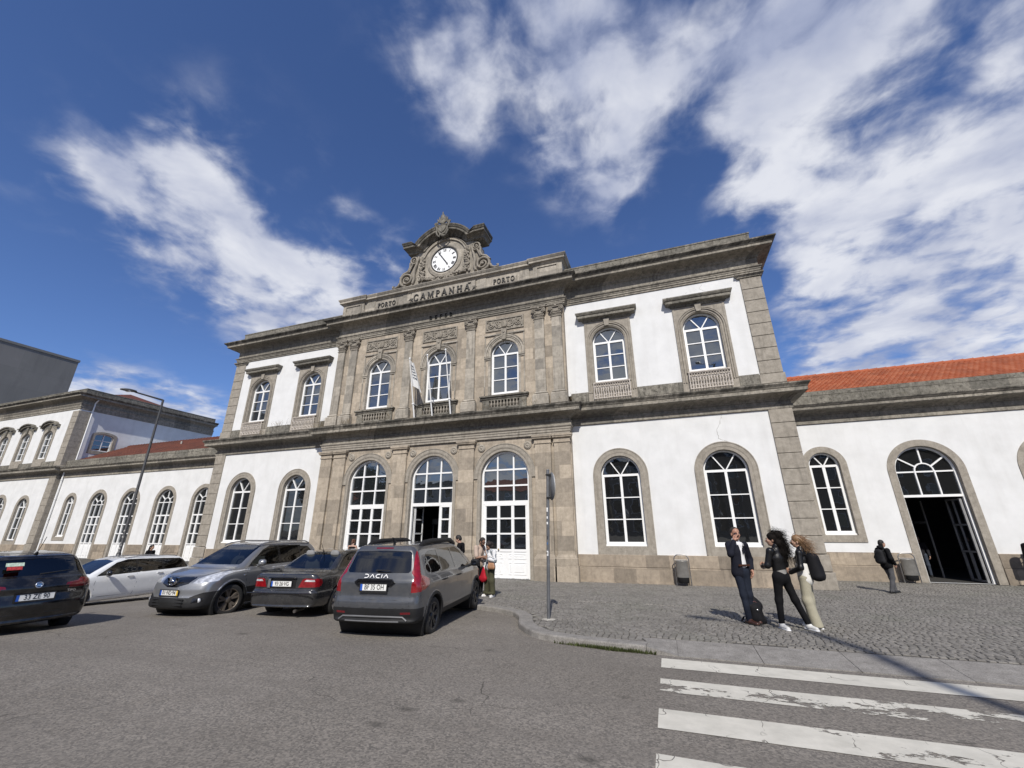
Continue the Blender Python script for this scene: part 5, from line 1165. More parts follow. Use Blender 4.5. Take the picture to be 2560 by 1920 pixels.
def street_tree(label, x, y, h, seed):
    rg = np.random.default_rng(seed); r = thing('street_tree', label, 'tree', (x, y, 1.4), 0, 'trees across the street')
    b = MB(); b.tube([(0, 0, -.5), (.1, 0, h*.25), (0, .1, h*.5), (.1, 0, h*.75)], [.35, .28, .2, .06], 8)
    for k_ in range(7): a = k_*2.4; b.tube([(0, 0, h*(.3+.06*k_)), (1.3*math.cos(a), 1.3*math.sin(a), h*(.42+.06*k_)), (2.3*math.cos(a), 2.3*math.sin(a), h*(.55+.05*k_))], [.14, .09, .03], 6)
    b.build('trunk', plain('bark', (0.07, 0.055, 0.04), 0.9), r)
    cl = rg.normal(0, 1, (26, 3)); cl /= np.linalg.norm(cl, axis=1)[:, None]; cl = cl*np.array([2.6, 2.6, h*.30])*rg.uniform(.35, 1, (26, 1))+[0, 0, h*.66]
    n = 2600; c = cl[rg.integers(0, 26, n)]+rg.normal(0, .55, (n, 3)); a = rg.normal(0, 1, (n, 3)); a /= np.linalg.norm(a, axis=1)[:, None]; bb = np.cross(a, rg.normal(0, 1, (n, 3))); bb /= np.linalg.norm(bb, axis=1)[:, None]; s_ = rg.uniform(.14, .30, (n, 1))
    V = np.stack([c-a*s_, c+bb*s_*.6, c+a*s_, c-bb*s_*.6], 1).reshape(-1, 3); np_mesh('crown', V, np.arange(n*4).reshape(-1, 4), plain('foliage', (0.05, 0.075, 0.025), 0.8, var=.5, scale=1.5), r, False)
for lb, x, y, h, sd in (('broad green street tree beside the white balconied house, mirrored in the middle door', -37, -46, 11, 1), ('tall green street tree between two others, mirrored in the left door', -43, -49, 14, 2), ('smaller green street tree in front of the pale house, mirrored in the left door', -49, -46, 12, 3), ('leftmost green street tree, mirrored in the left window glass', -58, -50, 14, 4)): street_tree(lb, x, y, h, sd)
# ------------------------------------------------------------------ implicit surfaces: smooth bodies for cars and people
def smin(a, b, k):
    h = np.maximum(k-np.abs(a-b), 0)/k; return np.minimum(a, b)-h*h*k*0.25
def smax(a, b, k): return -smin(-a, -b, k)
def surf_nets(F, org, h):
    """naive surface nets on a grid of signed values; returns vertices and quads facing outwards"""
    I = F < 0; nx, ny, nz = F.shape
    S = np.zeros((nx-1, ny-1, nz-1), np.int8)
    for dx in (0, 1):
        for dy in (0, 1):
            for dz in (0, 1): S += I[dx:nx-1+dx, dy:ny-1+dy, dz:nz-1+dz]
    act = (S > 0) & (S < 8); idx = np.argwhere(act); n = len(idx)
    acc = np.zeros((n, 3)); cnt = np.zeros(n); i, j, k = idx.T
    cor = [(a, b, c) for a in (0, 1) for b in (0, 1) for c in (0, 1)]
    val = {c: F[i+c[0], j+c[1], k+c[2]] for c in cor}
    for a in cor:
        for ax in range(3):
            if a[ax] == 0:
                b = list(a); b[ax] = 1; b = tuple(b); va, vb = val[a], val[b]; m = (va < 0) != (vb < 0)
                t = np.where(m, va/np.where(m, va-vb, 1), 0); p = np.array(a, float)[None]+np.zeros((n, 3)); p[:, ax] += t
                acc[m] += p[m]; cnt[m] += 1
    V = (idx+acc/cnt[:, None])*h+np.array(org)
    vid = -np.ones(act.shape, np.int64); vid[i, j, k] = np.arange(n)
    Q = []
    for ax in range(3):
        o1, o2 = [(1, 2), (2, 0), (0, 1)][ax]
        sl = [slice(None)]*3; sl2 = list(sl); sl[ax] = slice(0, F.shape[ax]-1); sl2[ax] = slice(1, F.shape[ax])
        ch = I[tuple(sl)] != I[tuple(sl2)]
        e = np.argwhere(ch); e = e[(e[:, o1] > 0) & (e[:, o2] > 0) & (e[:, o1] < F.shape[o1]-1) & (e[:, o2] < F.shape[o2]-1)]
        ins = I[tuple(e.T)]
        def cell(d1, d2):
            c = e.copy(); c[:, o1] -= d1; c[:, o2] -= d2; return vid[tuple(c.T)]
        q = np.stack([cell(1, 1), cell(0, 1), cell(0, 0), cell(1, 0)], 1)
        q[~ins] = q[~ins][:, ::-1]; Q.append(q)
    Q = np.concatenate(Q); return V, Q[(Q >= 0).all(1)]
def poly_sdf(px, pz, poly):
    P = np.asarray(poly, float); d2 = np.full(px.shape, 1e9); ins = np.zeros(px.shape, bool)
    for a, b in zip(P, np.roll(P, -1, 0)):
        e = b-a; wx, wz = px-a[0], pz-a[1]; t = np.clip((wx*e[0]+wz*e[1])/max(e@e, 1e-12), 0, 1)
        d2 = np.minimum(d2, (wx-t*e[0])**2+(wz-t*e[1])**2)
        c = ((a[1] > pz) != (b[1] > pz))
        if e[1] != 0: ins ^= c & (px < a[0]+(pz-a[1])*e[0]/e[1])
    return np.where(ins, -1, 1)*np.sqrt(d2)
def catmull(pts, n=6, closed=True):
    P = np.asarray(pts, float); m = len(P); out = []
    for i in range(m if closed else m-1):
        p0, p1, p2, p3 = (P[(i+k) % m] if closed else P[min(max(i+k, 0), m-1)] for k in (-1, 0, 1, 2))
        for s in range(n):
            t = s/n; out.append(0.5*((2*p1)+(-p0+p2)*t+(2*p0-5*p1+4*p2-p3)*t*t+(-p0+3*p1-3*p2+p3)*t**3))
    if not closed: out.append(P[-1])
    return np.array(out)
def finish_mesh(o, N):
    """keep the true surface normals so the paint reflects smoothly"""
    me = o.data
    if len(me.vertices) == len(N): me.normals_split_custom_set_from_vertices([tuple(v) for v in N])
_txt = {}
def text_mesh(s, size, name, m, parent, dep=0.002, bold=0.0, xs=1.0):
    """text standing in the local XZ plane, facing -Y, centred on the origin"""
    cu = bpy.data.curves.new('t', 'FONT'); cu.body = s; cu.size = size; cu.extrude = dep; cu.align_x = 'CENTER'; cu.align_y = 'CENTER'; cu.offset = bold; cu.resolution_u = 3
    ob = bpy.data.objects.new('t', cu); C.link(ob); dg = bpy.context.evaluated_depsgraph_get(); me = bpy.data.meshes.new_from_object(ob.evaluated_get(dg)); bpy.data.objects.remove(ob); bpy.data.curves.remove(cu)
    me.transform(Matrix.Rotation(math.pi/2, 4, 'X') @ Matrix.Diagonal((xs, 1, 1, 1))); me.name = name; me.materials.clear(); me.materials.append(m)
    return link(bpy.data.objects.new(name, me), parent)

# ------------------------------------------------------------------ car materials
def paint(name, col, metal=0.0, rough=0.35, coat=1.0):
    t = NT(name); n = t.noise(1.6, 4, 0.6, t.obj); dust = t.noise(6, 5, 0.65, t.obj)
    c = t.mix(t.math('MULTIPLY', t.ramp(dust, 0.45, 0.75), 0.10), col, (0.30, 0.28, 0.25))
    bk = t.geo.outputs['Backfacing']; c = t.mix(bk, c, (0.02, 0.02, 0.02))
    return t.set(Base_Color=c, Metallic=metal, Roughness=t.ramp(n, 0.3, 0.7, rough*0.9, rough*1.15), Coat_Weight=coat, Coat_Roughness=0.04)
def car_glass(name, tint, k=0.05):
    t = NT(name); tr = t.n.new('ShaderNodeBsdfTransparent'); tr.inputs[0].default_value = (*tint, 1)
    gl = t.n.new('ShaderNodeBsdfGlossy'); gl.inputs['Roughness'].default_value = 0.02
    fr = t.n.new('ShaderNodeFresnel'); fr.inputs[0].default_value = 1.52; mx = t.n.new('ShaderNodeMixShader')
    t.lk(t.math('MULTIPLY_ADD', fr.outputs[0], 1.25, k, True), mx.inputs[0]); t.lk(tr.outputs[0], mx.inputs[1]); t.lk(gl.outputs[0], mx.inputs[2]); t.lk(mx.outputs[0], t.out.inputs[0]); return t.m
M['carglass'] = car_glass('car_glass', (0.34, 0.37, 0.37)); M['carglass_dark'] = car_glass('privacy_glass', (0.08, 0.085, 0.09))
M['tyre'] = plain('tyre_rubber', (0.018, 0.0175, 0.017), 0.8, var=0.25, scale=20)
M['plastic'] = plain('black_plastic', (0.016, 0.016, 0.017), 0.6, var=0.2, spec=0.3)
M['gloss_black'] = plain('gloss_black', (0.008, 0.008, 0.009), 0.15, coat=0.6)
M['chrome'] = plain('chrome', (0.75, 0.75, 0.76), 0.12, 1.0, var=0.03)
M['alloy'] = plain('silver_alloy', (0.42, 0.42, 0.43), 0.3, 0.85)
M['dark_alloy'] = plain('dark_alloy', (0.05, 0.05, 0.052), 0.35, 0.6)
M['bronze_alloy'] = plain('dusty_alloy', (0.17, 0.145, 0.12), 0.45, 0.6)
M['red_lamp'] = plain('red_lamp', (0.21, 0.006, 0.010), 0.12, coat=1.0, var=0.35, scale=14); M['deep_red'] = plain('dark_red_lamp', (0.12, 0.004, 0.008), 0.12, coat=1.0, var=0.3, scale=14)
M['lamp_clear'] = plain('clear_lamp', (0.62, 0.63, 0.65), 0.12, 0.35, var=0.5, scale=12, coat=1.0)
M['plate'] = plain('plate_white', (0.70, 0.70, 0.68), 0.4, var=0.04); M['plate_blue'] = plain('plate_blue', (0.02, 0.09, 0.42), 0.4); M['plate_yellow'] = plain('plate_yellow', (0.62, 0.42, 0.05), 0.4)
M['ink'] = plain('plate_ink', (0.012, 0.012, 0.012), 0.5); M['cabin'] = plain('cabin_dark', (0.03, 0.03, 0.032), 0.85); M['seat'] = plain('seat_grey', (0.11, 0.11, 0.115), 0.85)
M['mirror_glass'] = plain('mirror_glass', (0.6, 0.62, 0.65), 0.03, 1.0, var=0.01)

class Car:
    """a car grown from a side outline, a plan outline and a cross-section; +x is forward, ground at z = 0"""
    def __init__(s, label, group, loc, rz, P):
        s.P = P; s.root = thing(P.get('name', 'parked_car'), label, 'car', loc, rz, group)
        side = catmull(P['side'], 5); s.lo = np.array([side[:, 0].min(), -1.0, 0.12])-0.06; s.hi = np.array([side[:, 0].max(), 1.0, side[:, 1].max()])+0.06
        s.gx = np.arange(s.lo[0]-.5, s.hi[0]+.5, 0.01); s.gz = np.arange(0.0, s.hi[2]+0.1, 0.01)
        s.T = poly_sdf(*np.meshgrid(s.gx, s.gz, indexing='ij'), side)
        s.build()
    def side_d(s, x, z):
        u = np.clip((x-s.gx[0])/0.01, 0, len(s.gx)-1.001); v = np.clip((z-s.gz[0])/0.01, 0, len(s.gz)-1.001); i = u.astype(int); j = v.astype(int); u -= i; v -= j
        T = s.T; return (T[i, j]*(1-u)+T[i+1, j]*u)*(1-v)+(T[i, j+1]*(1-u)+T[i+1, j+1]*u)*v
    def f(s, x, y, z):
        P = s.P; y2 = y*y
        xe = x+P['bow'][0]*y2*sstep(0.4, 2.0, x)-P['bow'][1]*y2*sstep(-0.4, -1.9, x)
        d1 = s.side_d(xe, z)
        pl = np.array(P['plan']); se = np.array(P['sec'])
        hw = np.interp(x, s.plx, s.ply)-np.interp(z, s.sez, s.sei)
        d = smax(d1, (np.abs(y)-hw)*0.96, P.get('k', 0.11))
        ra, rw = P['arch'], P['r']
        for xw in P['axles']:
            da = np.maximum(np.hypot(x-xw, z-rw*0.98)-ra, 0.60-np.abs(y)); d = np.maximum(d, -da)
            fl = np.hypot(x-xw, z-rw*0.98)
            if P.get('flare'): d = smin(d, np.maximum(np.maximum(fl-ra-0.055, ra-fl), np.abs(y)-hw-P['flare']), 0.015)
        return d
    def build(s):
        P = s.P; h = P.get('h', 0.017)
        pl = catmull(P['plan'], 8, False); s.plx, s.ply = pl[:, 0], pl[:, 1]; se = catmull(P['sec'], 8, False); s.sez, s.sei = se[:, 0], se[:, 1]
        ax = [np.arange(s.lo[i], s.hi[i]+h, h) for i in range(3)]
        F = s.f(*np.meshgrid(*ax, indexing='ij')); V, Q = surf_nets(F, s.lo, h); s.h = h
        V = s.project(V, 3); N = s.normal(V)
        for rg in P['regions']:
            m = s.mask(rg, V, N); g, gr = s.gpoly(rg, V)
            b = m & (np.abs(g) < 0.62*h); V[b] -= g[b, None]*gr[b]
        V = s.project(V, 2); N = s.normal(V)
        Cn = V[Q].mean(1); Nn = N[Q].mean(1); own = -np.ones(len(Q), int)
        for i, rg in enumerate(P['regions']):
            g, _ = s.gpoly(rg, Cn, False); own[(own < 0) & s.mask(rg, Cn, Nn) & (g < 0)] = i
        def sub(sel, name, m, parent, inset=0.0):
            q = Q[sel]
            if len(q) == 0: return None
            u, inv = np.unique(q, return_inverse=True); v = V[u]-N[u]*inset; o = np_mesh(name, v, inv.reshape(-1, 4), m, parent); finish_mesh(o, N[u]); return o
        s.body = sub(own < 0, 'body', P['paint'], s.root)
        names = {}
        done = set()
        for i, rg in enumerate(P['regions']):
            if i in done: continue
            same = [j for j, r2 in enumerate(P['regions']) if r2['name'] == rg['name'] and r2.get('id') == rg.get('id') and j >= i]; done.update(same)
            sel = np.isin(own, same)
            if rg.get('split'):        # the left and the right one are two parts
                for sg in (-1, 1): sub(sel & (Cn[:, 1]*sg > 0), rg['name'], rg['mat'], s.root, rg.get('inset', 0))
            else: sub(sel, rg['name'], rg['mat'], s.root, rg.get('inset', 0))
        for xw in P['axles']:
            for sg in (-1, 1): s.wheel(xw, sg)
        s.cabin()
        for ln in P.get('seams', ()): s.seam(*ln)
        for sg in P.get('mirror_sides', (-1, 1)): s.mirror(sg)
    def project(s, V, n):
        for _ in range(n):
            e = 0.004; d = s.f(*V.T); G = np.stack([s.f(*(V+e*np.eye(3)[i]).T)-s.f(*(V-e*np.eye(3)[i]).T) for i in range(3)], 1)/(2*e)
            V = V-(d/np.maximum((G**2).sum(1), 0.25)).clip(-0.02, 0.02)[:, None]*G
        return V
    def normal(s, V):
        e = 0.006; G = np.stack([s.f(*(V+e*np.eye(3)[i]).T)-s.f(*(V-e*np.eye(3)[i]).T) for i in range(3)], 1); return G/np.linalg.norm(G, axis=1)[:, None].clip(1e-9)
    def mask(s, rg, V, N):
        v = rg['view']
        if v == 'side': return np.abs(N[:, 1]) > rg.get('n', 0.55)
        if v == 'rear': return (N[:, 0] < rg.get('n', -0.25)) & (V[:, 0] < -0.5)
        if v == 'front': return (N[:, 0] > rg.get('n', 0.25)) & (V[:, 0] > -0.6)
        return np.ones(len(V), bool)
    def gpoly(s, rg, V, grad=True):
        a = V[:, 0] if rg['view'] in ('side', 'all') else (np.abs(V[:, 1]) if rg.get('sym', True) else V[:, 1]); b = V[:, 2]
        if 'fn' in rg: ff = rg['fn']
        else: ff = lambda p, q: poly_sdf(p, q, rg['poly'])
        g = ff(a, b)
        if not grad: return g, None
        e = 0.002; ga = (ff(a+e, b)-ff(a-e, b))/(2*e); gb = (ff(a, b+e)-ff(a, b-e))/(2*e); gr = np.zeros_like(V); gr[:, 2] = gb
        if rg['view'] in ('side', 'all'): gr[:, 0] = ga
        else: gr[:, 1] = ga*np.where(rg.get('sym', True), np.sign(V[:, 1]), 1)
        return g, gr
    def hit(s, a, b, view, sg=1):
        """point of the body surface met from outside: side -> (x, z); rear/front -> (y, z)"""
        t = np.linspace(1.1, 0.2, 240) if view == 'side' else (np.linspace(-2.6, -0.3, 500) if view == 'rear' else np.linspace(2.7, 0.3, 500))
        o = np.full_like(t, a); bb = np.full_like(t, b); d = s.f(o, t*sg, bb) if view == 'side' else s.f(t, o, bb)
        i = int(np.argmax(d < 0)); return (a, t[i]*sg, b) if view == 'side' else (t[i], a, b)
    def seam(s, pts, view='side', sg=1, w=0.004):
        P_ = catmull(pts, 8, False) if len(pts) > 2 else np.array([np.array(pts[0])*(1-t)+np.array(pts[1])*t for t in np.linspace(0, 1, 18)])
        q = MB(); H = [Vector(s.hit(a, b, view, sg)) for a, b in P_]; o = Vector((0, sg, 0)) if view == 'side' else Vector((-1 if view == 'rear' else 1, 0, 0)); vs = []
        for i, p in enumerate(H):
            t = (H[min(i+1, len(H)-1)]-H[max(i-1, 0)]); n = t.cross(o).normalized()*w; vs += [p+n+o*0.002, p-n+o*0.002]
        q.add(vs, [(2*i, 2*i+1, 2*i+3, 2*i+2) for i in range(len(H)-1)]); q.build('panel_gap', M['ink'], s.root)
    def wheel(s, xw, sg):
        P = s.P; r = P['r']; ri = r*0.70; w = 0.105; yc = sg*(P['track']); st = P.get('steer', 0) if xw > 0 else 0
        b = MB().lathe([(ri*0.97, -w*0.9), (ri+0.02, -w), (r-0.035, -w), (r-0.008, -w*0.72), (r, -w*.4), (r, w*.4), (r-0.008, w*0.72), (r-0.035, w), (ri+0.02, w), (ri*0.97, w*0.9)], 40, (0, 0, 0), 'y')
        t = b.build('wheel', M['tyre'], s.root); t.location = (xw, yc, r); t.rotation_euler = (0, 0, st)
        q = MB(); yo = 0.098
        q.lathe([(ri*1.0, yo-.02), (ri*1.01, yo), (ri*0.955, yo), (ri*0.93, yo-0.03), (ri*0.90, -0.08), (0.0, -0.08)], 40, (0, 0, 0), 'y')
        n = P.get('spokes', 5)
        for i in range(n):
            a = 2*math.pi*i/n+0.2; pr = P.get('pair', 0.0)
            for da in ((-pr, pr) if pr else (0,)):
                d = Vector((math.cos(a+da), 0, math.sin(a+da))); nn = Vector((-d.z, 0, d.x)); sw = P.get('spoke_w', 0.03)
                p0 = Vector((math.cos(a), 0, math.sin(a)))*0.05; p1 = d*ri*0.97
                q.add([p0+nn*sw*.8+Vector((0, yo-.03, 0)), p0-nn*sw*.8+Vector((0, yo-.03, 0)), p1-nn*sw+Vector((0, yo-.008, 0)), p1+nn*sw+Vector((0, yo-.008, 0)),
                       p0+nn*sw*1.3+Vector((0, yo-.08, 0)), p0-nn*sw*1.3+Vector((0, yo-.08, 0)), p1-nn*sw*1.5+Vector((0, yo-.06, 0)), p1+nn*sw*1.5+Vector((0, yo-.06, 0))], [(0, 3, 2, 1), (0, 1, 5, 4), (1, 2, 6, 5), (2, 3, 7, 6), (3, 0, 4, 7)])
        q.lathe([(0.075, yo-.05), (0.07, yo-.02), (0.03, yo-.012), (0.0, yo-.012)], 16, (0, 0, 0), 'y')
        if sg < 0: q.v = [(a, -b_, c) for a, b_, c in q.v]; q.f = [f[::-1] for f in q.f]
        q.build('rim', P.get('rim', M['alloy']), t)
    def cabin(s):
        P = s.P; zb = P.get('belt', 1.0); xr, xf = P.get('cab', (-1.6, 1.0)); b = MB()
        b.box(xr, xf+0.5, -0.70, 0.70, 0.28, zb-0.34); b.box(xf-0.05, xf+0.45, -0.66, 0.66, zb-0.34, zb-0.06)
        b.build('interior', M['cabin'], s.root)
        for xs in P.get('seats', (0.15, -0.75)):
            for y in (-0.36, 0.36):
                q = MB(); n = 10
                for (dx, z0, z1, w, th) in ((0, zb-0.36, zb+0.20, 0.23, 0.07), (-0.09, zb+0.20, zb+0.43, 0.125, 0.05)):
                    rows = []
                    for i in range(7):
                        f_ = i/6; z = z0+(z1-z0)*f_; k_ = (1-abs(2*f_-1)**4*0.45); x = xs+dx-0.20*(z-zb)
                        rows.append([(x+th*math.cos(a)*k_, y+w*k_*math.copysign(abs(math.sin(a))**0.6, math.sin(a)), z) for a in [2*math.pi*j/n for j in range(n)]])
                    q.add([v for r_ in rows for v in r_], [(i*n+j, i*n+(j+1) % n, (i+1)*n+(j+1) % n, (i+1)*n+j) for i in range(6) for j in range(n)], True); q.add(rows[-1], [tuple(range(n))])
                q.build('seat', P.get('seat_mat', M['seat']), s.root)
        if P.get('wheel_side') is not None:
            q = MB(); q.tube([(xf-0.30+0.06*math.sin(a), 0.36+0.18*math.cos(a), zb+0.0+0.17*math.sin(a)) for a in [k*math.pi/10 for k in range(21)]], 0.016, 6, cap=False); q.build('steering_wheel', M['cabin'], s.root)
    def mirror(s, sg):
        P = s.P; x, z = P.get('mirror', (0.72, 1.03)); y = abs(s.hit(x-0.05, z-0.07, 'side', sg)[1]); q = MB()
        q.tube([(x-0.02, sg*(y-0.03), z-0.06), (x-0.03, sg*(y+0.09), z-0.02)], [0.035, 0.03], 8)
        rows = []; n = 14
        for i in range(9):
            f_ = i/8; k_ = math.sin(math.pi*(0.10+0.84*f_))**0.5; xx = x-0.055+0.15*f_
            rows.append([(xx, sg*(y+0.155)+0.105*k_*math.copysign(abs(math.cos(a))**.7, math.cos(a)), z+0.02+0.082*k_*math.copysign(abs(math.sin(a))**.7, math.sin(a))) for a in [2*math.pi*j/n for j in range(n)]])
        q.add([v for r_ in rows for v in r_], [(i*n+j, i*n+(j+1) % n, (i+1)*n+(j+1) % n, (i+1)*n+j) for i in range(8) for j in range(n)], True); q.add(rows[-1], [tuple(range(n))])
        o = q.build('wing_mirror', P.get('mirror_mat', P['paint']), s.root); g = MB(); g.add([(v[0]-0.002, v[1]*0.94+sg*(y+.155)*.06, v[2]*.94+(z+.02)*.06) for v in rows[0]], [tuple(range(n))[::-1]]); g.build('mirror_glass', M['mirror_glass'], o)
    def handle(s, x, z, sg, m, w=0.10):
        p = s.hit(x, z, 'side', sg); q = MB(); q.tube([(x-w, p[1]-sg*0.01, z), (x-w*.8, p[1]+sg*0.03, z), (x+w*.8, p[1]+sg*0.032, z+0.004), (x+w, p[1]-sg*0.01, z+.004)], 0.014, 7); q.build('door_handle', m, s.root)
    def plate(s, text, x, z, facing, y=0.0, yellow=False, tilt=0.0, frame=True):
        o = bpy.data.objects.new('number_plate', bpy.data.meshes.new('number_plate')); b = MB().bbox(-.26, .26, -0.008, 0.0, -.055, .055, 0.003)
        o = b.build('number_plate', M['plate'], s.root); o.location = (x, y, z); o.rotation_euler = (tilt, 0, -math.pi/2 if facing == 'rear' else math.pi/2)
        MB().box(-.258, -.215, -0.0095, -0.0035, -.053, .053).build('blue_band', M['plate_blue'], o)
        if yellow: MB().box(.212, .258, -0.0095, -0.0035, -.053, .053).build('yellow_band', M['plate_yellow'], o)
        t = text_mesh(text, 0.118, 'lettering', M['ink'], o, 0.001, 0.0012, 0.80); t.location = (0.018 if not yellow else 0.0, -0.0098, 0)
        if frame:
            f = MB().prism([(-.275, -.082), (.275, -.082), (.275, .066), (-.275, .066)], [[(-.258, -.053), (.258, -.053), (.258, .053), (-.258, .053)]], y0=-0.012, y1=0.004, back=True); f.build('plate_frame', M['plastic'], o)
        return o
def rear_obj(root, mb, name, m, x, y, z, facing='rear', tilt=0.0):
    """mesh modelled in XZ facing -Y, set on the rear (or front) of a car"""
    o = mb.build(name, m, root); o.location = (x, y, z); o.rotation_euler = (tilt, 0, -math.pi/2 if facing == 'rear' else math.pi/2); return o
def gz(x, y): return float(z_road(x, y))
def disc(a, c, r): return lambda p, q: np.hypot(p-a, q-c)-r
def arch_trim(P, extra): return lambda p, q: np.minimum(np.hypot(p-P['axles'][0], q-P['r']*.98)-P['arch']-extra, np.hypot(p-P['axles'][1], q-P['r']*.98)-P['arch']-extra)

# ---- grey estate car seen from behind, right-hand side showing
P = dict(side=[(-2.15, .31), (-2.235, .42), (-2.27, .62), (-2.235, .78), (-2.23, .98), (-2.16, 1.12), (-2.03, 1.38), (-1.95, 1.55), (-1.84, 1.605), (-1.3, 1.63), (-.5, 1.645), (.15, 1.615), (.5, 1.53), (.95, 1.30), (1.32, 1.09), (1.55, 1.05), (1.95, .97), (2.16, .86), (2.25, .68), (2.27, .45), (2.2, .26), (1.2, .25), (-1.2, .27)],
    plan=[(-2.3, .80), (-2.0, .865), (-1.45, .892), (0, .895), (1.3, .885), (1.8, .84), (2.3, .66)], sec=[(0, .10), (.25, .05), (.45, .0), (.7, .0), (.9, .005), (1.04, .035), (1.12, .07), (1.4, .185), (1.6, .30), (1.75, .42)],
    bow=(.22, .10), axles=(-1.448, 1.448), r=.335, arch=.385, track=.775, flare=.018, h=.0155, spokes=6, pair=.16, spoke_w=.022, rim=M['dark_alloy'], paint=paint('slate_grey_paint', (0.050, 0.053, 0.060), 0.0, 0.3), belt=1.08, cab=(-1.9, 1.0), mirror=(.80, 1.10), mirror_mat=M['plastic'], seats=(.25, -.65, -1.5), wheel_side=1)
P['regions'] = [
    dict(name='rear_window', mat=M['carglass_dark'], view='rear', n=-.35, inset=.006, poly=[(-.1, 1.135), (.60, 1.135), (.635, 1.17), (.575, 1.475), (.54, 1.50), (-.1, 1.515)]),
    dict(name='brake_light', mat=M['deep_red'], view='rear', n=-.1, poly=[(-.1, 1.545), (.18, 1.545), (.18, 1.57), (-.1, 1.57)]),
    dict(name='tail_lamp', mat=M['red_lamp'], view='rear', n=-.22, split=True, poly=[(.625, 1.51), (.70, 1.515), (.775, 1.25), (.86, 1.12), (.93, 1.10), (.93, .83), (.70, .815), (.705, .96), (.735, 1.06), (.66, 1.14), (.665, 1.20)]),
    dict(name='tail_lamp', mat=M['red_lamp'], view='side', n=.3, split=True, poly=[(-2.4, .82), (-1.92, .85), (-1.73, .93), (-1.72, 1.01), (-1.86, 1.06), (-1.99, 1.10), (-2.02, 1.20), (-2.02, 1.52), (-2.4, 1.5)]),
    dict(name='side_window', id=1, mat=M['carglass_dark'], view='side', inset=.004, split=True, poly=[(-1.80, 1.18), (-1.62, 1.10), (-1.06, 1.10), (-1.00, 1.49), (-1.42, 1.49), (-1.60, 1.45)]),
    dict(name='side_window', id=2, mat=M['carglass_dark'], view='side', inset=.004, split=True, poly=[(-.96, 1.10), (-.16, 1.09), (-.20, 1.50), (-.92, 1.495)]),
    dict(name='side_window', id=3, mat=M['carglass'], view='side', inset=.004, split=True, poly=[(-.08, 1.09), (.78, 1.07), (.86, 1.10), (.42, 1.42), (.22, 1.49), (-.12, 1.50)]),
    dict(name='window_surround', mat=M['gloss_black'], view='side', poly=[(-1.05, 1.085), (.9, 1.05), (.46, 1.42), (.25, 1.515), (-1.03, 1.515)]),
    dict(name='windscreen', mat=M['carglass'], view='front', n=.3, inset=.005, poly=[(-.1, 1.12), (.66, 1.12), (.56, 1.52), (-.1, 1.57)]),
    dict(name='grille', mat=M['gloss_black'], view='front', poly=[(-.1, .70), (.45, .70), (.5, .84), (-.1, .86)]), dict(name='headlamp', mat=M['lamp_clear'], view='front', split=True, poly=[(.5, .70), (.8, .72), (.85, .86), (.5, .84)]),
    dict(name='reflector', mat=M['deep_red'], view='rear', n=-.1, split=True, poly=[(.54, .47), (.72, .475), (.72, .51), (.54, .505)]),
    dict(name='cladding', mat=M['plastic'], view='all', fn=lambda p, q: np.minimum(q-.405, arch_trim(P, .06)(p, q))),
    dict(name='cladding', mat=M['plastic'], view='rear', n=-.1, poly=[(-.1, 0), (1, 0), (1, .565), (-.1, .565)])]
P['seams'] = [([(-.12, 1.08), (-.14, .70), (-.13, .36)], 'side', -1), ([(-1.02, 1.10), (-.99, .80), (-1.06, .62)], 'side', -1), ([(.90, 1.05), (1.0, .80), (.96, .45)], 'side', -1), ([(-.69, .815), (-.69, .57)], 'rear', 1), ([(.69, .815), (.69, .57)], 'rear', 1), ([(-.60, .575), (.60, .575)], 'rear', 1), ([(-.66, .70), (.66, .70)], 'rear', 1, .0025)]
DC = Car('grey boxy estate car with roof rails and tall red tail lamps, seen from behind', 'cars parked before the station', (5.66, -10.24, gz(5.66, -10.24)), R(98.0), P); rt = DC.root
for x, z in ((-.42, .98), (-.72+.45+.55, 1.0)): pass
for x in (-.93, -.02): DC.handle(x, .93, -1, M['plastic'])
DC.plate('BF 35 OH', -2.262, .905, 'rear', tilt=R(-3))
b = MB(); b.prism([(-.40, .0), (-.33, .055), (.33, .055), (.40, 0), (.33, -.055), (-.33, -.055)], [[(-.34, -.005), (-.31, .02), (.31, .02), (.34, -.005), (.30, -.03), (-.30, -.03)]], y0=-.03, y1=.03, back=True); b.box(-.33, .33, -.012, .03, -.05, .05); rear_obj(rt, b, 'tailgate_trim', M['gloss_black'], -2.224, 0, .985, tilt=R(-6))
b = MB(); x0 = -.215; s_ = .058; e = 0
for gl in ('D', 'A', 'C', 'I', 'A'):
    w = {'D': .075, 'A': .085, 'C': .075, 'I': .018, 'A': .085}[gl]; e += 1
    L_ = {'D': [((0, 1), (.65, 1)), ((.65, 1), (1, .65)), ((1, .65), (1, .35)), ((1, .35), (.65, 0)), ((.65, 0), (0, 0))], 'C': [((1, 1), (.35, 1)), ((.35, 1), (0, .65)), ((0, .65), (0, .35)), ((0, .35), (.35, 0)), ((.35, 0), (1, 0))], 'A': [((0, 0), (.5, 1)), ((.5, 1), (1, 0))], 'I': [((.5, 0), (.5, 1))]}[gl]
    for i, (p, q_) in enumerate(L_): b.bar((x0+p[0]*w, (p[1]-.5)*s_), (x0+q_[0]*w, (q_[1]-.5)*s_), .0125, -.006-.0004*i, .004)
    x0 += w+.032
rear_obj(rt, b, 'lettering', M['white'], -2.216, 0, 1.088, tilt=R(-18))
b = MB(); b.tube([(0.0, 0, 0), (.10, -.01, .008), (.24, -.012, .006), (.30, -.008, -.003)], [.02, .012, .008, .005], 6); rear_obj(rt, b, 'wiper', M['plastic'], -2.165, .02, 1.175)
b = MB()
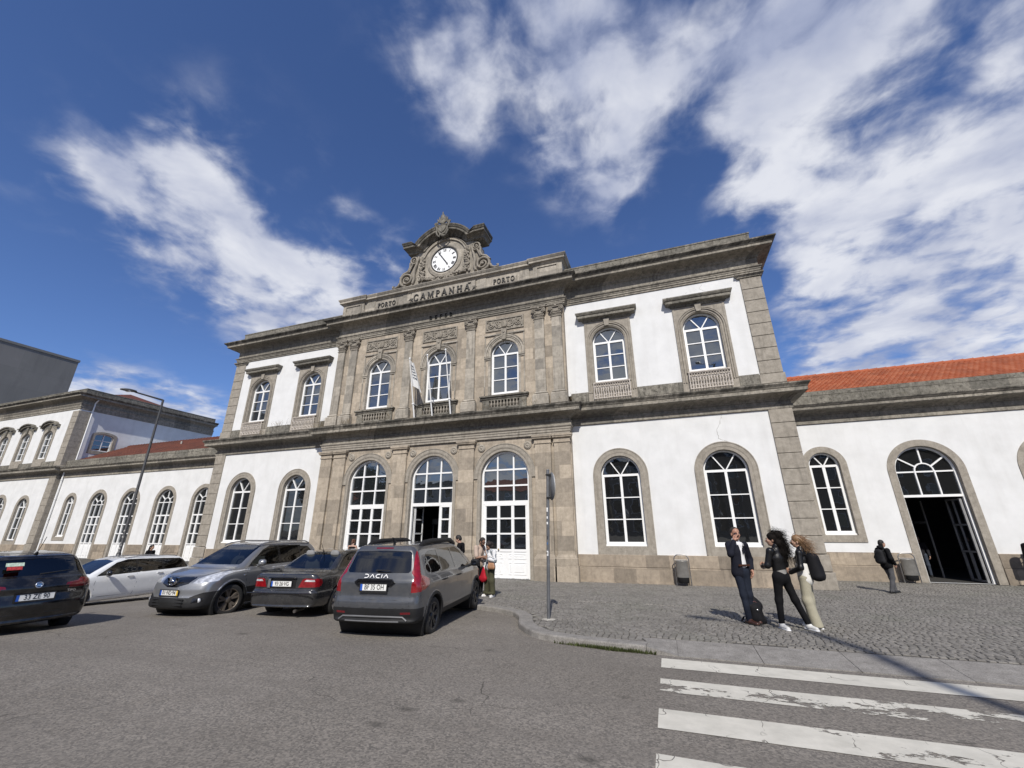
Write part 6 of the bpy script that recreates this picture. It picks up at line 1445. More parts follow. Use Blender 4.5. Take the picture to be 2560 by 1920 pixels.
for ln_, r_ in (([(-.66, .37), (-.58, .425), (-.3, .43), (0, .43), (.3, .43), (.58, .425), (.66, .37)], .017), ([(-.52, .355), (-.25, .355), (0, .355), (.25, .355), (.52, .355)], .012)):
    b.tube([Vector(DC.hit(y_, z_, 'rear'))+Vector((-.004, 0, 0)) for y_, z_ in ln_], r_, 6)
b.build('skid_trim', plain('grey_trim', (.13, .13, .135), .4), rt)
for sg in (-1, 1):
    q = MB(); q.tube([(-1.60, sg*.56, 1.565), (-1.45, sg*.565, 1.63), (-1.0, sg*.57, 1.665), (0, sg*.57, 1.665), (.22, sg*.565, 1.645), (.52, sg*.55, 1.56)], [.03, .032, .026, .026, .03, .03], 8, flat=(Vector((0, 0, 1)), 1.9)); q.build('roof_rail', M['plastic'], rt)
q = MB(); q.tube([(-1.55, .0, 1.63), (-1.62, 0, 1.72), (-1.68, 0, 1.74)], [.05, .025, .01], 7, flat=(Vector((0, 1, 0)), .5)); q.build('aerial', M['plastic'], rt)

# ---- dark saloon seen from behind
P = dict(side=[(-2.28, .28), (-2.37, .36), (-2.40, .55), (-2.385, .63), (-2.34, .66), (-2.33, .90), (-2.26, .985), (-1.95, 1.0), (-1.62, 1.01), (-1.25, 1.20), (-.92, 1.355), (-.6, 1.41), (-.1, 1.425), (.3, 1.39), (.75, 1.20), (1.15, 1.0), (1.4, .965), (2.0, .87), (2.28, .75), (2.38, .6), (2.38, .4), (2.28, .24), (1.2, .19), (-1.2, .19)],
    plan=[(-2.4, .80), (-2.1, .86), (-1.4, .895), (0, .90), (1.4, .89), (2.0, .84), (2.4, .66)], sec=[(0, .10), (.22, .06), (.40, .01), (.58, .0), (.62, .02), (.85, .03), (.95, .07), (1.02, .13), (1.2, .215), (1.35, .29), (1.5, .40)],
    bow=(.20, .14), axles=(-1.416, 1.416), r=.318, arch=.36, track=.785, spokes=7, spoke_w=.035, rim=M['alloy'], paint=paint('anthracite_paint', (0.030, 0.031, 0.034), 0.25, 0.25), belt=1.0, cab=(-1.4, .9), mirror=(.70, 1.02), seats=(.1, -.78), seat_mat=plain('pale_grey_seat', (0.22, 0.22, 0.22), 0.8))
P['regions'] = [
    dict(name='rear_window', mat=M['carglass'], view='rear', n=-.28, inset=.005, poly=[(-.1, 1.03), (.62, 1.04), (.60, 1.10), (.50, 1.34), (.46, 1.365), (-.1, 1.38)]),
    dict(name='plate_recess', mat=M['gloss_black'], view='rear', poly=[(-.1, .69), (.345, .69), (.355, .875), (-.1, .88)]),
    dict(name='lamp_band', mat=M['lamp_clear'], view='rear', n=-.2, split=True, poly=[(.53, .82), (.575, .86), (.76, .855), (.77, .815)]),
    dict(name='tail_lamp', mat=M['red_lamp'], view='rear', n=-.15, split=True, poly=[(.41, .70), (.49, .865), (.54, .885), (.80, .88), (.92, .86), (.92, .70)]),
    dict(name='tail_lamp', mat=M['red_lamp'], view='side', n=.3, split=True, poly=[(-2.5, .70), (-2.09, .72), (-2.04, .78), (-2.08, .87), (-2.5, .88)]),
    dict(name='side_window', id=1, mat=M['carglass'], view='side', inset=.004, split=True, poly=[(-1.22, 1.06), (-.72, 1.03), (-.68, 1.33), (-.85, 1.32)]),
    dict(name='side_window', id=2, mat=M['carglass'], view='side', inset=.004, split=True, poly=[(-.66, 1.03), (.02, 1.02), (-.02, 1.36), (-.62, 1.345)]), dict(name='side_window', id=3, mat=M['carglass'], view='side', inset=.004, split=True, poly=[(.08, 1.02), (.88, 1.02), (.38, 1.31), (.06, 1.36)]),
    dict(name='window_surround', mat=M['gloss_black'], view='side', poly=[(-1.30, 1.04), (.95, 1.005), (.40, 1.33), (.05, 1.385), (-.68, 1.37), (-.9, 1.34)]),
    dict(name='windscreen', mat=M['carglass'], view='front', n=.3, inset=.005, poly=[(-.1, 1.03), (.64, 1.04), (.50, 1.36), (-.1, 1.39)]), dict(name='headlamp', mat=M['lamp_clear'], view='front', split=True, poly=[(.42, .58), (.78, .6), (.78, .74), (.42, .74)]), dict(name='grille', mat=M['gloss_black'], view='front', poly=[(-.1, .58), (.36, .58), (.36, .75), (-.1, .76)])]
P['seams'] = [([(-.37, .995), (-.395, .86), (-.36, .66)], 'rear', 1), ([(.37, .995), (.395, .86), (.36, .66)], 'rear', 1), ([(-.655, .87), (-.655, .70)], 'rear', 1), ([(.655, .87), (.655, .70)], 'rear', 1), ([(-.82, .65), (.82, .65)], 'rear', 1), ([(-.80, .53), (.80, .53)], 'rear', 1, .006), ([(-.69, 1.02), (-.72, .7), (-.98, .40)], 'side', -1), ([(.04, 1.02), (.02, .6), (.03, .3)], 'side', -1)]
MC = Car('dark anthracite saloon with boot lid and pale plate, parked between the silver and grey cars', 'cars parked before the station', (2.30, -9.06, gz(2.3, -9.06)), R(98.7), P); rt = MC.root
MC.plate('93·26·VG', -2.36, .775, 'rear', frame=False)
b = MB(); b.tube([(-.36, 0, 0), (-.33, -.012, .008), (.33, -.012, .008), (.36, 0, 0)], [.008, .017, .017, .008], 8); rear_obj(rt, b, 'boot_handle', M['gloss_black'], -2.34, 0, .895)
b = MB(); b.bbox(-.032, .032, -.012, 0, -.1, .1, .01); rear_obj(rt, b, 'boot_trim', M['chrome'], -2.352, .325, .785)
b = MB()
for k_ in range(3):
    a = R(90+120*k_); d = Vector((math.cos(a), 0, math.sin(a))); n = Vector((-d.z, 0, d.x)); b.add([n*.007, d*.04, -n*.007, Vector((0, -.008, 0))], [(0, 3, 1), (1, 3, 2)])
rear_obj(rt, b, 'badge', M['chrome'], -2.335, 0, .955, tilt=R(-25))
b = MB(); b.tube([(-.82, -.008, 0), (-.4, -.012, 0), (.4, -.012, 0), (.82, -.008, 0)], .014, 6); rear_obj(rt, b, 'bumper_strip', M['gloss_black'], -2.395, 0, .585)
q = MB(); q.tube([(-.90, 0, 1.36), (-.92, 0, 1.42)], [.025, .015], 7); q.tube([(-.92, 0, 1.42), (-1.05, 0, 1.60)], .006, 5); q.build('aerial', M['plastic'], rt)
for x in (-.55, .3): MC.handle(x, .86, -1, P['paint'])
q = MB(); q.tube([(-2.34, -.42, .22), (-2.0, -.42, .24)], .035, 10); q.build('exhaust_pipe', plain('sooty_steel', (.12, .11, .1), .5, .6), rt)

# ---- silver crossover, nose towards the camera
P = dict(side=[(-2.05, .34), (-2.13, .5), (-2.14, .75), (-2.08, .98), (-1.98, 1.12), (-1.78, 1.40), (-1.62, 1.53), (-1.3, 1.575), (-.6, 1.605), (0, 1.595), (.35, 1.53), (.85, 1.26), (1.18, 1.07), (1.5, 1.01), (1.86, .92), (2.06, .80), (2.13, .66), (2.15, .52), (2.19, .36), (2.15, .25), (1.9, .22), (1.2, .21), (-1.2, .22)],
    plan=[(-2.15, .78), (-1.8, .86), (-1.3, .892), (0, .89), (1.3, .888), (1.75, .85), (2.2, .68)], sec=[(0, .08), (.25, .03), (.45, .0), (.7, .0), (.9, .01), (1.0, .045), (1.08, .09), (1.3, .185), (1.5, .28), (1.7, .40)],
    bow=(.30, .16), axles=(-1.315, 1.315), r=.345, arch=.395, track=.775, flare=.012, steer=R(-16), spokes=5, pair=.20, spoke_w=.026, rim=M['bronze_alloy'], paint=paint('silver_paint', (0.27, 0.275, 0.285), 0.6, 0.30), belt=1.04, cab=(-1.6, .95), mirror=(.62, 1.10), seats=(.1, -.75), wheel_side=1)
P['regions'] = [
    dict(name='windscreen', mat=M['carglass'], view='front', n=.3, inset=.005, poly=[(-.1, 1.10), (.68, 1.10), (.70, 1.13), (.575, 1.50), (.54, 1.53), (-.1, 1.555)]),
    dict(name='grille', mat=M['gloss_black'], view='front', poly=[(-.1, .685), (.14, .685), (.38, .755), (.435, .86), (.42, .885), (-.1, .895)]),
    dict(name='headlamp', mat=M['lamp_clear'], view='front', n=.0, split=True, poly=[(.47, .77), (.50, .86), (.72, .975), (.86, .99), (.86, .80), (.62, .755)]),
    dict(name='headlamp', mat=M['lamp_clear'], view='side', n=.2, split=True, poly=[(2.3, .78), (1.86, .82), (1.60, .92), (1.47, .99), (1.55, 1.01), (1.75, .975), (2.3, .88)]),
    dict(name='air_intake', mat=M['ink'], view='front', poly=[(-.1, .30), (.42, .30), (.52, .40), (.44, .465), (-.1, .47)]),
    dict(name='fog_lamp_recess', mat=M['gloss_black'], view='front', n=.1, split=True, poly=[(.60, .36), (.78, .38), (.78, .46), (.60, .47)]),
    dict(name='cladding', mat=M['plastic'], view='front', n=-.1, poly=[(-.1, 0), (1, 0), (1, .60), (.75, .575), (.60, .52), (.52, .475), (-.1, .475)]),
    dict(name='side_window', id=1, mat=M['carglass_dark'], view='side', inset=.004, split=True, poly=[(-1.62, 1.22), (-1.45, 1.10), (-1.08, 1.08), (-1.02, 1.47), (-1.38, 1.45)]), dict(name='side_window', id=2, mat=M['carglass_dark'], view='side', inset=.004, split=True, poly=[(-.98, 1.08), (-.24, 1.07), (-.24, 1.505), (-.95, 1.475)]),
    dict(name='side_window', id=3, mat=M['carglass'], view='side', inset=.004, split=True, poly=[(-.14, 1.07), (.78, 1.06), (.82, 1.09), (.30, 1.42), (.05, 1.50), (-.16, 1.505)]),
    dict(name='window_surround', mat=M['gloss_black'], view='side', poly=[(-1.1, 1.06), (.92, 1.035), (.36, 1.42), (.08, 1.525), (-1.06, 1.50)]),
    dict(name='cladding', mat=M['plastic'], view='all', fn=lambda p, q: np.minimum(q-.40, arch_trim(P, .035)(p, q)+.0)),
    dict(name='rear_window', mat=M['carglass_dark'], view='rear', n=-.3, poly=[(-.1, 1.14), (.6, 1.14), (.52, 1.46), (-.1, 1.49)]), dict(name='tail_lamp', mat=M['red_lamp'], view='rear', n=-.1, split=True, poly=[(.55, .85), (.9, .85), (.9, 1.08), (.6, 1.05)])]
P['seams'] = [([(-.19, 1.05), (-.22, .75), (-.20, .40)], 'side', 1), ([(.90, 1.05), (.96, .80), (.88, .42)], 'side', 1), ([(-1.04, 1.08), (-.98, .8), (-1.06, .6)], 'side', 1), ([(-.70, .985), (-.45, .905), (0, .90), (.45, .905), (.70, .985)], 'front', 1, .005)]
NS = Car('silver crossover with black lower bumper facing the camera, left of the dark saloon', 'cars parked before the station', (.06, -10.07, gz(.06, -10.07)), R(-85), P); rt = NS.root
NS.plate('01·ND·94', 2.148, .575, 'front', yellow=True, tilt=R(2))
for sg in (-1, 1):
    b = MB(); b.add([(sg*.10, -.02, .10), (sg*.165, -.02, .10), (sg*.075, -.03, -.10), (sg*.02, -.03, -.10), (sg*.10, .03, .10), (sg*.165, .03, .10), (sg*.075, .03, -.10), (sg*.02, .03, -.10)], [(0, 1, 2, 3), (0, 4, 5, 1), (1, 5, 6, 2), (2, 6, 7, 3), (3, 7, 4, 0)]); rear_obj(rt, b, 'grille_bar', M['chrome'], 2.105, 0, .79, 'front', R(10))
    q = MB(); q.lathe([(0, -.03), (.05, -.025), (.062, 0), (.055, .03)], 16, (0, 0, 0), 'y'); rear_obj(rt, q, 'fog_lamp', M['lamp_clear'], 1.985, sg*.69, .415, 'front')
    q = MB(); q.tube([(-1.5, sg*.575, 1.54), (-1.3, sg*.59, 1.60), (-.3, sg*.605, 1.635), (.25, sg*.58, 1.585), (.42, sg*.57, 1.53)], .018, 7); q.build('roof_rail', M['alloy'], rt)
    q = MB(); q.lathe([(0, -.012), (.02, -.012), (.025, 0), (.025, .02)], 12, (0, 0, 0), 'y')
b = MB(); b.lathe([(.048, -.03), (.05, -.036), (.066, -.036), (.068, 0)], 24, (0, 0, 0), 'y'); b.box(-.085, .085, -.04, 0, -.018, .018); bd = rear_obj(rt, b, 'badge', M['chrome'], 2.135, 0, .795, 'front', R(10))
t = text_mesh('NISSAN', .028, 'lettering', M['ink'], bd, .0006, .0006); t.location = (0, -.0415, 0)
for i in range(3): b = MB(); b.bbox(-.44, .44, -.01, .01, -.012, .012, .004); rear_obj(rt, b, 'intake_slat', M['plastic'], 2.15+.01*i, 0, .44-.055*i, 'front')
for sg in (1,):
    p = NS.hit(1.0, .86, 'side', sg); q = MB(); q.ball((1.02, p[1], .86), .035, .012, .018, 8, 6); q.build('side_repeater', M['chrome'], rt)
    NS.handle(.02, .93, sg, P['paint']); NS.handle(-.85, .95, sg, P['paint'])
q = MB(); q.tube([(-1.3, 0, 1.57), (-1.42, 0, 1.86)], .006, 5); q.build('aerial', M['plastic'], rt)

# ---- white estate, left side towards the camera
P = dict(side=[(-2.18, .30), (-2.27, .45), (-2.28, .70), (-2.24, .92), (-2.12, 1.06), (-1.93, 1.28), (-1.76, 1.41), (-1.5, 1.45), (-.7, 1.475), (0, 1.47), (.4, 1.41), (.9, 1.16), (1.25, .98), (1.55, .92), (1.95, .82), (2.2, .70), (2.29, .55), (2.28, .35), (2.2, .22), (1.2, .19), (-1.2, .20)],
    plan=[(-2.3, .80), (-1.9, .87), (-1.3, .895), (0, .90), (1.3, .89), (1.8, .85), (2.3, .66)], sec=[(0, .10), (.22, .05), (.4, .01), (.6, .0), (.8, .0), (.92, .03), (1.0, .08), (1.2, .165), (1.4, .27), (1.55, .40)],
    bow=(.25, .16), axles=(-1.365, 1.365), r=.32, arch=.365, track=.78, spokes=5, pair=.15, paint=paint('white_paint', (0.70, 0.71, 0.71), 0.0, 0.25), belt=.97, cab=(-1.6, .95), mirror=(.72, 1.0), mirror_mat=M['gloss_black'], seats=(.1, -.75))
P['regions'] = [
    dict(name='side_window', id=1, mat=M['carglass_dark'], view='side', inset=.004, split=True, poly=[(-1.98, 1.12), (-1.9, 1.05), (-1.10, 1.01), (-1.06, 1.37), (-1.62, 1.345), (-1.80, 1.27)]), dict(name='side_window', id=2, mat=M['carglass_dark'], view='side', inset=.004, split=True, poly=[(-1.02, 1.01), (-.22, .99), (-.24, 1.40), (-.99, 1.375)]),
    dict(name='side_window', id=3, mat=M['carglass'], view='side', inset=.004, split=True, poly=[(-.14, .99), (.84, .97), (.90, .99), (.36, 1.32), (.05, 1.395), (-.16, 1.40)]),
    dict(name='window_surround', mat=M['gloss_black'], view='side', poly=[(-2.05, 1.10), (-1.92, 1.025), (1.0, .945), (.42, 1.33), (.08, 1.418), (-1.05, 1.39), (-1.66, 1.365), (-1.86, 1.29)]),
    dict(name='windscreen', mat=M['carglass'], view='front', n=.3, inset=.005, poly=[(-.1, 1.02), (.68, 1.02), (.56, 1.38), (-.1, 1.425)]), dict(name='headlamp', mat=M['lamp_clear'], view='side', n=.1, split=True, poly=[(2.3, .62), (1.75, .72), (1.62, .80), (1.8, .82), (2.3, .74)]),
    dict(name='grille', mat=M['gloss_black'], view='front', poly=[(-.1, .48), (.5, .5), (.5, .66), (-.1, .68)]),
    dict(name='rear_window', mat=M['carglass_dark'], view='rear', n=-.3, poly=[(-.1, 1.08), (.62, 1.08), (.5, 1.36), (-.1, 1.39)]), dict(name='tail_lamp', mat=M['red_lamp'], view='rear', n=-.1, split=True, poly=[(.5, .82), (.9, .82), (.9, .98), (.5, .95)])]
P['seams'] = [([(-.18, .97), (-.20, .6), (-.14, .28)], 'side', 1), ([(.96, .94), (1.02, .7), (.94, .30)], 'side', 1), ([(-1.05, 1.0), (-1.0, .75), (-1.08, .55)], 'side', 1), ([(-.9, .33), (.9, .33)], 'side', 1, .006)]
WH = Car('white estate car parked behind the black car, its long side showing', 'cars parked before the station', (-7.6, -8.98, gz(-7.6, -8.98)), R(270.4), P); rt = WH.root
for x, z in ((.02, .87), (-.93, .90)): WH.handle(x, z, 1, M['alloy'])
for sg in (-1, 1):
    q = MB(); q.tube([(-1.6, sg*.55, 1.44), (-1.45, sg*.565, 1.475), (-.3, sg*.58, 1.50), (.15, sg*.56, 1.455)], .013, 6); q.build('roof_rail', M['alloy'], rt)
q = MB(); q.tube([(-1.4, 0, 1.45), (-1.62, 0, 1.72)], .006, 5); q.build('aerial', M['plastic'], rt)

# ---- dark estate beyond, roof showing over the black car
P2 = dict(P); P2['paint'] = paint('black_blue_paint', (0.012, 0.013, 0.018), 0.2, 0.2); P2['mirror_mat'] = P2['paint']; P2['h'] = .02; P2['regions'] = [dict(r_) for r_ in P['regions']]
DK = Car('dark blue estate car with roof rails, mostly hidden behind the black car', 'cars parked before the station', (-11.4, -9.2, gz(-11.4, -9.2)), R(90.5), P2); rt = DK.root
for sg in (-1, 1):
    q = MB(); q.tube([(-1.7, sg*.52, 1.42), (-1.5, sg*.55, 1.51), (-.3, sg*.58, 1.535), (.15, sg*.56, 1.46)], .018, 6); q.build('roof_rail', M['plastic'], rt)
q = MB(); q.tube([(-1.5, 0, 1.45), (-1.75, 0, 1.85)], .006, 5); q.build('aerial', M['plastic'], rt)

# ---- black car driving off to the left, tail towards the camera
P = dict(side=[(-2.16, .28), (-2.26, .40), (-2.30, .60), (-2.26, .78), (-2.26, .92), (-2.17, 1.04), (-2.10, 1.10), (-1.97, 1.32), (-1.86, 1.42), (-1.80, 1.455), (-1.4, 1.485), (-.6, 1.51), (0, 1.495), (.4, 1.42), (.9, 1.17), (1.25, 1.0), (1.55, .95), (1.95, .86), (2.18, .74), (2.26, .58), (2.25, .36), (2.15, .22), (1.2, .19), (-1.2, .20)],
    plan=[(-2.32, .74), (-2.0, .85), (-1.35, .893), (0, .896), (1.3, .885), (1.8, .85), (2.3, .66)], sec=[(0, .12), (.22, .06), (.42, .0), (.6, -.0), (.8, .0), (.95, .02), (1.02, .07), (1.2, .165), (1.4, .27), (1.55, .40)],
    bow=(.25, .22), axles=(-1.319, 1.319), r=.315, arch=.36, track=.78, spokes=5, pair=.14, rim=M['dark_alloy'], paint=paint('black_paint', (0.006, 0.006, 0.0065), 0.0, 0.2, 0.6), belt=1.0, cab=(-1.7, .95), mirror=(.7, 1.02), seats=(.15, -.7), name='moving_car', h=.0155)
P['regions'] = [
    dict(name='rear_window', mat=M['carglass_dark'], view='rear', n=-.3, inset=.005, poly=[(-.1, 1.10), (.50, 1.11), (.66, 1.16), (.60, 1.33), (.52, 1.385), (-.1, 1.40)]),
    dict(name='tail_lamp', mat=M['deep_red'], view='rear', n=-.1, split=True, poly=[(.40, .90), (.42, .945), (.70, .99), (.95, 1.03), (.95, .86), (.80, .85), (.72, .90)]),
    dict(name='tail_lamp', mat=M['deep_red'], view='side', n=.2, split=True, poly=[(-2.4, .84), (-2.02, .86), (-1.86, .95), (-1.90, 1.01), (-2.4, 1.03)]),
    dict(name='side_window', id=1, mat=M['carglass_dark'], view='side', inset=.004, split=True, poly=[(-1.92, 1.16), (-1.82, 1.07), (-1.08, 1.04), (-1.04, 1.40), (-1.6, 1.385), (-1.75, 1.33)]), dict(name='side_window', id=2, mat=M['carglass_dark'], view='side', inset=.004, split=True, poly=[(-1.0, 1.04), (-.2, 1.02), (-.22, 1.43), (-.97, 1.41)]), dict(name='side_window', id=3, mat=M['carglass'], view='side', inset=.004, split=True, poly=[(-.12, 1.02), (.82, 1.0), (.36, 1.32), (.05, 1.42), (-.14, 1.43)]),
    dict(name='windscreen', mat=M['carglass'], view='front', n=.3, inset=.005, poly=[(-.1, 1.04), (.66, 1.04), (.54, 1.40), (-.1, 1.45)]), dict(name='headlamp', mat=M['lamp_clear'], view='front', split=True, poly=[(.45, .66), (.82, .68), (.82, .8), (.45, .78)])]
P['seams'] = [([(-.66, 1.0), (-.70, .75), (-.62, .60)], 'rear', 1), ([(.66, 1.0), (.70, .75), (.62, .60)], 'rear', 1), ([(-.62, .60), (.62, .60)], 'rear', 1), ([(-.75, .46), (.75, .46)], 'rear', 1, .006)]
FT = Car('black car at the left edge, plate 33 ZE 90, stickers in its back window', None, (-2.55, -13.98, gz(-2.55, -13.98)), R(172.5), P); rt = FT.root
FT.plate('33 ZE 90', -2.29, .74, 'rear', tilt=R(-3))
b = MB(); b.lathe([(.038, -.02), (.044, -.026), (.055, -.022), (.058, 0)], 28, (0, 0, 0), 'y'); b.box(-.03, .03, -.018, .0, -.022, .022); bd = rear_obj(rt, b, 'badge', M['chrome'], -2.272, 0, .94, tilt=R(-8)); t = text_mesh('FIAT', .03, 'lettering', M['ink'], bd, .0006, .0004); t.location = (0, -.019, 0)
t = text_mesh('TIPO', .055, 'lettering', M['chrome'], rt, .002, .001); t.location = (-2.255, -.50, .80); t.rotation_euler = (0, 0, -math.pi/2-.2)
b = MB(); b.prism([(-.12, -.02), (.12, -.02), (.12, .05), (-.12, .05)], y0=-.004, y1=0); o = rear_obj(rt, b, 'window_sticker', plain('pale_green_sticker', (.45, .55, .45), .5, var=.4, scale=30), -2.085, .36, 1.30, tilt=R(-30)); b = MB(); b.prism([(-.10, -.09), (.10, -.09), (.10, -.024), (-.10, -.024)], y0=-.004, y1=0); rear_obj(rt, b, 'window_sticker', plain('red_sticker', (.4, .04, .04), .5, var=.5, scale=30), -2.085, .36, 1.30, tilt=R(-30))
b = MB(); b.tube([(-.05, 0, 0), (.2, -.012, .03), (.36, -.012, .05)], [.016, .01, .006], 6); rear_obj(rt, b, 'wiper', M['plastic'], -2.155, -.05, 1.125)
q = MB(); q.tube([(-1.62, 0, 1.47), (-1.66, 0, 1.505)], [.035, .02], 7); q.tube([(-1.66, 0, 1.50), (-1.86, 0, 1.80)], .006, 5); q.build('aerial', M['plastic'], rt)
# ------------------------------------------------------------------ people
def V3(*a): return np.array(a, float)
class Figure:
    """a person grown from joints: one continuous body, clothes and hair as separate meshes.
    local frame: facing -Y, own left is +X, feet on z = 0"""
    def __init__(s, label, loc, rz, H=1.75, skin=(0.42, 0.25, 0.17), h=0.009, group=None, pose=None, headyaw=0.0, nod=0.0):
        s.root = thing('person', label, 'person', loc, rz, group); s.H = H; s.h = h; k = H/1.75; s.k = k
        J = dict(pelvis=V3(0, 0, .95), waist=V3(0, 0, 1.08), chest=V3(0, .015, 1.28), neck=V3(0, .02, 1.475), head=V3(0, -.015, 1.63),
                 sh_l=V3(.185, .015, 1.415), sh_r=V3(-.185, .015, 1.415), el_l=V3(.24, .04, 1.13), el_r=V3(-.24, .04, 1.13), wr_l=V3(.25, -.06, .90), wr_r=V3(-.25, -.06, .90),
                 hip_l=V3(.095, 0, .92), hip_r=V3(-.095, 0, .92), kn_l=V3(.105, -.025, .50), kn_r=V3(-.105, -.025, .50), an_l=V3(.11, .03, .085), an_r=V3(-.11, .03, .085))
        for n, v in (pose or {}).items(): J[n] = V3(*v)
        s.J = {n: v*k for n, v in J.items()}; s.yaw, s.nod = headyaw, nod
        s.skin = plain('skin', skin, 0.5, var=0.10, scale=14, spec=0.4)
    # -- primitives: ('c', a, b, ra, rb, flat) or ('e', centre, radii)
    def hp(s, p):
        """a point given in head space, turned with the head"""
        k = s.k; cy, sy = math.cos(s.yaw), math.sin(s.yaw); cn, sn = math.cos(s.nod), math.sin(s.nod); x, y, z = p
        y, z = y*cn+z*sn, -y*sn+z*cn
        return s.J['head']+k*V3(x*cy-y*sy, x*sy+y*cy, z)
    def field(s, prims, lo, hi, h, kk):
        ax = [np.arange(lo[i], hi[i]+h, h) for i in range(3)]; F = np.full([len(a) for a in ax], 0.3, np.float32)
        for p in prims:
            if p[0] == 'c': a, b, ra, rb = p[1:5]; fl = p[5] if len(p) > 5 else 1.0; m = max(ra, rb)+0.05; pl, ph = np.minimum(a, b)-m, np.maximum(a, b)+m
            else: c, r_ = p[1], np.asarray(p[2]); pl, ph = c-r_-0.05, c+r_+0.05
            sl = [slice(max(0, int((pl[i]-lo[i])/h)), max(0, int((ph[i]-lo[i])/h)+2)) for i in range(3)]
            X, Y, Z = np.meshgrid(ax[0][sl[0]], ax[1][sl[1]], ax[2][sl[2]], indexing='ij')
            if X.size == 0: continue
            if p[0] == 'c':
                ab = b-a; t = np.clip(((X-a[0])*ab[0]+(Y-a[1])*ab[1]+(Z-a[2])*ab[2])/max(ab@ab, 1e-9), 0, 1)
                d = np.sqrt((X-a[0]-t*ab[0])**2+((Y-a[1]-t*ab[1])/fl)**2+(Z-a[2]-t*ab[2])**2)-(ra+t*(rb-ra))
            else:
                q = np.sqrt(((X-c[0])/r_[0])**2+((Y-c[1])/r_[1])**2+((Z-c[2])/r_[2])**2); d = (q-1)*r_.min()
            G = F[tuple(sl)]; F[tuple(sl)] = smin(G, d, kk) if not (len(p) > 6 and p[6] == 'cut') else np.maximum(G, -d)
        return F
    def grow(s, name, prims, m, h=None, kk=0.03, cut=None):
        h = h or s.h; pts = []
        for p in prims:
            if p[0] == 'c': r_ = max(p[3], p[4]); pts += [p[1]-r_, p[1]+r_, p[2]-r_, p[2]+r_]
            else: pts += [p[1]-np.asarray(p[2]), p[1]+np.asarray(p[2])]
        lo = np.min(pts, 0)-3*h; hi = np.max(pts, 0)+3*h; F = s.field(prims, lo, hi, h, kk)
        if cut is not None:
            ax = [lo[i]+h*np.arange(F.shape[i]) for i in range(3)]; F = np.maximum(F, cut(*np.meshgrid(*ax, indexing='ij')))
        V, Q = surf_nets(F, lo, h); return np_mesh(name, V, Q, m, s.root)
    def hand(s, side, d, n, curl=0.35, grip=None):
        """palm and five fingers: d = finger direction, n = palm normal (fingers bend towards it)"""
        w = s.J['wr_'+side]; k = s.k; d = V3(*d); d /= np.linalg.norm(d); n = V3(*n); n -= d*(n@d); n /= np.linalg.norm(n); l = np.cross(d, n)*(1 if side == 'l' else -1)
        pr = [('c', w, w+d*.03*k, .026*k, .03*k), ('c', w+d*.03*k+l*.018*k, w+d*.085*k+l*.022*k, .020*k, .017*k), ('c', w+d*.03*k-l*.018*k, w+d*.08*k-l*.026*k, .020*k, .016*k)]
        for i in range(4):
            b = w+k*(d*(.088-.004*abs(i-1.2))+l*(.030-.020*i)); L = k*(.040, .045, .042, .032)[i]; c = b; a = 0.0
            for j in range(3):
                a += curl*(1.0+.12*i); e = c+(d*math.cos(a)+n*math.sin(a))*L*(1, .72, .55)[j]; pr.append(('c', c, e, .0095*k, .0085*k)); c = e
        t0 = w+d*.025*k+l*.028*k; t1 = t0+k*(d*.028+l*.026+n*.012); t2 = t1+k*(d*.030+l*.006+n*.016); pr += [('c', t0, t1, .014*k, .011*k), ('c', t1, t2, .011*k, .009*k)]
        return pr
    def body(s, hands, arms=1.0):
        J, k = s.J, s.k; pr = []
        pr += [('e', s.hp((0, .012, .045)), V3(.076, .094, .088)*k), ('e', s.hp((0, -.028, -.035)), V3(.058, .066, .075)*k), ('e', s.hp((0, -.040, -.085)), V3(.038, .040, .030)*k), ('c', s.hp((0, -.09, .012)), s.hp((0, -.112, -.026)), .010*k, .015*k)]
        for e in (-1, 1): pr += [('e', s.hp((e*.077, .012, -.012)), V3(.012, .020, .032)*k), ('e', s.hp((e*.030, -.082, .020)), V3(.020, .012, .010)*k), ('e', s.hp((e*.035, -.070, -.020)), V3(.025, .020, .022)*k)]
        pr += [('c', s.hp((-.020, -.088, -.056)), s.hp((.020, -.088, -.056)), .010*k, .010*k), ('c', J['neck']-V3(0, 0, .03), s.hp((0, .02, -.05)), .058*k, .052*k)]
        pr += [('c', J['pelvis'], J['chest'], .115*k, .125*k, .68), ('c', J['chest'], J['neck'], .125*k, .06*k, .68), ('c', J['sh_l'], J['sh_r'], .05*k, .05*k)]
        for q in 'lr':
            el, wr = J['el_'+q], J['wr_'+q]
            pr += [('c', J['sh_'+q], el, .046*k, .036*k), ('c', el, wr, .037*k, .024*k), ('c', J['hip_'+q], J['kn_'+q], .078*k, .05*k), ('c', J['kn_'+q], J['an_'+q], .052*k, .034*k), ('c', J['an_'+q], J['an_'+q]+V3(0, -.05, -.04), .036*k, .03*k)]
        for hd in hands: pr += hd
        s.grow('body', pr, s.skin, kk=0.016)
    def face(s, brow=(0.03, 0.02, 0.015)):
        k = s.k; dk = plain('eye_dark', (0.02, 0.015, 0.012), 0.3); wh = plain('eye_white', (0.5, 0.48, 0.45), 0.4)
        for e in (-1, 1):
            b = MB(); b.ball(s.hp((e*.031, -.086, .006)), .0125*k, .009*k, .0065*k, 8, 6); o = b.build('eye', wh, s.root); b = MB(); b.ball(s.hp((e*.031, -.094, .006)), .0055*k, .003*k, .0058*k, 8, 5); b.build('iris', dk, o)
            b = MB(); b.tube([s.hp((e*.014, -.100, .026)), s.hp((e*.032, -.099, .032)), s.hp((e*.052, -.085, .026))], [.004, .006, .003], 5); b.build('eyebrow', plain('brow', brow, .8), s.root)
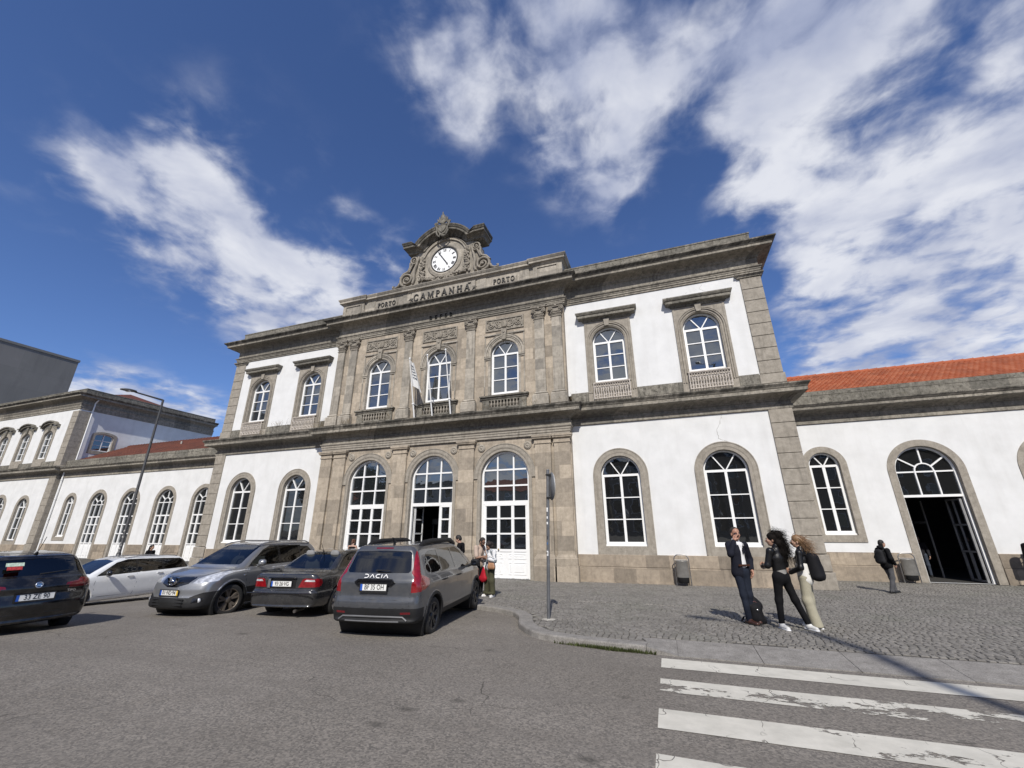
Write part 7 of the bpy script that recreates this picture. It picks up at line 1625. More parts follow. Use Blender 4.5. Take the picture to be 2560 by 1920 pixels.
        b = MB(); b.tube([s.hp((-.022, -.096, -.056)), s.hp((0, -.101, -.054)), s.hp((.022, -.096, -.056))], [.002, .0055, .002], 6); b.build('lips', plain('lips', (.28, .10, .08), .5), s.root)
    def shoes(s, m, sole=None, toe=(0, -1), L=.27, both='lr', dirs=None):
        k = s.k
        for q in both:
            a = s.J['an_'+q]; t = (dirs or {}).get(q, toe); d = V3(t[0], t[1], 0); d /= np.linalg.norm(d); z = V3(0, 0, 1); g = V3(a[0], a[1], a[2]-.085*k)
            lo = g[2]
            pr = [('c', g-d*.055*k+z*.045*k, g+d*.03*k+z*.05*k, .040*k, .043*k), ('c', g+d*.03*k+z*.045*k, g+d*(L-.11)*k+z*.032*k, .044*k, .040*k), ('c', a-V3(0, 0, .04)*k, a+V3(0, 0, .01)*k, .044*k, .045*k)]
            o = s.grow('shoe', pr, m, kk=.03, cut=lambda X, Y, Z: lo+0.004-Z)
            if sole: s.grow('sole', [('c', g-d*.058*k+z*.012, g+d*(L-.105)*k+z*.012, .045*k, .046*k)], sole, kk=.01, cut=lambda X, Y, Z: np.maximum(lo-Z, Z-lo-.025)).parent = o
    def trousers(s, m, thigh=.092, knee=.068, hem=.056, hem_z=.06, seat=.125, flat=.80, k2=.05):
        J, k = s.J, s.k; pr = [('c', J['pelvis']+V3(-.045, .02, -.03)*k, J['pelvis']+V3(.045, .02, -.03)*k, seat*k, seat*k, flat), ('c', J['pelvis'], J['waist']-V3(0, 0, .03), .125*k, .118*k, .74)]
        for q in 'lr':
            a = J['an_'+q]+V3(0, 0, hem_z-.085)*k+ (J['kn_'+q]-J['an_'+q])*.02
            pr += [('c', J['hip_'+q], J['kn_'+q], thigh*k, knee*k), ('c', J['kn_'+q], a, knee*k, hem*k)]
        zt = J['waist'][2]+.02
        return s.grow('trousers', pr, m, kk=k2, cut=lambda X, Y, Z: np.maximum(Z-zt, -(Z-(min(J['an_l'][2], J['an_r'][2])+(hem_z-.085)*k-.01))))
    def top(s, m, chest=.135, waist=.125, hem=1.0, sleeve=1.0, arm=.058, cuff=.042, name='jacket', flat=.74, neckr=.066, collar=0.0, extra=(), cut=None, kk=.035, skirt=0.0):
        J, k = s.J, s.k; b = J['pelvis']*(1-hem)+J['waist']*hem if hem >= 0 else J['pelvis']+(J['pelvis']-J['waist'])*(-hem)
        pr = [('c', b, J['chest'], waist*k, chest*k, flat), ('c', J['chest'], J['neck']-V3(0, 0, .02), chest*k, neckr*k, flat), ('c', J['sh_l']-V3(.02, 0, .01), J['sh_r']-V3(-.02, 0, .01), .068*k, .068*k), ('c', J['chest']+V3(0, .02, .02), J['chest']+V3(0, .03, .12)*k, .11*k, .08*k, .8)]
        if skirt: pr += [('c', b+V3(e*.045, .015, 0), J['waist']+V3(e*.02, .01, .06), skirt*k, waist*k*.92, .84) for e in (-1, 1)]
        if collar: pr.append(('c', J['neck']-V3(0, 0, .03), J['neck']+V3(0, .01, collar), .072*k, .066*k))
        for q in 'lr':
            sh, el, wr = J['sh_'+q], J['el_'+q], J['wr_'+q]
            if sleeve <= 1: pr.append(('c', sh, sh+(el-sh)*sleeve, (arm+.006)*k, arm*k))
            else: pr += [('c', sh, el, (arm+.006)*k, arm*k), ('c', el, el+(wr-el)*min(1, sleeve-1), arm*k, cuff*k)]
        return s.grow(name, pr+list(extra), m, kk=kk, cut=cut)
    def hair_cap(s, m, extra=(), low=-.02, front=-.045, puff=1.0, name='hair', face=True):
        k = s.k; pr = [('e', s.hp((0, .016, .052)), V3(.084, .102, .093)*k*puff), ('e', s.hp((0, .045, .0)), V3(.080, .075, .075)*k*puff)]+list(extra)
        c0 = s.hp((0, -.11, -.02)); n = s.hp((0, -1, -.42))-s.hp((0, 0, 0)); n /= np.linalg.norm(n); off = s.hp((0, front, .03)); lo = s.hp((0, 0, low))[2]
        return s.grow(name, pr, m, kk=.02, h=min(s.h, .009), cut=(lambda X, Y, Z: ((X-off[0])*n[0]+(Y-off[1])*n[1]+(Z-off[2])*n[2])) if face else None)
    def strands(s, parent, m, roots, n, length, dirv, curl, seed, r=.004):
        rg = random.Random(seed); b = MB()
        for i in range(n):
            p = Vector(s.hp(rg.choice(roots)))+Vector((rg.gauss(0, .03), rg.gauss(0, .03), rg.gauss(0, .03))); d = (Vector(dirv)+Vector((rg.gauss(0, .35), rg.gauss(0, .35), rg.gauss(0, .35)))).normalized(); pts = [p.copy()]; L = length*rg.uniform(.5, 1.15); ph = rg.uniform(0, 6.28); m_ = 9
            u = d.orthogonal().normalized(); w = d.cross(u)
            for j in range(1, m_):
                f = j/(m_-1); pts.append(p+d*L*f+(u*math.cos(ph+curl*f*6)+w*math.sin(ph+curl*f*6))*.028*min(1, curl)*(0.3+f)+Vector((0, 0, -.10*f*f*L*2)))
            b.tube(pts, [r*(1-.7*j/(m_-1)) for j in range(m_)], 4, cap=False)
        o = b.build('hair_strands', m, parent); return o
def on_pav(x, y): return (x, y, float(z_pav(x, y))+.003)
def local(rz, dx, dy): c, s_ = math.cos(-rz), math.sin(-rz); return dx*c-dy*s_, dx*s_+dy*c
def phone(parent_person, wr, d, n, label):
    """a phone held against the fingers, a thing of its own"""
    p = parent_person; w = Vector(p.J['wr_'+wr])+Vector(d).normalized()*.085+Vector(n).normalized()*.022
    d, n = Vector(d).normalized(), Vector(n).normalized(); n = (n-d*n.dot(d)).normalized(); l = d.cross(n)
    b = MB(); b.obox((0, 0, 0), l*.036, n*.0045, d*.072); o = b.build('phone', M['gloss_black'], None); g = MB(); g.obox(n*.0052, l*.032, n*.0006, d*.067); g.build('screen', plain('phone_screen', (.03, .035, .045), .08), o)
    mt = Matrix.LocRotScale(p.root.location, p.root.rotation_euler, None); o.matrix_world = mt @ Matrix.Translation(w); tag(o, label, 'phone'); return o
cloth = lambda n, c, r_=.85, v=.18, b_=.35: plain(n, c, r_, var=v, scale=5, bump=b_, spec=.10)
leather = lambda: plain('black_leather', (.008, .008, .009), .36, var=.3, scale=9, bump=.5, coat=.12, spec=.3)
FEET = 'people before the station'
# 1 -- man on the phone, dark blazer over a white shirt
a1 = R(28); f = Figure('man in navy blazer, white shirt and jeans holding a phone to his ear', on_pav(12.53, -8.86), a1, 1.84, (0.36, 0.19, 0.13), .0075, pose=dict(
    head=(-.005, -.02, 1.63), sh_r=(-.185, .0, 1.425), el_r=(-.285, -.17, 1.26), wr_r=(-.135, -.125, 1.505), el_l=(.275, .06, 1.14), wr_l=(.185, -.07, .965), kn_l=(.075, -.01, .50), kn_r=(-.06, -.035, .50), an_l=(.07, .06, .085), an_r=(-.045, -.06, .085), hip_l=(.085, 0, .92), hip_r=(-.085, 0, .92)), headyaw=R(-8))
f.body([f.hand('r', (.35, -.10, 1.0), (1, .3, -.2), .42), f.hand('l', (-.15, -.25, -1), (-1, 0, 0), .25)]); f.face()
shirt = cloth('white_shirt', (.72, .72, .73), .8, .05); navy = cloth('navy_wool', (.012, .013, .020), .8)
f.top(shirt, .128, .125, .55, .8, .05, .04, 'shirt', neckr=.062, collar=.035)
J = f.J; xo = J['chest'][0]
f.top(navy, .152, .148, -.30, 1.93, .062, .046, 'jacket', skirt=.150, flat=.82, cut=lambda X, Y, Z: np.where((Y < -.03), .075*(0.55+.5*np.clip((1.50-Z)/.5, 0, 1.1))-np.abs(X-.035), -1.0), kk=.03)
for e in (-1, 1):
    b = MB(); b.add([f.J['neck']+V3(e*.058, -.02, .03), f.J['neck']+V3(e*.12, -.075, -.12), f.J['neck']+V3(e*.055, -.125, -.24), f.J['neck']+V3(e*.030, -.125, -.22)], [(0, 1, 2, 3)]); b.build('lapel', navy, f.root)
f.trousers(cloth('dark_denim', (.017, .021, .033), .85, .3), .088, .064, .056, seat=.110); f.shoes(plain('brown_leather', (.075, .030, .018), .4, var=.3, coat=.3), M['ink'], dirs={'l': (.35, -1), 'r': (.1, -1)}, L=.29)
f.hair_cap(plain('cropped_dark_hair', (.03, .022, .017), .8), front=-.012, puff=.965)
b = MB(); b.prism([(-.13, -.018), (.13, -.018), (.13, .018), (-.13, .018)], y0=-.012, y1=0); b.v = [(x, y-.118*f.k, z+f.J['waist'][2]-.035) for x, y, z in b.v]; b.build('belt', plain('brown_belt', (.05, .02, .012), .4), f.root)
phone(f, 'r', (.30, -.05, 1), (1, .35, -.1), 'black phone held to the ear of the man in the navy blazer')
# 2 -- woman with windblown dark curls, seen from behind
a2 = R(-140); lx = lambda dx, dy, z: (*[c/(1.72/1.75) for c in local(a2, dx, dy)], z)
pc = (13.16, -9.26)
f = Figure('woman with long windblown dark curls, cropped black leather jacket, black trousers and white trainers', on_pav(*pc), a2, 1.72, (0.34, 0.20, 0.14), .0075, pose=dict(
    pelvis=(.0, 0, .95), hip_l=(.09, 0, .92), hip_r=(-.09, 0, .92), an_l=lx(-.14, -.03, .085), an_r=lx(.32, .06, .085), kn_l=lx(-.11, -.01, .50), kn_r=lx(.18, .05, .51),
    el_l=(.25, -.04, 1.14), wr_l=(.13, -.26, 1.10), el_r=(-.25, -.04, 1.14), wr_r=(-.06, -.28, 1.12), head=(.01, -.03, 1.62)), headyaw=R(40))
f.body([f.hand('l', (-.5, -.8, .1), (-.8, .3, .3), .5), f.hand('r', (.6, -.7, .15), (.7, .4, .4), .5)]); f.face()
f.top(leather(), .146, .132, .62, 1.95, .055, .044, 'jacket', flat=.84, collar=.03); f.top(cloth('grey_top', (.28, .27, .25)), .118, .134, .38, .3, .05, .04, 'shirt', flat=.86)
f.trousers(cloth('black_jeans', (.009, .009, .010), .85), .094, .066, .052, hem_z=.10, seat=.132)
f.shoes(cloth('white_trainers', (.66, .65, .62), .6, .06, .1), M['white'], dirs={'l': local(a2, .35, -.9), 'r': local(a2, .5, -.8)})
curly = plain('dark_curly_hair', (.010, .008, .007), .8, var=.5, scale=40, bump=1.0, spec=.12)
back = [(.0, .10, .02), (.05, .12, -.06), (-.04, .13, -.04), (.02, .15, -.14), (-.05, .14, -.2), (.05, .15, -.24), (0, .17, -.1), (-.02, .12, .08), (.03, .13, .1)]
hr = f.hair_cap(curly, [('e', f.hp(p), V3(.075, .075, .085)) for p in back]+[('e', f.hp((-.03, .17, -.32)), V3(.06, .06, .09))], front=-.06, puff=1.06)
wd = Vector(local(a2, .75, .05)+(.22,)); f.strands(hr, curly, back+[(0, .02, .13), (.03, .06, .13), (-.04, .08, .12)], 700, .17, wd, 1.0, 5, .0028); f.strands(hr, curly, back, 520, .24, Vector(local(a2, .35, -.1)+(-.75,)), 1.1, 6, .0030)
# 3 -- blonde woman with a black rucksack
a3 = R(-112); f = Figure('woman with windblown blonde hair, black leather jacket and wide sage trousers, rucksack on her back', on_pav(13.66, -8.90), a3, 1.68, (0.40, 0.24, 0.17), .0075, pose=dict(
    el_l=(.25, .0, 1.13), wr_l=(.16, -.22, 1.02), el_r=(-.25, .02, 1.13), wr_r=(-.16, -.22, 1.04), an_l=(.10, .05, .085), an_r=(-.09, -.03, .085)), headyaw=R(10))
f.body([f.hand('l', (-.2, -1, .1), (-1, .1, 0), .4), f.hand('r', (.2, -1, .1), (1, .1, 0), .4)]); f.face()
f.top(cloth('white_jumper', (.66, .65, .62), .85, .08), .138, .150, -.35, .4, .05, .04, 'jumper', flat=.86, skirt=.150); f.top(leather(), .148, .142, .25, 1.95, .055, .044, 'jacket', flat=.86, collar=.03)
f.trousers(cloth('sage_cotton', (.36, .335, .255), .9, .12), .102, .092, .104, hem_z=.045, seat=.128, k2=.05); f.shoes(cloth('white_trainers', (.62, .61, .58), .6, .06, .1), M['white'])
bl = plain('blonde_hair', (.20, .115, .055), .5, var=.45, scale=40, bump=.5); roots = [(0, .09, .02), (.04, .10, -.05), (-.04, .10, -.05), (.0, .12, -.12), (0, .05, .10), (.05, .06, .06), (-.05, .06, .06)]
hr = f.hair_cap(bl, [('c', f.hp((0, .06, .03)), f.hp((0, .13, -.16)), .085, .05)], front=-.055, puff=1.03)
f.strands(hr, bl, roots, 260, .27, Vector(local(a3, .62, .05)+(-.42,)), .25, 8, .0045)
def rucksack(name, label, person, up, wd_, dp, m, tilt=0.0, off=.15):
    """soft bag worn on a person's back: own thing"""
    k = person.k; r = thing(name, label, 'rucksack'); r.location = person.root.location; r.rotation_euler = person.root.rotation_euler
    q = Figure.__new__(Figure); q.root = r; q.h = .011; q.k = 1
    z0, z1 = up; y = off; o = q.grow('bag', [('c', V3(e*wd_*.5, y+dp*.5, z0+.10), V3(e*wd_*.36, y+dp*.42+tilt, z1-.10), .10, .09, dp/.17) for e in (-1, 0, 1)]+[ ('c', V3(0, y+dp*.95, z0+.10), V3(0, y+dp*.95, z0+.22), wd_*.42, wd_*.38, .35)], m, kk=.05)
    b = MB(); b.tube([(0, y+.02, z1-.03), (0, y-.005, z1+.03), (0, y+.05, z1+.02)], .010, 6); b.build('handle', M['plastic'], o)
    for e in (-1, 1): b = MB(); b.tube([(e*wd_*.5, y+.02, z1-.06), (e*.115, y-.10, z1-.01), (e*.13, y-.24, z1-.12), (e*.15, y-.23, z0+.24), (e*wd_*.7, y-.02, z0+.12)], .017, 6, flat=(Vector((0, 1, 0)), .5)); b.build('strap', m, r)
    return r
blk_bag = cloth('black_nylon', (.012, .012, .014), .7, .3, .5)
rucksack('rucksack', 'slack black rucksack worn by the blonde woman', f, (.84, 1.36), .165, .20, blk_bag, -.02, .13)
# black rucksack standing on the setts at the man's feet
RS = thing('rucksack', 'black rucksack standing on the setts beside the shoes of the man in the blazer', 'rucksack', (12.66, -8.78, float(z_pav(0, -8.8))), R(15)); q = Figure.__new__(Figure); q.root = RS; q.h = .009; q.k = 1
o = q.grow('bag', [('c', V3(-.13, 0, .07), V3(.13, 0, .07), .07, .07, 1.5), ('c', V3(-.10, .02, .34), V3(.10, .02, .34), .08, .08, 1.2), ('c', V3(0, 0, .12), V3(0, .02, .38), .175, .13, .62), ('c', V3(0, -.10, .12), V3(0, -.09, .26), .12, .11, .45)], blk_bag, kk=.05, cut=lambda X, Y, Z: .002-Z)
b = MB(); b.tube([(-.05, .03, .45), (-.045, .03, .51), (0, .03, .53), (.045, .03, .51), (.05, .03, .45)], .010, 6); b.build('handle', M['plastic'], o); b = MB(); b.tube([(-.13, -.02, .20), (-.125, -.05, .36), (0, -.06, .43), (.125, -.05, .36), (.13, -.02, .20)], .006, 5); b.build('zip', plain('dark_red_zip', (.12, .03, .035), .5), o)
b = MB(); b.lathe([(0, -.006), (.02, -.006), (.022, 0)], 10, (0, -.155, .28), 'y'); b.build('badge', M['alloy'], o)
b = MB(); b.tube([(-.16, .02, .05), (-.24, .0, .03), (-.27, .04, .05), (-.2, .08, .12)], .02, 6, flat=(Vector((0, 0, 1)), .6)); b.build('strap', blk_bag, RS)
# 4 -- man in a dark hooded jacket walking to the right by the bin
a4 = R(118); f = Figure('man in black hooded jacket and grey jeans walking past the bin by the arched doorway', on_pav(18.28, -.30), a4, 1.70, (0.36, 0.21, 0.15), .010, pose=dict(an_l=(.05, -.10, .085), kn_l=(.08, -.12, .50), an_r=(-.07, .16, .10), kn_r=(-.09, .02, .50), el_r=(-.27, .06, 1.14), wr_r=(-.22, -.10, .95), el_l=(.27, .05, 1.14), wr_l=(.20, -.12, .95), head=(0, -.03, 1.62)), headyaw=R(-12))
f.body([f.hand('l', (-.1, -.3, -1), (-1, 0, 0)), f.hand('r', (.1, -.3, -1), (1, 0, 0))]); f.face(); jk = cloth('black_parka', (.010, .010, .011), .85)
f.top(jk, .155, .158, -.42, 1.96, .068, .052, 'jacket', skirt=.152, flat=.90, collar=.05, extra=[('e', f.J['neck']+V3(0, .07, .03), V3(.10, .08, .07))]); f.trousers(cloth('grey_denim', (.085, .085, .09), .9, .25), .094, .074, .068); f.shoes(plain('black_shoes', (.012, .012, .012), .5), M['ink']); f.hair_cap(plain('black_hair', (.012, .010, .009), .7), front=-.03)
rucksack('rucksack', 'dark rucksack on the back of the man in the hooded jacket', f, (.92, 1.40), .155, .13, cloth('charcoal_nylon', (.022, .022, .024), .7), 0, .14)
# 5 -- traveller at the right edge with a rucksack and a suitcase
a5 = R(95); f = Figure('person in black cut off by the right edge, beside the wall of the orange-roofed wing', (24.28, 2.80, .02), a5, 1.74, (0.38, 0.23, 0.16), .011); f.body([f.hand('l', (0, -.2, -1), (-1, 0, 0)), f.hand('r', (0, -.2, -1), (1, 0, 0))]); f.top(jk, .15, .15, -.3, 1.95, .068, .05, 'jacket', flat=.86, collar=.04, skirt=.15); f.trousers(cloth('black_trousers', (.012, .012, .013)), .094, .074, .068); f.shoes(plain('black_shoes', (.012, .012, .012), .5), M['ink']); f.hair_cap(plain('black_hair', (.012, .010, .009), .7), front=-.03); f.face()
rucksack('rucksack', 'bulging black rucksack at the right edge, worn in front of the white wall', f, (.92, 1.56), .19, .34, blk_bag, .0, .16)
SU = thing('suitcase', 'black suitcase standing by the wall at the right edge', 'suitcase', (23.98, 2.62, .02), R(8)); b = MB(); b.bbox(-.22, .22, -.14, .14, .05, .66, .04); b = b.build('shell', M['plastic'], SU)
for x, y in ((-.17, -.09), (.17, -.09), (-.17, .09), (.17, .09)): q = MB(); q.lathe([(0, -.012), (.025, -.012), (.025, .012), (0, .012)], 10, (x, y, .025), 'x'); q.build('wheel', M['tyre'], SU)
q = MB(); q.tube([(-.10, 0, .66), (-.10, 0, .98), (.10, 0, .98), (.10, 0, .66)], .011, 6); q.build('handle', M['alloy'], SU)
# 6 -- woman with the red bag and the man showing her his phone
a6 = R(-22); f = Figure('woman with dark curly bob in white and grey sweatshirt and baggy olive trousers', on_pav(5.86, -6.60), a6, 1.55, (0.30, 0.17, 0.11), .008, pose=dict(head=(-.01, -.07, 1.60), neck=(0, -.01, 1.465), el_l=(.25, -.03, 1.14), wr_l=(.09, -.24, 1.20), el_r=(-.25, -.04, 1.14), wr_r=(-.05, -.26, 1.19), an_l=(.15, .0, .085), an_r=(-.13, 0, .085), kn_l=(.12, -.03, .5), kn_r=(-.11, -.03, .5)), nod=R(-28))
f.body([f.hand('l', (-.6, -.7, .3), (-.3, .2, 1), .4), f.hand('r', (.5, -.8, .3), (.3, .2, 1), .4)]); f.face()
def sweat():
    t = NT('printed_sweatshirt'); n = t.noise(7, 3, .6, t.obj, 1.2); c = t.mix(t.ramp(n, .50, .53), (.62, .62, .62), (.16, .18, .20)); c = t.mix(t.ramp(t.noise(5, 3, .6, t.mapv(t.obj, (1, 1, 1), (3, 1, 2))), .56, .58), c, (.36, .40, .43)); return t.set(Base_Color=c, Roughness=.9)
f.top(sweat(), .152, .150, -.15, 1.9, .070, .05, 'sweatshirt', flat=.86, collar=.01, skirt=.155); ol = cloth('olive_cotton', (.062, .060, .036), .9, .2)
f.trousers(ol, .105, .095, .095, hem_z=.09, seat=.14, k2=.06); b_ = f.grow('trouser_folds', [('c', f.J['an_l']+V3(.05, -.06, .03), f.J['an_l']+V3(-.09, -.08, .02), .05, .045), ('c', f.J['an_r']+V3(-.05, -.06, .03), f.J['an_r']+V3(.08, -.08, .02), .05, .045)], ol); f.shoes(cloth('white_trainers', (.62, .6, .57), .6, .06, .1), M['white'], dirs={'l': (.3, -1), 'r': (-.3, -1)})
ch = plain('dark_curls', (.018, .012, .010), .7, var=.4, scale=40, bump=.6); rg = random.Random(2)
f.hair_cap(ch, [('e', f.hp((rg.uniform(-.10, .10), rg.uniform(-.01, .10), rg.uniform(-.07, .11))), V3(.045, .045, .045)) for _ in range(34)], front=-.055, puff=1.08)
RB = thing('drawstring_bag', 'red drawstring bag hanging from the forearm of the woman in the sweatshirt', 'bag'); RB.location = f.root.location; RB.rotation_euler = f.root.rotation_euler; q = Figure.__new__(Figure); q.root = RB; q.h = .009; q.k = 1; c_ = f.J['wr_r']*.5+f.J['el_r']*.5
red = cloth('red_nylon', (.34, .012, .022), .55, .25, .5); o = q.grow('bag', [('c', V3(c_[0]-.10, c_[1]-.03, .50), V3(c_[0]+.10, c_[1]-.03, .50), .055, .055, .9), ('c', V3(c_[0], c_[1]-.03, .52), V3(c_[0], c_[1]-.01, .80), .135, .03, .5)], red, kk=.05)
b = MB(); b.tube([(c_[0]-.01, c_[1]-.01, .79), (c_[0]-.045, c_[1], c_[2]-.02), (c_[0], c_[1], c_[2]+.05), (c_[0]+.045, c_[1]+.01, c_[2]-.02), (c_[0]+.01, c_[1]-.01, .79)], .007, 5); b.build('cord', M['white'], RB)
SB = thing('shoulder_bag', 'tan shoulder bag at the hip of the woman in the sweatshirt', 'bag'); SB.location = f.root.location; SB.rotation_euler = f.root.rotation_euler; q = Figure.__new__(Figure); q.root = SB; q.h = .009; q.k = 1; tan = plain('tan_leather', (.33, .17, .09), .5, var=.2, bump=.2)
o = q.grow('bag', [('c', V3(.13, -.17, .83), V3(.27, -.14, .83), .065, .065, .7), ('c', V3(.14, -.165, .90), V3(.26, -.14, .90), .055, .055, .7)], tan, kk=.04); b = MB(); b.tube([(.13, -.17, .93), (.02, -.165, 1.12), (-.12, -.10, 1.30), (-.13, .03, 1.33), (.05, .15, 1.12), (.24, .02, .94)], .010, 5); b.build('strap', tan, SB)
a7 = R(76); f = Figure('man in beige T-shirt and dark crossbody strap, holding out his phone', on_pav(5.47, -6.52), a7, 1.70, (0.27, 0.15, 0.10), .008, pose=dict(head=(0, -.10, 1.585), neck=(0, -.035, 1.465), chest=(0, 0, 1.28), el_l=(.24, -.06, 1.12), wr_l=(.13, -.29, 1.15), el_r=(-.24, -.06, 1.12), wr_r=(-.06, -.32, 1.16)), nod=R(-24))
f.body([f.hand('l', (-.4, -1, .1), (-.4, .1, 1), .4), f.hand('r', (.25, -1, .2), (.3, .1, 1), .4)]); f.face(); f.top(cloth('beige_cotton', (.42, .33, .27), .9, .08), .145, .140, -.25, .82, .070, .066, 'shirt', flat=.84, skirt=.145); f.trousers(cloth('black_trousers', (.014, .014, .015)), .094, .074, .066); f.shoes(plain('black_shoes', (.015, .015, .015), .6), M['ink']); f.hair_cap(plain('short_dark_hair', (.022, .016, .013), .8), front=-.03, puff=1.0)
f.grow('beard', [('e', f.hp((0, -.050, -.075)), V3(.054, .05, .04)), ('e', f.hp((.045, -.02, -.05)), V3(.02, .035, .04)), ('e', f.hp((-.045, -.02, -.05)), V3(.02, .035, .04))], plain('beard', (.03, .02, .015), .9))
b = MB(); b.tube([f.hp((-.078, .01, .012)), f.hp((-.07, -.07, .012)), f.hp((0, -.112, .010)), f.hp((.07, -.07, .012)), f.hp((.078, .01, .012))], [.004, .010, .009, .010, .004], 6); b.build('sunglasses', M['gloss_black'], f.root)
b = MB(); b.tube([(.12, .12, 1.36), (.10, .02, 1.46), (.04, -.10, 1.36), (-.08, -.135, 1.12), (-.17, -.06, .95)], .014, 5); b.tube([(.12, .12, 1.36), (-.02, .145, 1.18), (-.17, .02, .95)], .014, 5); b.obox((-.17, -.04, .92), (.03, 0, 0), (0, .09, 0), (0, 0, .07)); b.build('crossbody_bag', M['plastic'], f.root)
phone(f, 'r', (.2, -1, .25), (.1, .3, 1), 'black phone shown by the man in the beige T-shirt')
# 7 -- man in black T-shirt reading his phone, cream tote on his arm
a8 = R(-80); f = Figure('man in black T-shirt and blue jeans reading his phone beside the middle doorway', on_pav(4.24, -5.40), a8, 1.78, (0.38, 0.23, 0.17), .010, pose=dict(head=(0, -.075, 1.60), neck=(0, -.015, 1.47), el_l=(.24, -.04, 1.13), wr_l=(.16, -.26, 1.24), el_r=(-.24, .03, 1.13), wr_r=(-.20, -.16, 1.0)), nod=R(-25))
f.body([f.hand('l', (-.3, -.6, .7), (-.5, .6, .5), .45), f.hand('r', (.2, -.8, -.5), (1, 0, 0), .4)]); f.face(); f.top(cloth('black_cotton', (.010, .010, .011), .9), .150, .145, -.1, .75, .075, .07, 'shirt', flat=.84); f.trousers(cloth('blue_denim', (.045, .075, .14), .9, .3), .098, .074, .066); f.shoes(cloth('white_trainers', (.5, .49, .47), .6, .06, .1), M['white']); f.hair_cap(plain('black_hair', (.012, .010, .009), .7), front=-.04, puff=1.03)
phone(f, 'l', (-.3, -.6, .7), (-.4, .7, .5), 'black phone read by the man in the black T-shirt')
TB = thing('tote_bag', 'cream tote bag hanging from the arm of the man in the black T-shirt', 'bag'); TB.location = f.root.location; TB.rotation_euler = f.root.rotation_euler; q = Figure.__new__(Figure); q.root = TB; q.h = .010; q.k = 1
cr = cloth('cream_canvas', (.58, .52, .40), .9, .08); q.grow('bag', [('c', V3(.24, -.26, .74), V3(.24, -.04, .74), .06, .06), ('c', V3(.24, -.25, 1.00), V3(.24, -.06, 1.02), .04, .04)]+[('c', V3(.24, -.25+.05*i, .76), V3(.24, -.24+.045*i, 1.0), .055, .035) for i in range(5)], cr, kk=.05); b = MB(); b.tube([(.24, -.22, 1.02), (.24, -.12, 1.19), (.24, -.07, 1.03)], .012, 5); b.build('strap', cr, TB)
# 8 -- woman in a black tank top by the left door
f = Figure('woman in black tank top with auburn hair tied back, standing before the left door', on_pav(-2.65, -2.60), R(190), 1.66, (0.45, 0.29, 0.22), .010, pose=dict(el_l=(.24, -.05, 1.13), wr_l=(.10, -.25, 1.15), el_r=(-.24, -.05, 1.13), wr_r=(-.10, -.25, 1.15), head=(0, -.05, 1.61)), nod=R(-15)); f.body([f.hand('l', (-.5, -.8, .2), (-.6, .3, .5)), f.hand('r', (.5, -.8, .2), (.6, .3, .5))]); f.face(); zt = f.J['neck'][2]-.06
f.top(cloth('black_cotton', (.010, .010, .011), .9), .128, .122, .2, .0, .03, .03, 'tank_top', flat=.82, cut=lambda X, Y, Z: np.maximum(Z-zt, np.abs(X)-.135)); f.trousers(cloth('blue_denim', (.05, .08, .14), .9, .3)); f.shoes(M['white'], None)
au = plain('auburn_hair', (.10, .042, .022), .5, var=.35, scale=40, bump=.4); f.hair_cap(au, [('e', f.hp((0, .11, .06)), V3(.045, .045, .045)), ('c', f.hp((0, .11, .05)), f.hp((0, .14, -.10)), .035, .02)], front=-.05)
b = MB(); b.tube([(.13, -.02, 1.38), (.03, .12, 1.25), (-.14, .09, 1.0)], .009, 5); b.build('bag_strap', plain('brown_strap', (.12, .05, .025), .5), f.root)
# 9 -- woman with long black hair beyond the white car
xb, yb = -14.15, -4.0
f = Figure('woman with long black hair seen over the roof of the white car', (xb, yb, float(z_pav(xb, yb))), R(100), 1.64, (0.38, 0.23, 0.16), .010); f.body([f.hand('l', (0, -.2, -1), (-1, 0, 0)), f.hand('r', (0, -.2, -1), (1, 0, 0))]); f.face(); f.top(cloth('black_coat', (.012, .012, .013)), .145, .14, -.3, 1.95, .062, .046, 'jacket', flat=.84); f.trousers(cloth('black_trousers', (.012, .012, .013))); f.shoes(M['plastic'])
bh = plain('long_black_hair', (.010, .009, .009), .5, var=.4, scale=40, bump=.4); f.hair_cap(bh, [('c', f.hp((0, .07, .02)), f.hp((0, .13, -.30)), .085, .075), ('c', f.hp((0, .10, -.1)), f.hp((0, .22, -.26)), .07, .05)], front=-.05, puff=1.05)
phone(f, 'r', (0, -.2, -1), (1, .2, 0), 'black phone in the hand of the woman beyond the white car')
# 10 -- somebody inside the dark arched doorway
f = Figure('person in jeans standing back in the dark arched doorway', (22.05, 6.0, .025), R(-20), 1.72, (0.36, 0.21, 0.15), .012); f.body([f.hand('l', (0, -.2, -1), (-1, 0, 0)), f.hand('r', (0, -.2, -1), (1, 0, 0))]); f.face(); f.top(cloth('dark_jumper', (.02, .02, .024)), .145, .14, -.2, 1.95, .062, .046, 'jumper', flat=.84); f.trousers(cloth('pale_denim', (.05, .06, .08), .9, .2)); f.shoes(M['plastic']); f.hair_cap(plain('brown_hair', (.04, .028, .02), .7), front=-.03)
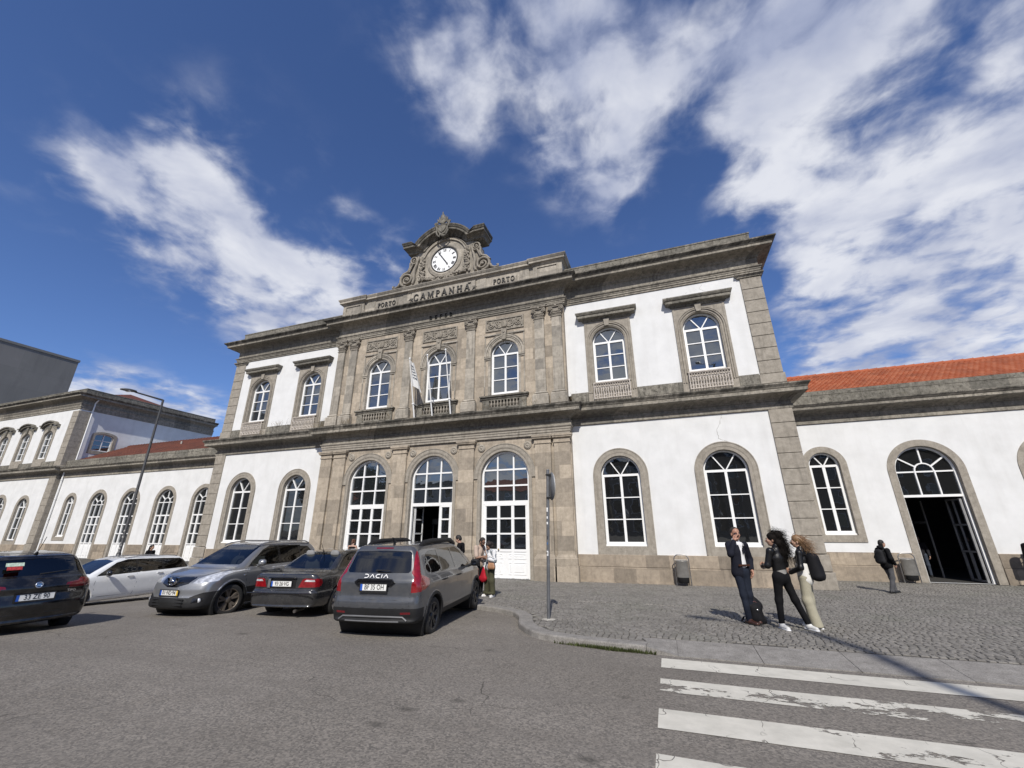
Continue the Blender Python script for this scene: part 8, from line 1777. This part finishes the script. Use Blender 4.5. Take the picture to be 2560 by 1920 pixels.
# ------------------------------------------------------------------ street furniture and small things
M['steel'] = plain('brushed_steel', (.36, .355, .35), .32, .9, var=.15, scale=10); M['galv'] = plain('galvanised_grey', (.17, .175, .185), .45, .5, var=.2, scale=8)
def litter_bin(label, x, y, z):
    r = thing('litter_bin', label, 'litter bin', (x, y, z), 0, 'steel litter bins'); w = .27
    q = MB(); q.tube([(-w, 0, 0), (-w, 0, .95)]+[(-w+.17-.17*math.cos(a), 0, .95+.17*math.sin(a)) for a in [k*math.pi/12 for k in range(1, 7)]]+[(w-.17+.17*math.sin(a), 0, .95+.17*math.cos(a)) for a in [k*math.pi/12 for k in range(0, 7)]]+[(w, 0, 0)], .019, 8); q.tube([(-w, 0, .93), (w, 0, .93)], .012, 6); q.tube([(-w, 0, .30), (w, 0, .30)], .012, 6); q.build('frame', M['steel'], r)
    q = MB(); n = 24
    def row(z, ax, ay): return [(ax*math.cos(2*math.pi*i/n), -.03+ay*math.sin(2*math.pi*i/n), z) for i in range(n)]
    R_ = [row(.30, .235, .15), row(.32, .24, .155), row(.885, .235, .16), row(.90, .245, .17), row(.905, .225, .15), row(.70, .21, .14)]
    q.add([v for a in R_ for v in a], [(i*n+j, i*n+(j+1) % n, (i+1)*n+(j+1) % n, (i+1)*n+j) for i in range(len(R_)-1) for j in range(n)], True); q.build('bucket', plain('dull_steel', (.33, .32, .30), .34, .55, var=.2, scale=5), r)
    q = MB(); R_ = [row(.10, .15, .10), row(.12, .205, .13), row(.34, .22, .145)]; q.add([v for a in R_ for v in a], [(i*n+j, i*n+(j+1) % n, (i+1)*n+(j+1) % n, (i+1)*n+j) for i in range(2) for j in range(n)], True); q.add(R_[0], [tuple(range(n))[::-1]]); q.build('liner', M['plastic'], r)
    return r
litter_bin('steel litter bin below the white wall, between the two tall windows', 11.56, -.42, .03); litter_bin('steel litter bin beside the open arched doorway', 20.27, 3.12, .02)
# road sign on its pole, seen edge-on
px_, py_ = 8.57, -9.93
SG = thing('road_sign', 'round road sign on a stickered grey pole, seen almost edge-on', 'road sign', (px_, py_, float(z_pav(px_, py_)))); b = MB(); b.tube([(0, 0, -.02), (.045, 0, 1.6), (.09, 0, 3.10)], .036, 14); b.ball((.091, 0, 3.11), .04, .04, .02, 10, 6); b.build('pole', M['galv'], SG)
b = MB(); b.lathe([(0, 0), (.31, 0), (.315, .008), (.315, .02), (.30, .024), (0, .024)], 40, (0, 0, 0), 'x'); o = b.build('sign_plate', plain('grey_sign_back', (.22, .225, .23), .5, .3), SG); o.location = (.16, -.015, 2.74); o.rotation_euler = (0, 0, R(27))
b = MB(); b.lathe([(0, .025), (.302, .025), (.302, .030), (0, .030)], 40, (0, 0, 0), 'x'); b.build('sign_face', plain('sign_white', (.75, .75, .74), .4), o)
for z in (2.48, 3.0): b = MB(); b.box(.045, .17, -.05, .05, z-.02, z+.02); b.build('bracket', M['plastic'], SG)
rr = random.Random(5)
for z, w, h, c in ((2.22, .028, .09, (.75, .75, .74)), (2.05, .022, .05, (.7, .7, .7)), (1.93, .026, .05, (.8, .8, .8)), (1.62, .02, .07, (.03, .03, .035)), (1.50, .018, .05, (.04, .12, .3)), (1.30, .03, .10, (.75, .75, .75)), (1.30, .016, .05, (.02, .02, .02))):
    b = MB(); xc = .045*z/1.6; rad = .0372 if w > .017 else .0378; a0 = -1.9+rr.uniform(-.1, .1); n = 5; vs = []
    for i in range(n+1): a = a0-w/rad/2*1.4+w/rad*1.4*i/n; vs += [(xc+rad*math.cos(a), rad*math.sin(a), z-h/2), (xc+rad*math.cos(a), rad*math.sin(a), z+h/2)]
    b.add(vs, [(2*i, 2*i+2, 2*i+3, 2*i+1) for i in range(n)]); b.build('sticker', plain('sticker', c, .6, var=.3, scale=40), SG)
b = MB(); b.lathe([(.15, .004), (.12, .012), (.04, .018), (0, .018)], 14, (0, 0, 0)); b.build('footing', plain('pale_mortar', (.36, .34, .30), .9, var=.3), SG)
# street lamp beyond the cars, and the one out of the picture whose shadow lies on the crossing
def street_lamp(label, x, y, z, h, arm, reach, rise, r0=.11):
    L = thing('street_lamp', label, 'street lamp', (x, y, z)); d = Vector((math.cos(arm), math.sin(arm), 0)); met = plain('dark_grey_lamp_paint', (.045, .045, .048), .5, var=.25)
    b = MB(); b.tube([(0, 0, 0), (0, 0, 1.2), (0, 0, 1.25), (0, 0, h)], [r0, r0*.95, r0*.72, r0*.52], 14); b.build('pole', met, L)
    b = MB(); b.tube([(0, 0, h-.02), d*reach+Vector((0, 0, h+rise))], [.055, .04], 10); b.build('arm', met, L)
    e = d*(reach+.28)+Vector((0, 0, h+rise+.02)); s_ = Vector((-d.y, d.x, 0)); b = MB(); rows = []; n = 12
    for i in range(9):
        t = i/8; w = .20*math.sin(math.pi*(.12+.80*t))**.6; c = e+d*(t-.5)*.74; rows.append([c+s_*w*math.cos(a)+Vector((0, 0, (.10 if math.sin(a) > 0 else .03)*math.sin(a)*w/.17)) for a in [2*math.pi*k/n for k in range(n)]])
    b.add([v for r_ in rows for v in r_], [(i*n+j, i*n+(j+1) % n, (i+1)*n+(j+1) % n, (i+1)*n+j) for i in range(8) for j in range(n)], True); b.add(rows[0], [tuple(range(n))[::-1]]); b.add(rows[-1], [tuple(range(n))]); b.build('lamp_head', met, L)
    b = MB(); b.ball(e+Vector((0, 0, -.03)), .20, .10, .05, 12, 6); o = b.build('lamp_glass', M['lamp_clear'], L); return L
lx_, ly_ = -16.65, -4.0; street_lamp('tall grey street lamp behind the white car, before the left wing', lx_, ly_, float(z_pav(lx_, ly_)), 9.62-float(z_pav(lx_, ly_)), math.atan2(-1.3, -.65), 1.35, .20, .108)
b = MB(); rr = random.Random(9)
for i in range(46):
    a = rr.uniform(-2.6, -.4); z = rr.uniform(.6, 2.4); w = rr.uniform(.03, .09); hh = rr.uniform(.03, .10); rad = .106 if z < 1.2 else .080; b.add([(rad*math.cos(a+s_*w/rad/2), rad*math.sin(a+s_*w/rad/2), z+t_) for s_, t_ in ((-1, 0), (1, .01), (1, hh), (-1, hh))], [(0, 1, 2, 3)])
o = [c for c in bpy.data.objects if c.name.startswith('street_lamp')][-1]; b.build('poster_scraps', plain('torn_paper', (.5, .49, .46), .8, var=.6, scale=20), o)
lx_, ly_ = 18.75, -30.0; street_lamp('tall lamp mast behind the viewer, its long shadow lying over the zebra stripes', lx_, ly_, float(z_road(lx_, ly_)), 19.2, math.atan2(.97, -.25)+.9, 1.6, .15, .21)
# flagpoles on the ledge over the middle doorway, the left one with a limp flag
def flagpole(label, x0, x1, y1=-1.55, z1=11.1):
    r = thing('flagpole', label, 'flagpole', (x0, -.74, 7.86), 0, 'flagpoles above the middle doorway'); t = Vector((x1-x0, y1+.74, z1-7.86)); b = MB(); b.tube([(0, 0, 0), t*.5, t], [.042, .036, .026], 10); b.ball(t+Vector((0, 0, .05)), .055, .055, .06, 10, 6); b.build('pole', M['white'], r)
    b = MB(); p = t*.24; b.tube([p, p+Vector((0, .52, .02))], .016, 6); b.tube([p+Vector((-.06, 0, 0)), p+Vector((.06, 0, 0))], .05, 8); b.build('bracket', M['white'], r); return r, t
fp, tp = flagpole('white flagpole with a limp white flag, leftmost above the middle doorway', -1.08, -1.12, z1=11.0); flagpole('bare white flagpole before the middle upper window', .02, -.02, z1=11.05); flagpole('bare white flagpole right of the middle upper window', 1.12, 1.08, z1=11.2)
def flag():
    nu, nv = 26, 12; V = []; base = Vector(fp.location)+tp*.97
    for i in range(nu+1):
        for j in range(nv+1):
            u, v = i/nu, j/nv; x = base.x+.03+.22*v+.55*u*v+.05*math.sin(9*v+3*u); y = base.y+.1*math.sin(10*v+1.5)*(.3+u)+.28*u; z = base.z-1.25*u*(1-.12*v)-.62*v*(.25+u)
            V.append((x, y, z))
    F = [(i*(nv+1)+j, (i+1)*(nv+1)+j, (i+1)*(nv+1)+j+1, i*(nv+1)+j+1) for i in range(nu) for j in range(nv)]; t = NT('flag_cloth'); tr = t.n.new('ShaderNodeBsdfTranslucent'); tr.inputs[0].default_value = (.6, .6, .6, 1); t.set(Base_Color=(.80, .80, .79), Roughness=.9); mx = t.n.new('ShaderNodeMixShader'); mx.inputs[0].default_value = .25; t.lk(t.b.outputs[0], mx.inputs[1]); t.lk(tr.outputs[0], mx.inputs[2]); t.lk(mx.outputs[0], t.out.inputs[0])
    o = np_mesh('flag', V, F, t.m); tag(o, 'limp white flag with dark lettering hanging from the leftmost flagpole', 'flag')
    A = np.array(V).reshape(nu+1, nv+1, 3); q = MB(); e = 0
    x = .12
    for ch in 'REFER':
        w, st = GL[ch]
        for pts, th in st:
            for p, r_ in zip(pts[:-1], pts[1:]):
                P_ = []
                d = Vector((r_[0]-p[0], r_[1]-p[1])); nrm = Vector((-d.y, d.x)).normalized()*th*.6 if d.length else Vector((0, .05))
                for c in (Vector(p)+nrm, Vector(p)-nrm, Vector(r_)-nrm, Vector(r_)+nrm):
                    u = (x+c.x*.13)*nu; v = (.62-c.y*.24)*nv; i, j = min(int(u), nu-1), min(int(v), nv-1); fu, fv = u-i, v-j; s_ = A[i, j]*(1-fu)*(1-fv)+A[i+1, j]*fu*(1-fv)+A[i, j+1]*(1-fu)*fv+A[i+1, j+1]*fu*fv; P_.append((s_[0], s_[1]-.012, s_[2]))
                q.add(P_, [(0, 1, 2, 3)])
        x += w*.13+.03
    q.build('lettering', plain('flag_ink', (.05, .07, .10), .8), o)
flag()
# dry weeds rooted along the ledges of the station front
def weeds(n, spots, seed, name, label):
    rg = random.Random(seed); b = MB()
    for x, y, z, sp, h0, cnt in spots:
        for i in range(cnt):
            p = Vector((x+rg.gauss(0, sp), y+rg.uniform(-.06, .05), z)); h = h0*rg.uniform(.4, 1.1); d = Vector((rg.gauss(0, .3), rg.uniform(-.4, .1), 1)).normalized(); b.tube([p, p+d*h*.5, p+d*h+Vector((rg.gauss(0, .06), 0, -.02))], [.006, .004, .002], 4, cap=False)
            for k in range(4): q = p+d*h*rg.uniform(.3, 1); a = rg.uniform(0, 6.28); l = rg.uniform(.03, .07); b.add([q, q+Vector((l*math.cos(a), l*.4*math.sin(a), l*.7)), q+Vector((l*.5*math.cos(a)+.012, l*.3*math.sin(a), l*.2))], [(0, 1, 2)])
    o = b.build(name, plain('dry_weed', (.16, .12, .065), .9, var=.5, scale=3)); tag(o, label, 'weeds', kind='stuff')
weeds(0, [(-7.6, -.30, 8.0, .35, .7, 26), (-8.2, -.25, 8.0, .3, .55, 16), (-11.6, -.12, 8.45, .25, .45, 14), (-5.6, -.75, 7.95, .25, .5, 18), (-2.9, -.75, 7.95, .3, .55, 18), (2.9, -.75, 7.95, .25, .35, 8), (5.6, -.8, 7.95, .3, .45, 10), (7.3, -.75, 7.95, .2, .4, 8), (-13, -.2, 8.0, .3, .3, 8)], 3, 'ledge_weeds', 'dry brown weeds growing along the ledge above the lower storey')
# hairline cracks in the stucco
def crack(pts, w, y):
    rg = random.Random(len(pts)); b = MB(); P_ = []
    for (x0, z0), (x1, z1) in zip(pts[:-1], pts[1:]):
        for k in range(6): t = k/6; P_.append((x0+(x1-x0)*t+rg.gauss(0, .014), z0+(z1-z0)*t+rg.gauss(0, .008)))
    vs = []
    for i, (x, z) in enumerate(P_): ww = w*rg.uniform(.3, 1); vs += [(x-ww, y, z), (x+ww, y, z+ww*.4)]
    b.add(vs, [(2*i, 2*i+1, 2*i+3, 2*i+2) for i in range(len(P_)-1)]); b.build('crack', plain('crack_grey', (.30, .29, .27), .9), ST)
crack([(13.98, 6.80), (13.86, 6.42), (13.68, 6.18), (13.72, 5.78), (14.0, 5.66), (14.15, 5.52)], .012, -.003); crack([(13.2, 12.95), (13.45, 13.1), (14.0, 13.15), (14.15, 13.42)], .009, -.003); crack([(13.98, 13.15), (14.3, 12.95)], .007, -.0032)
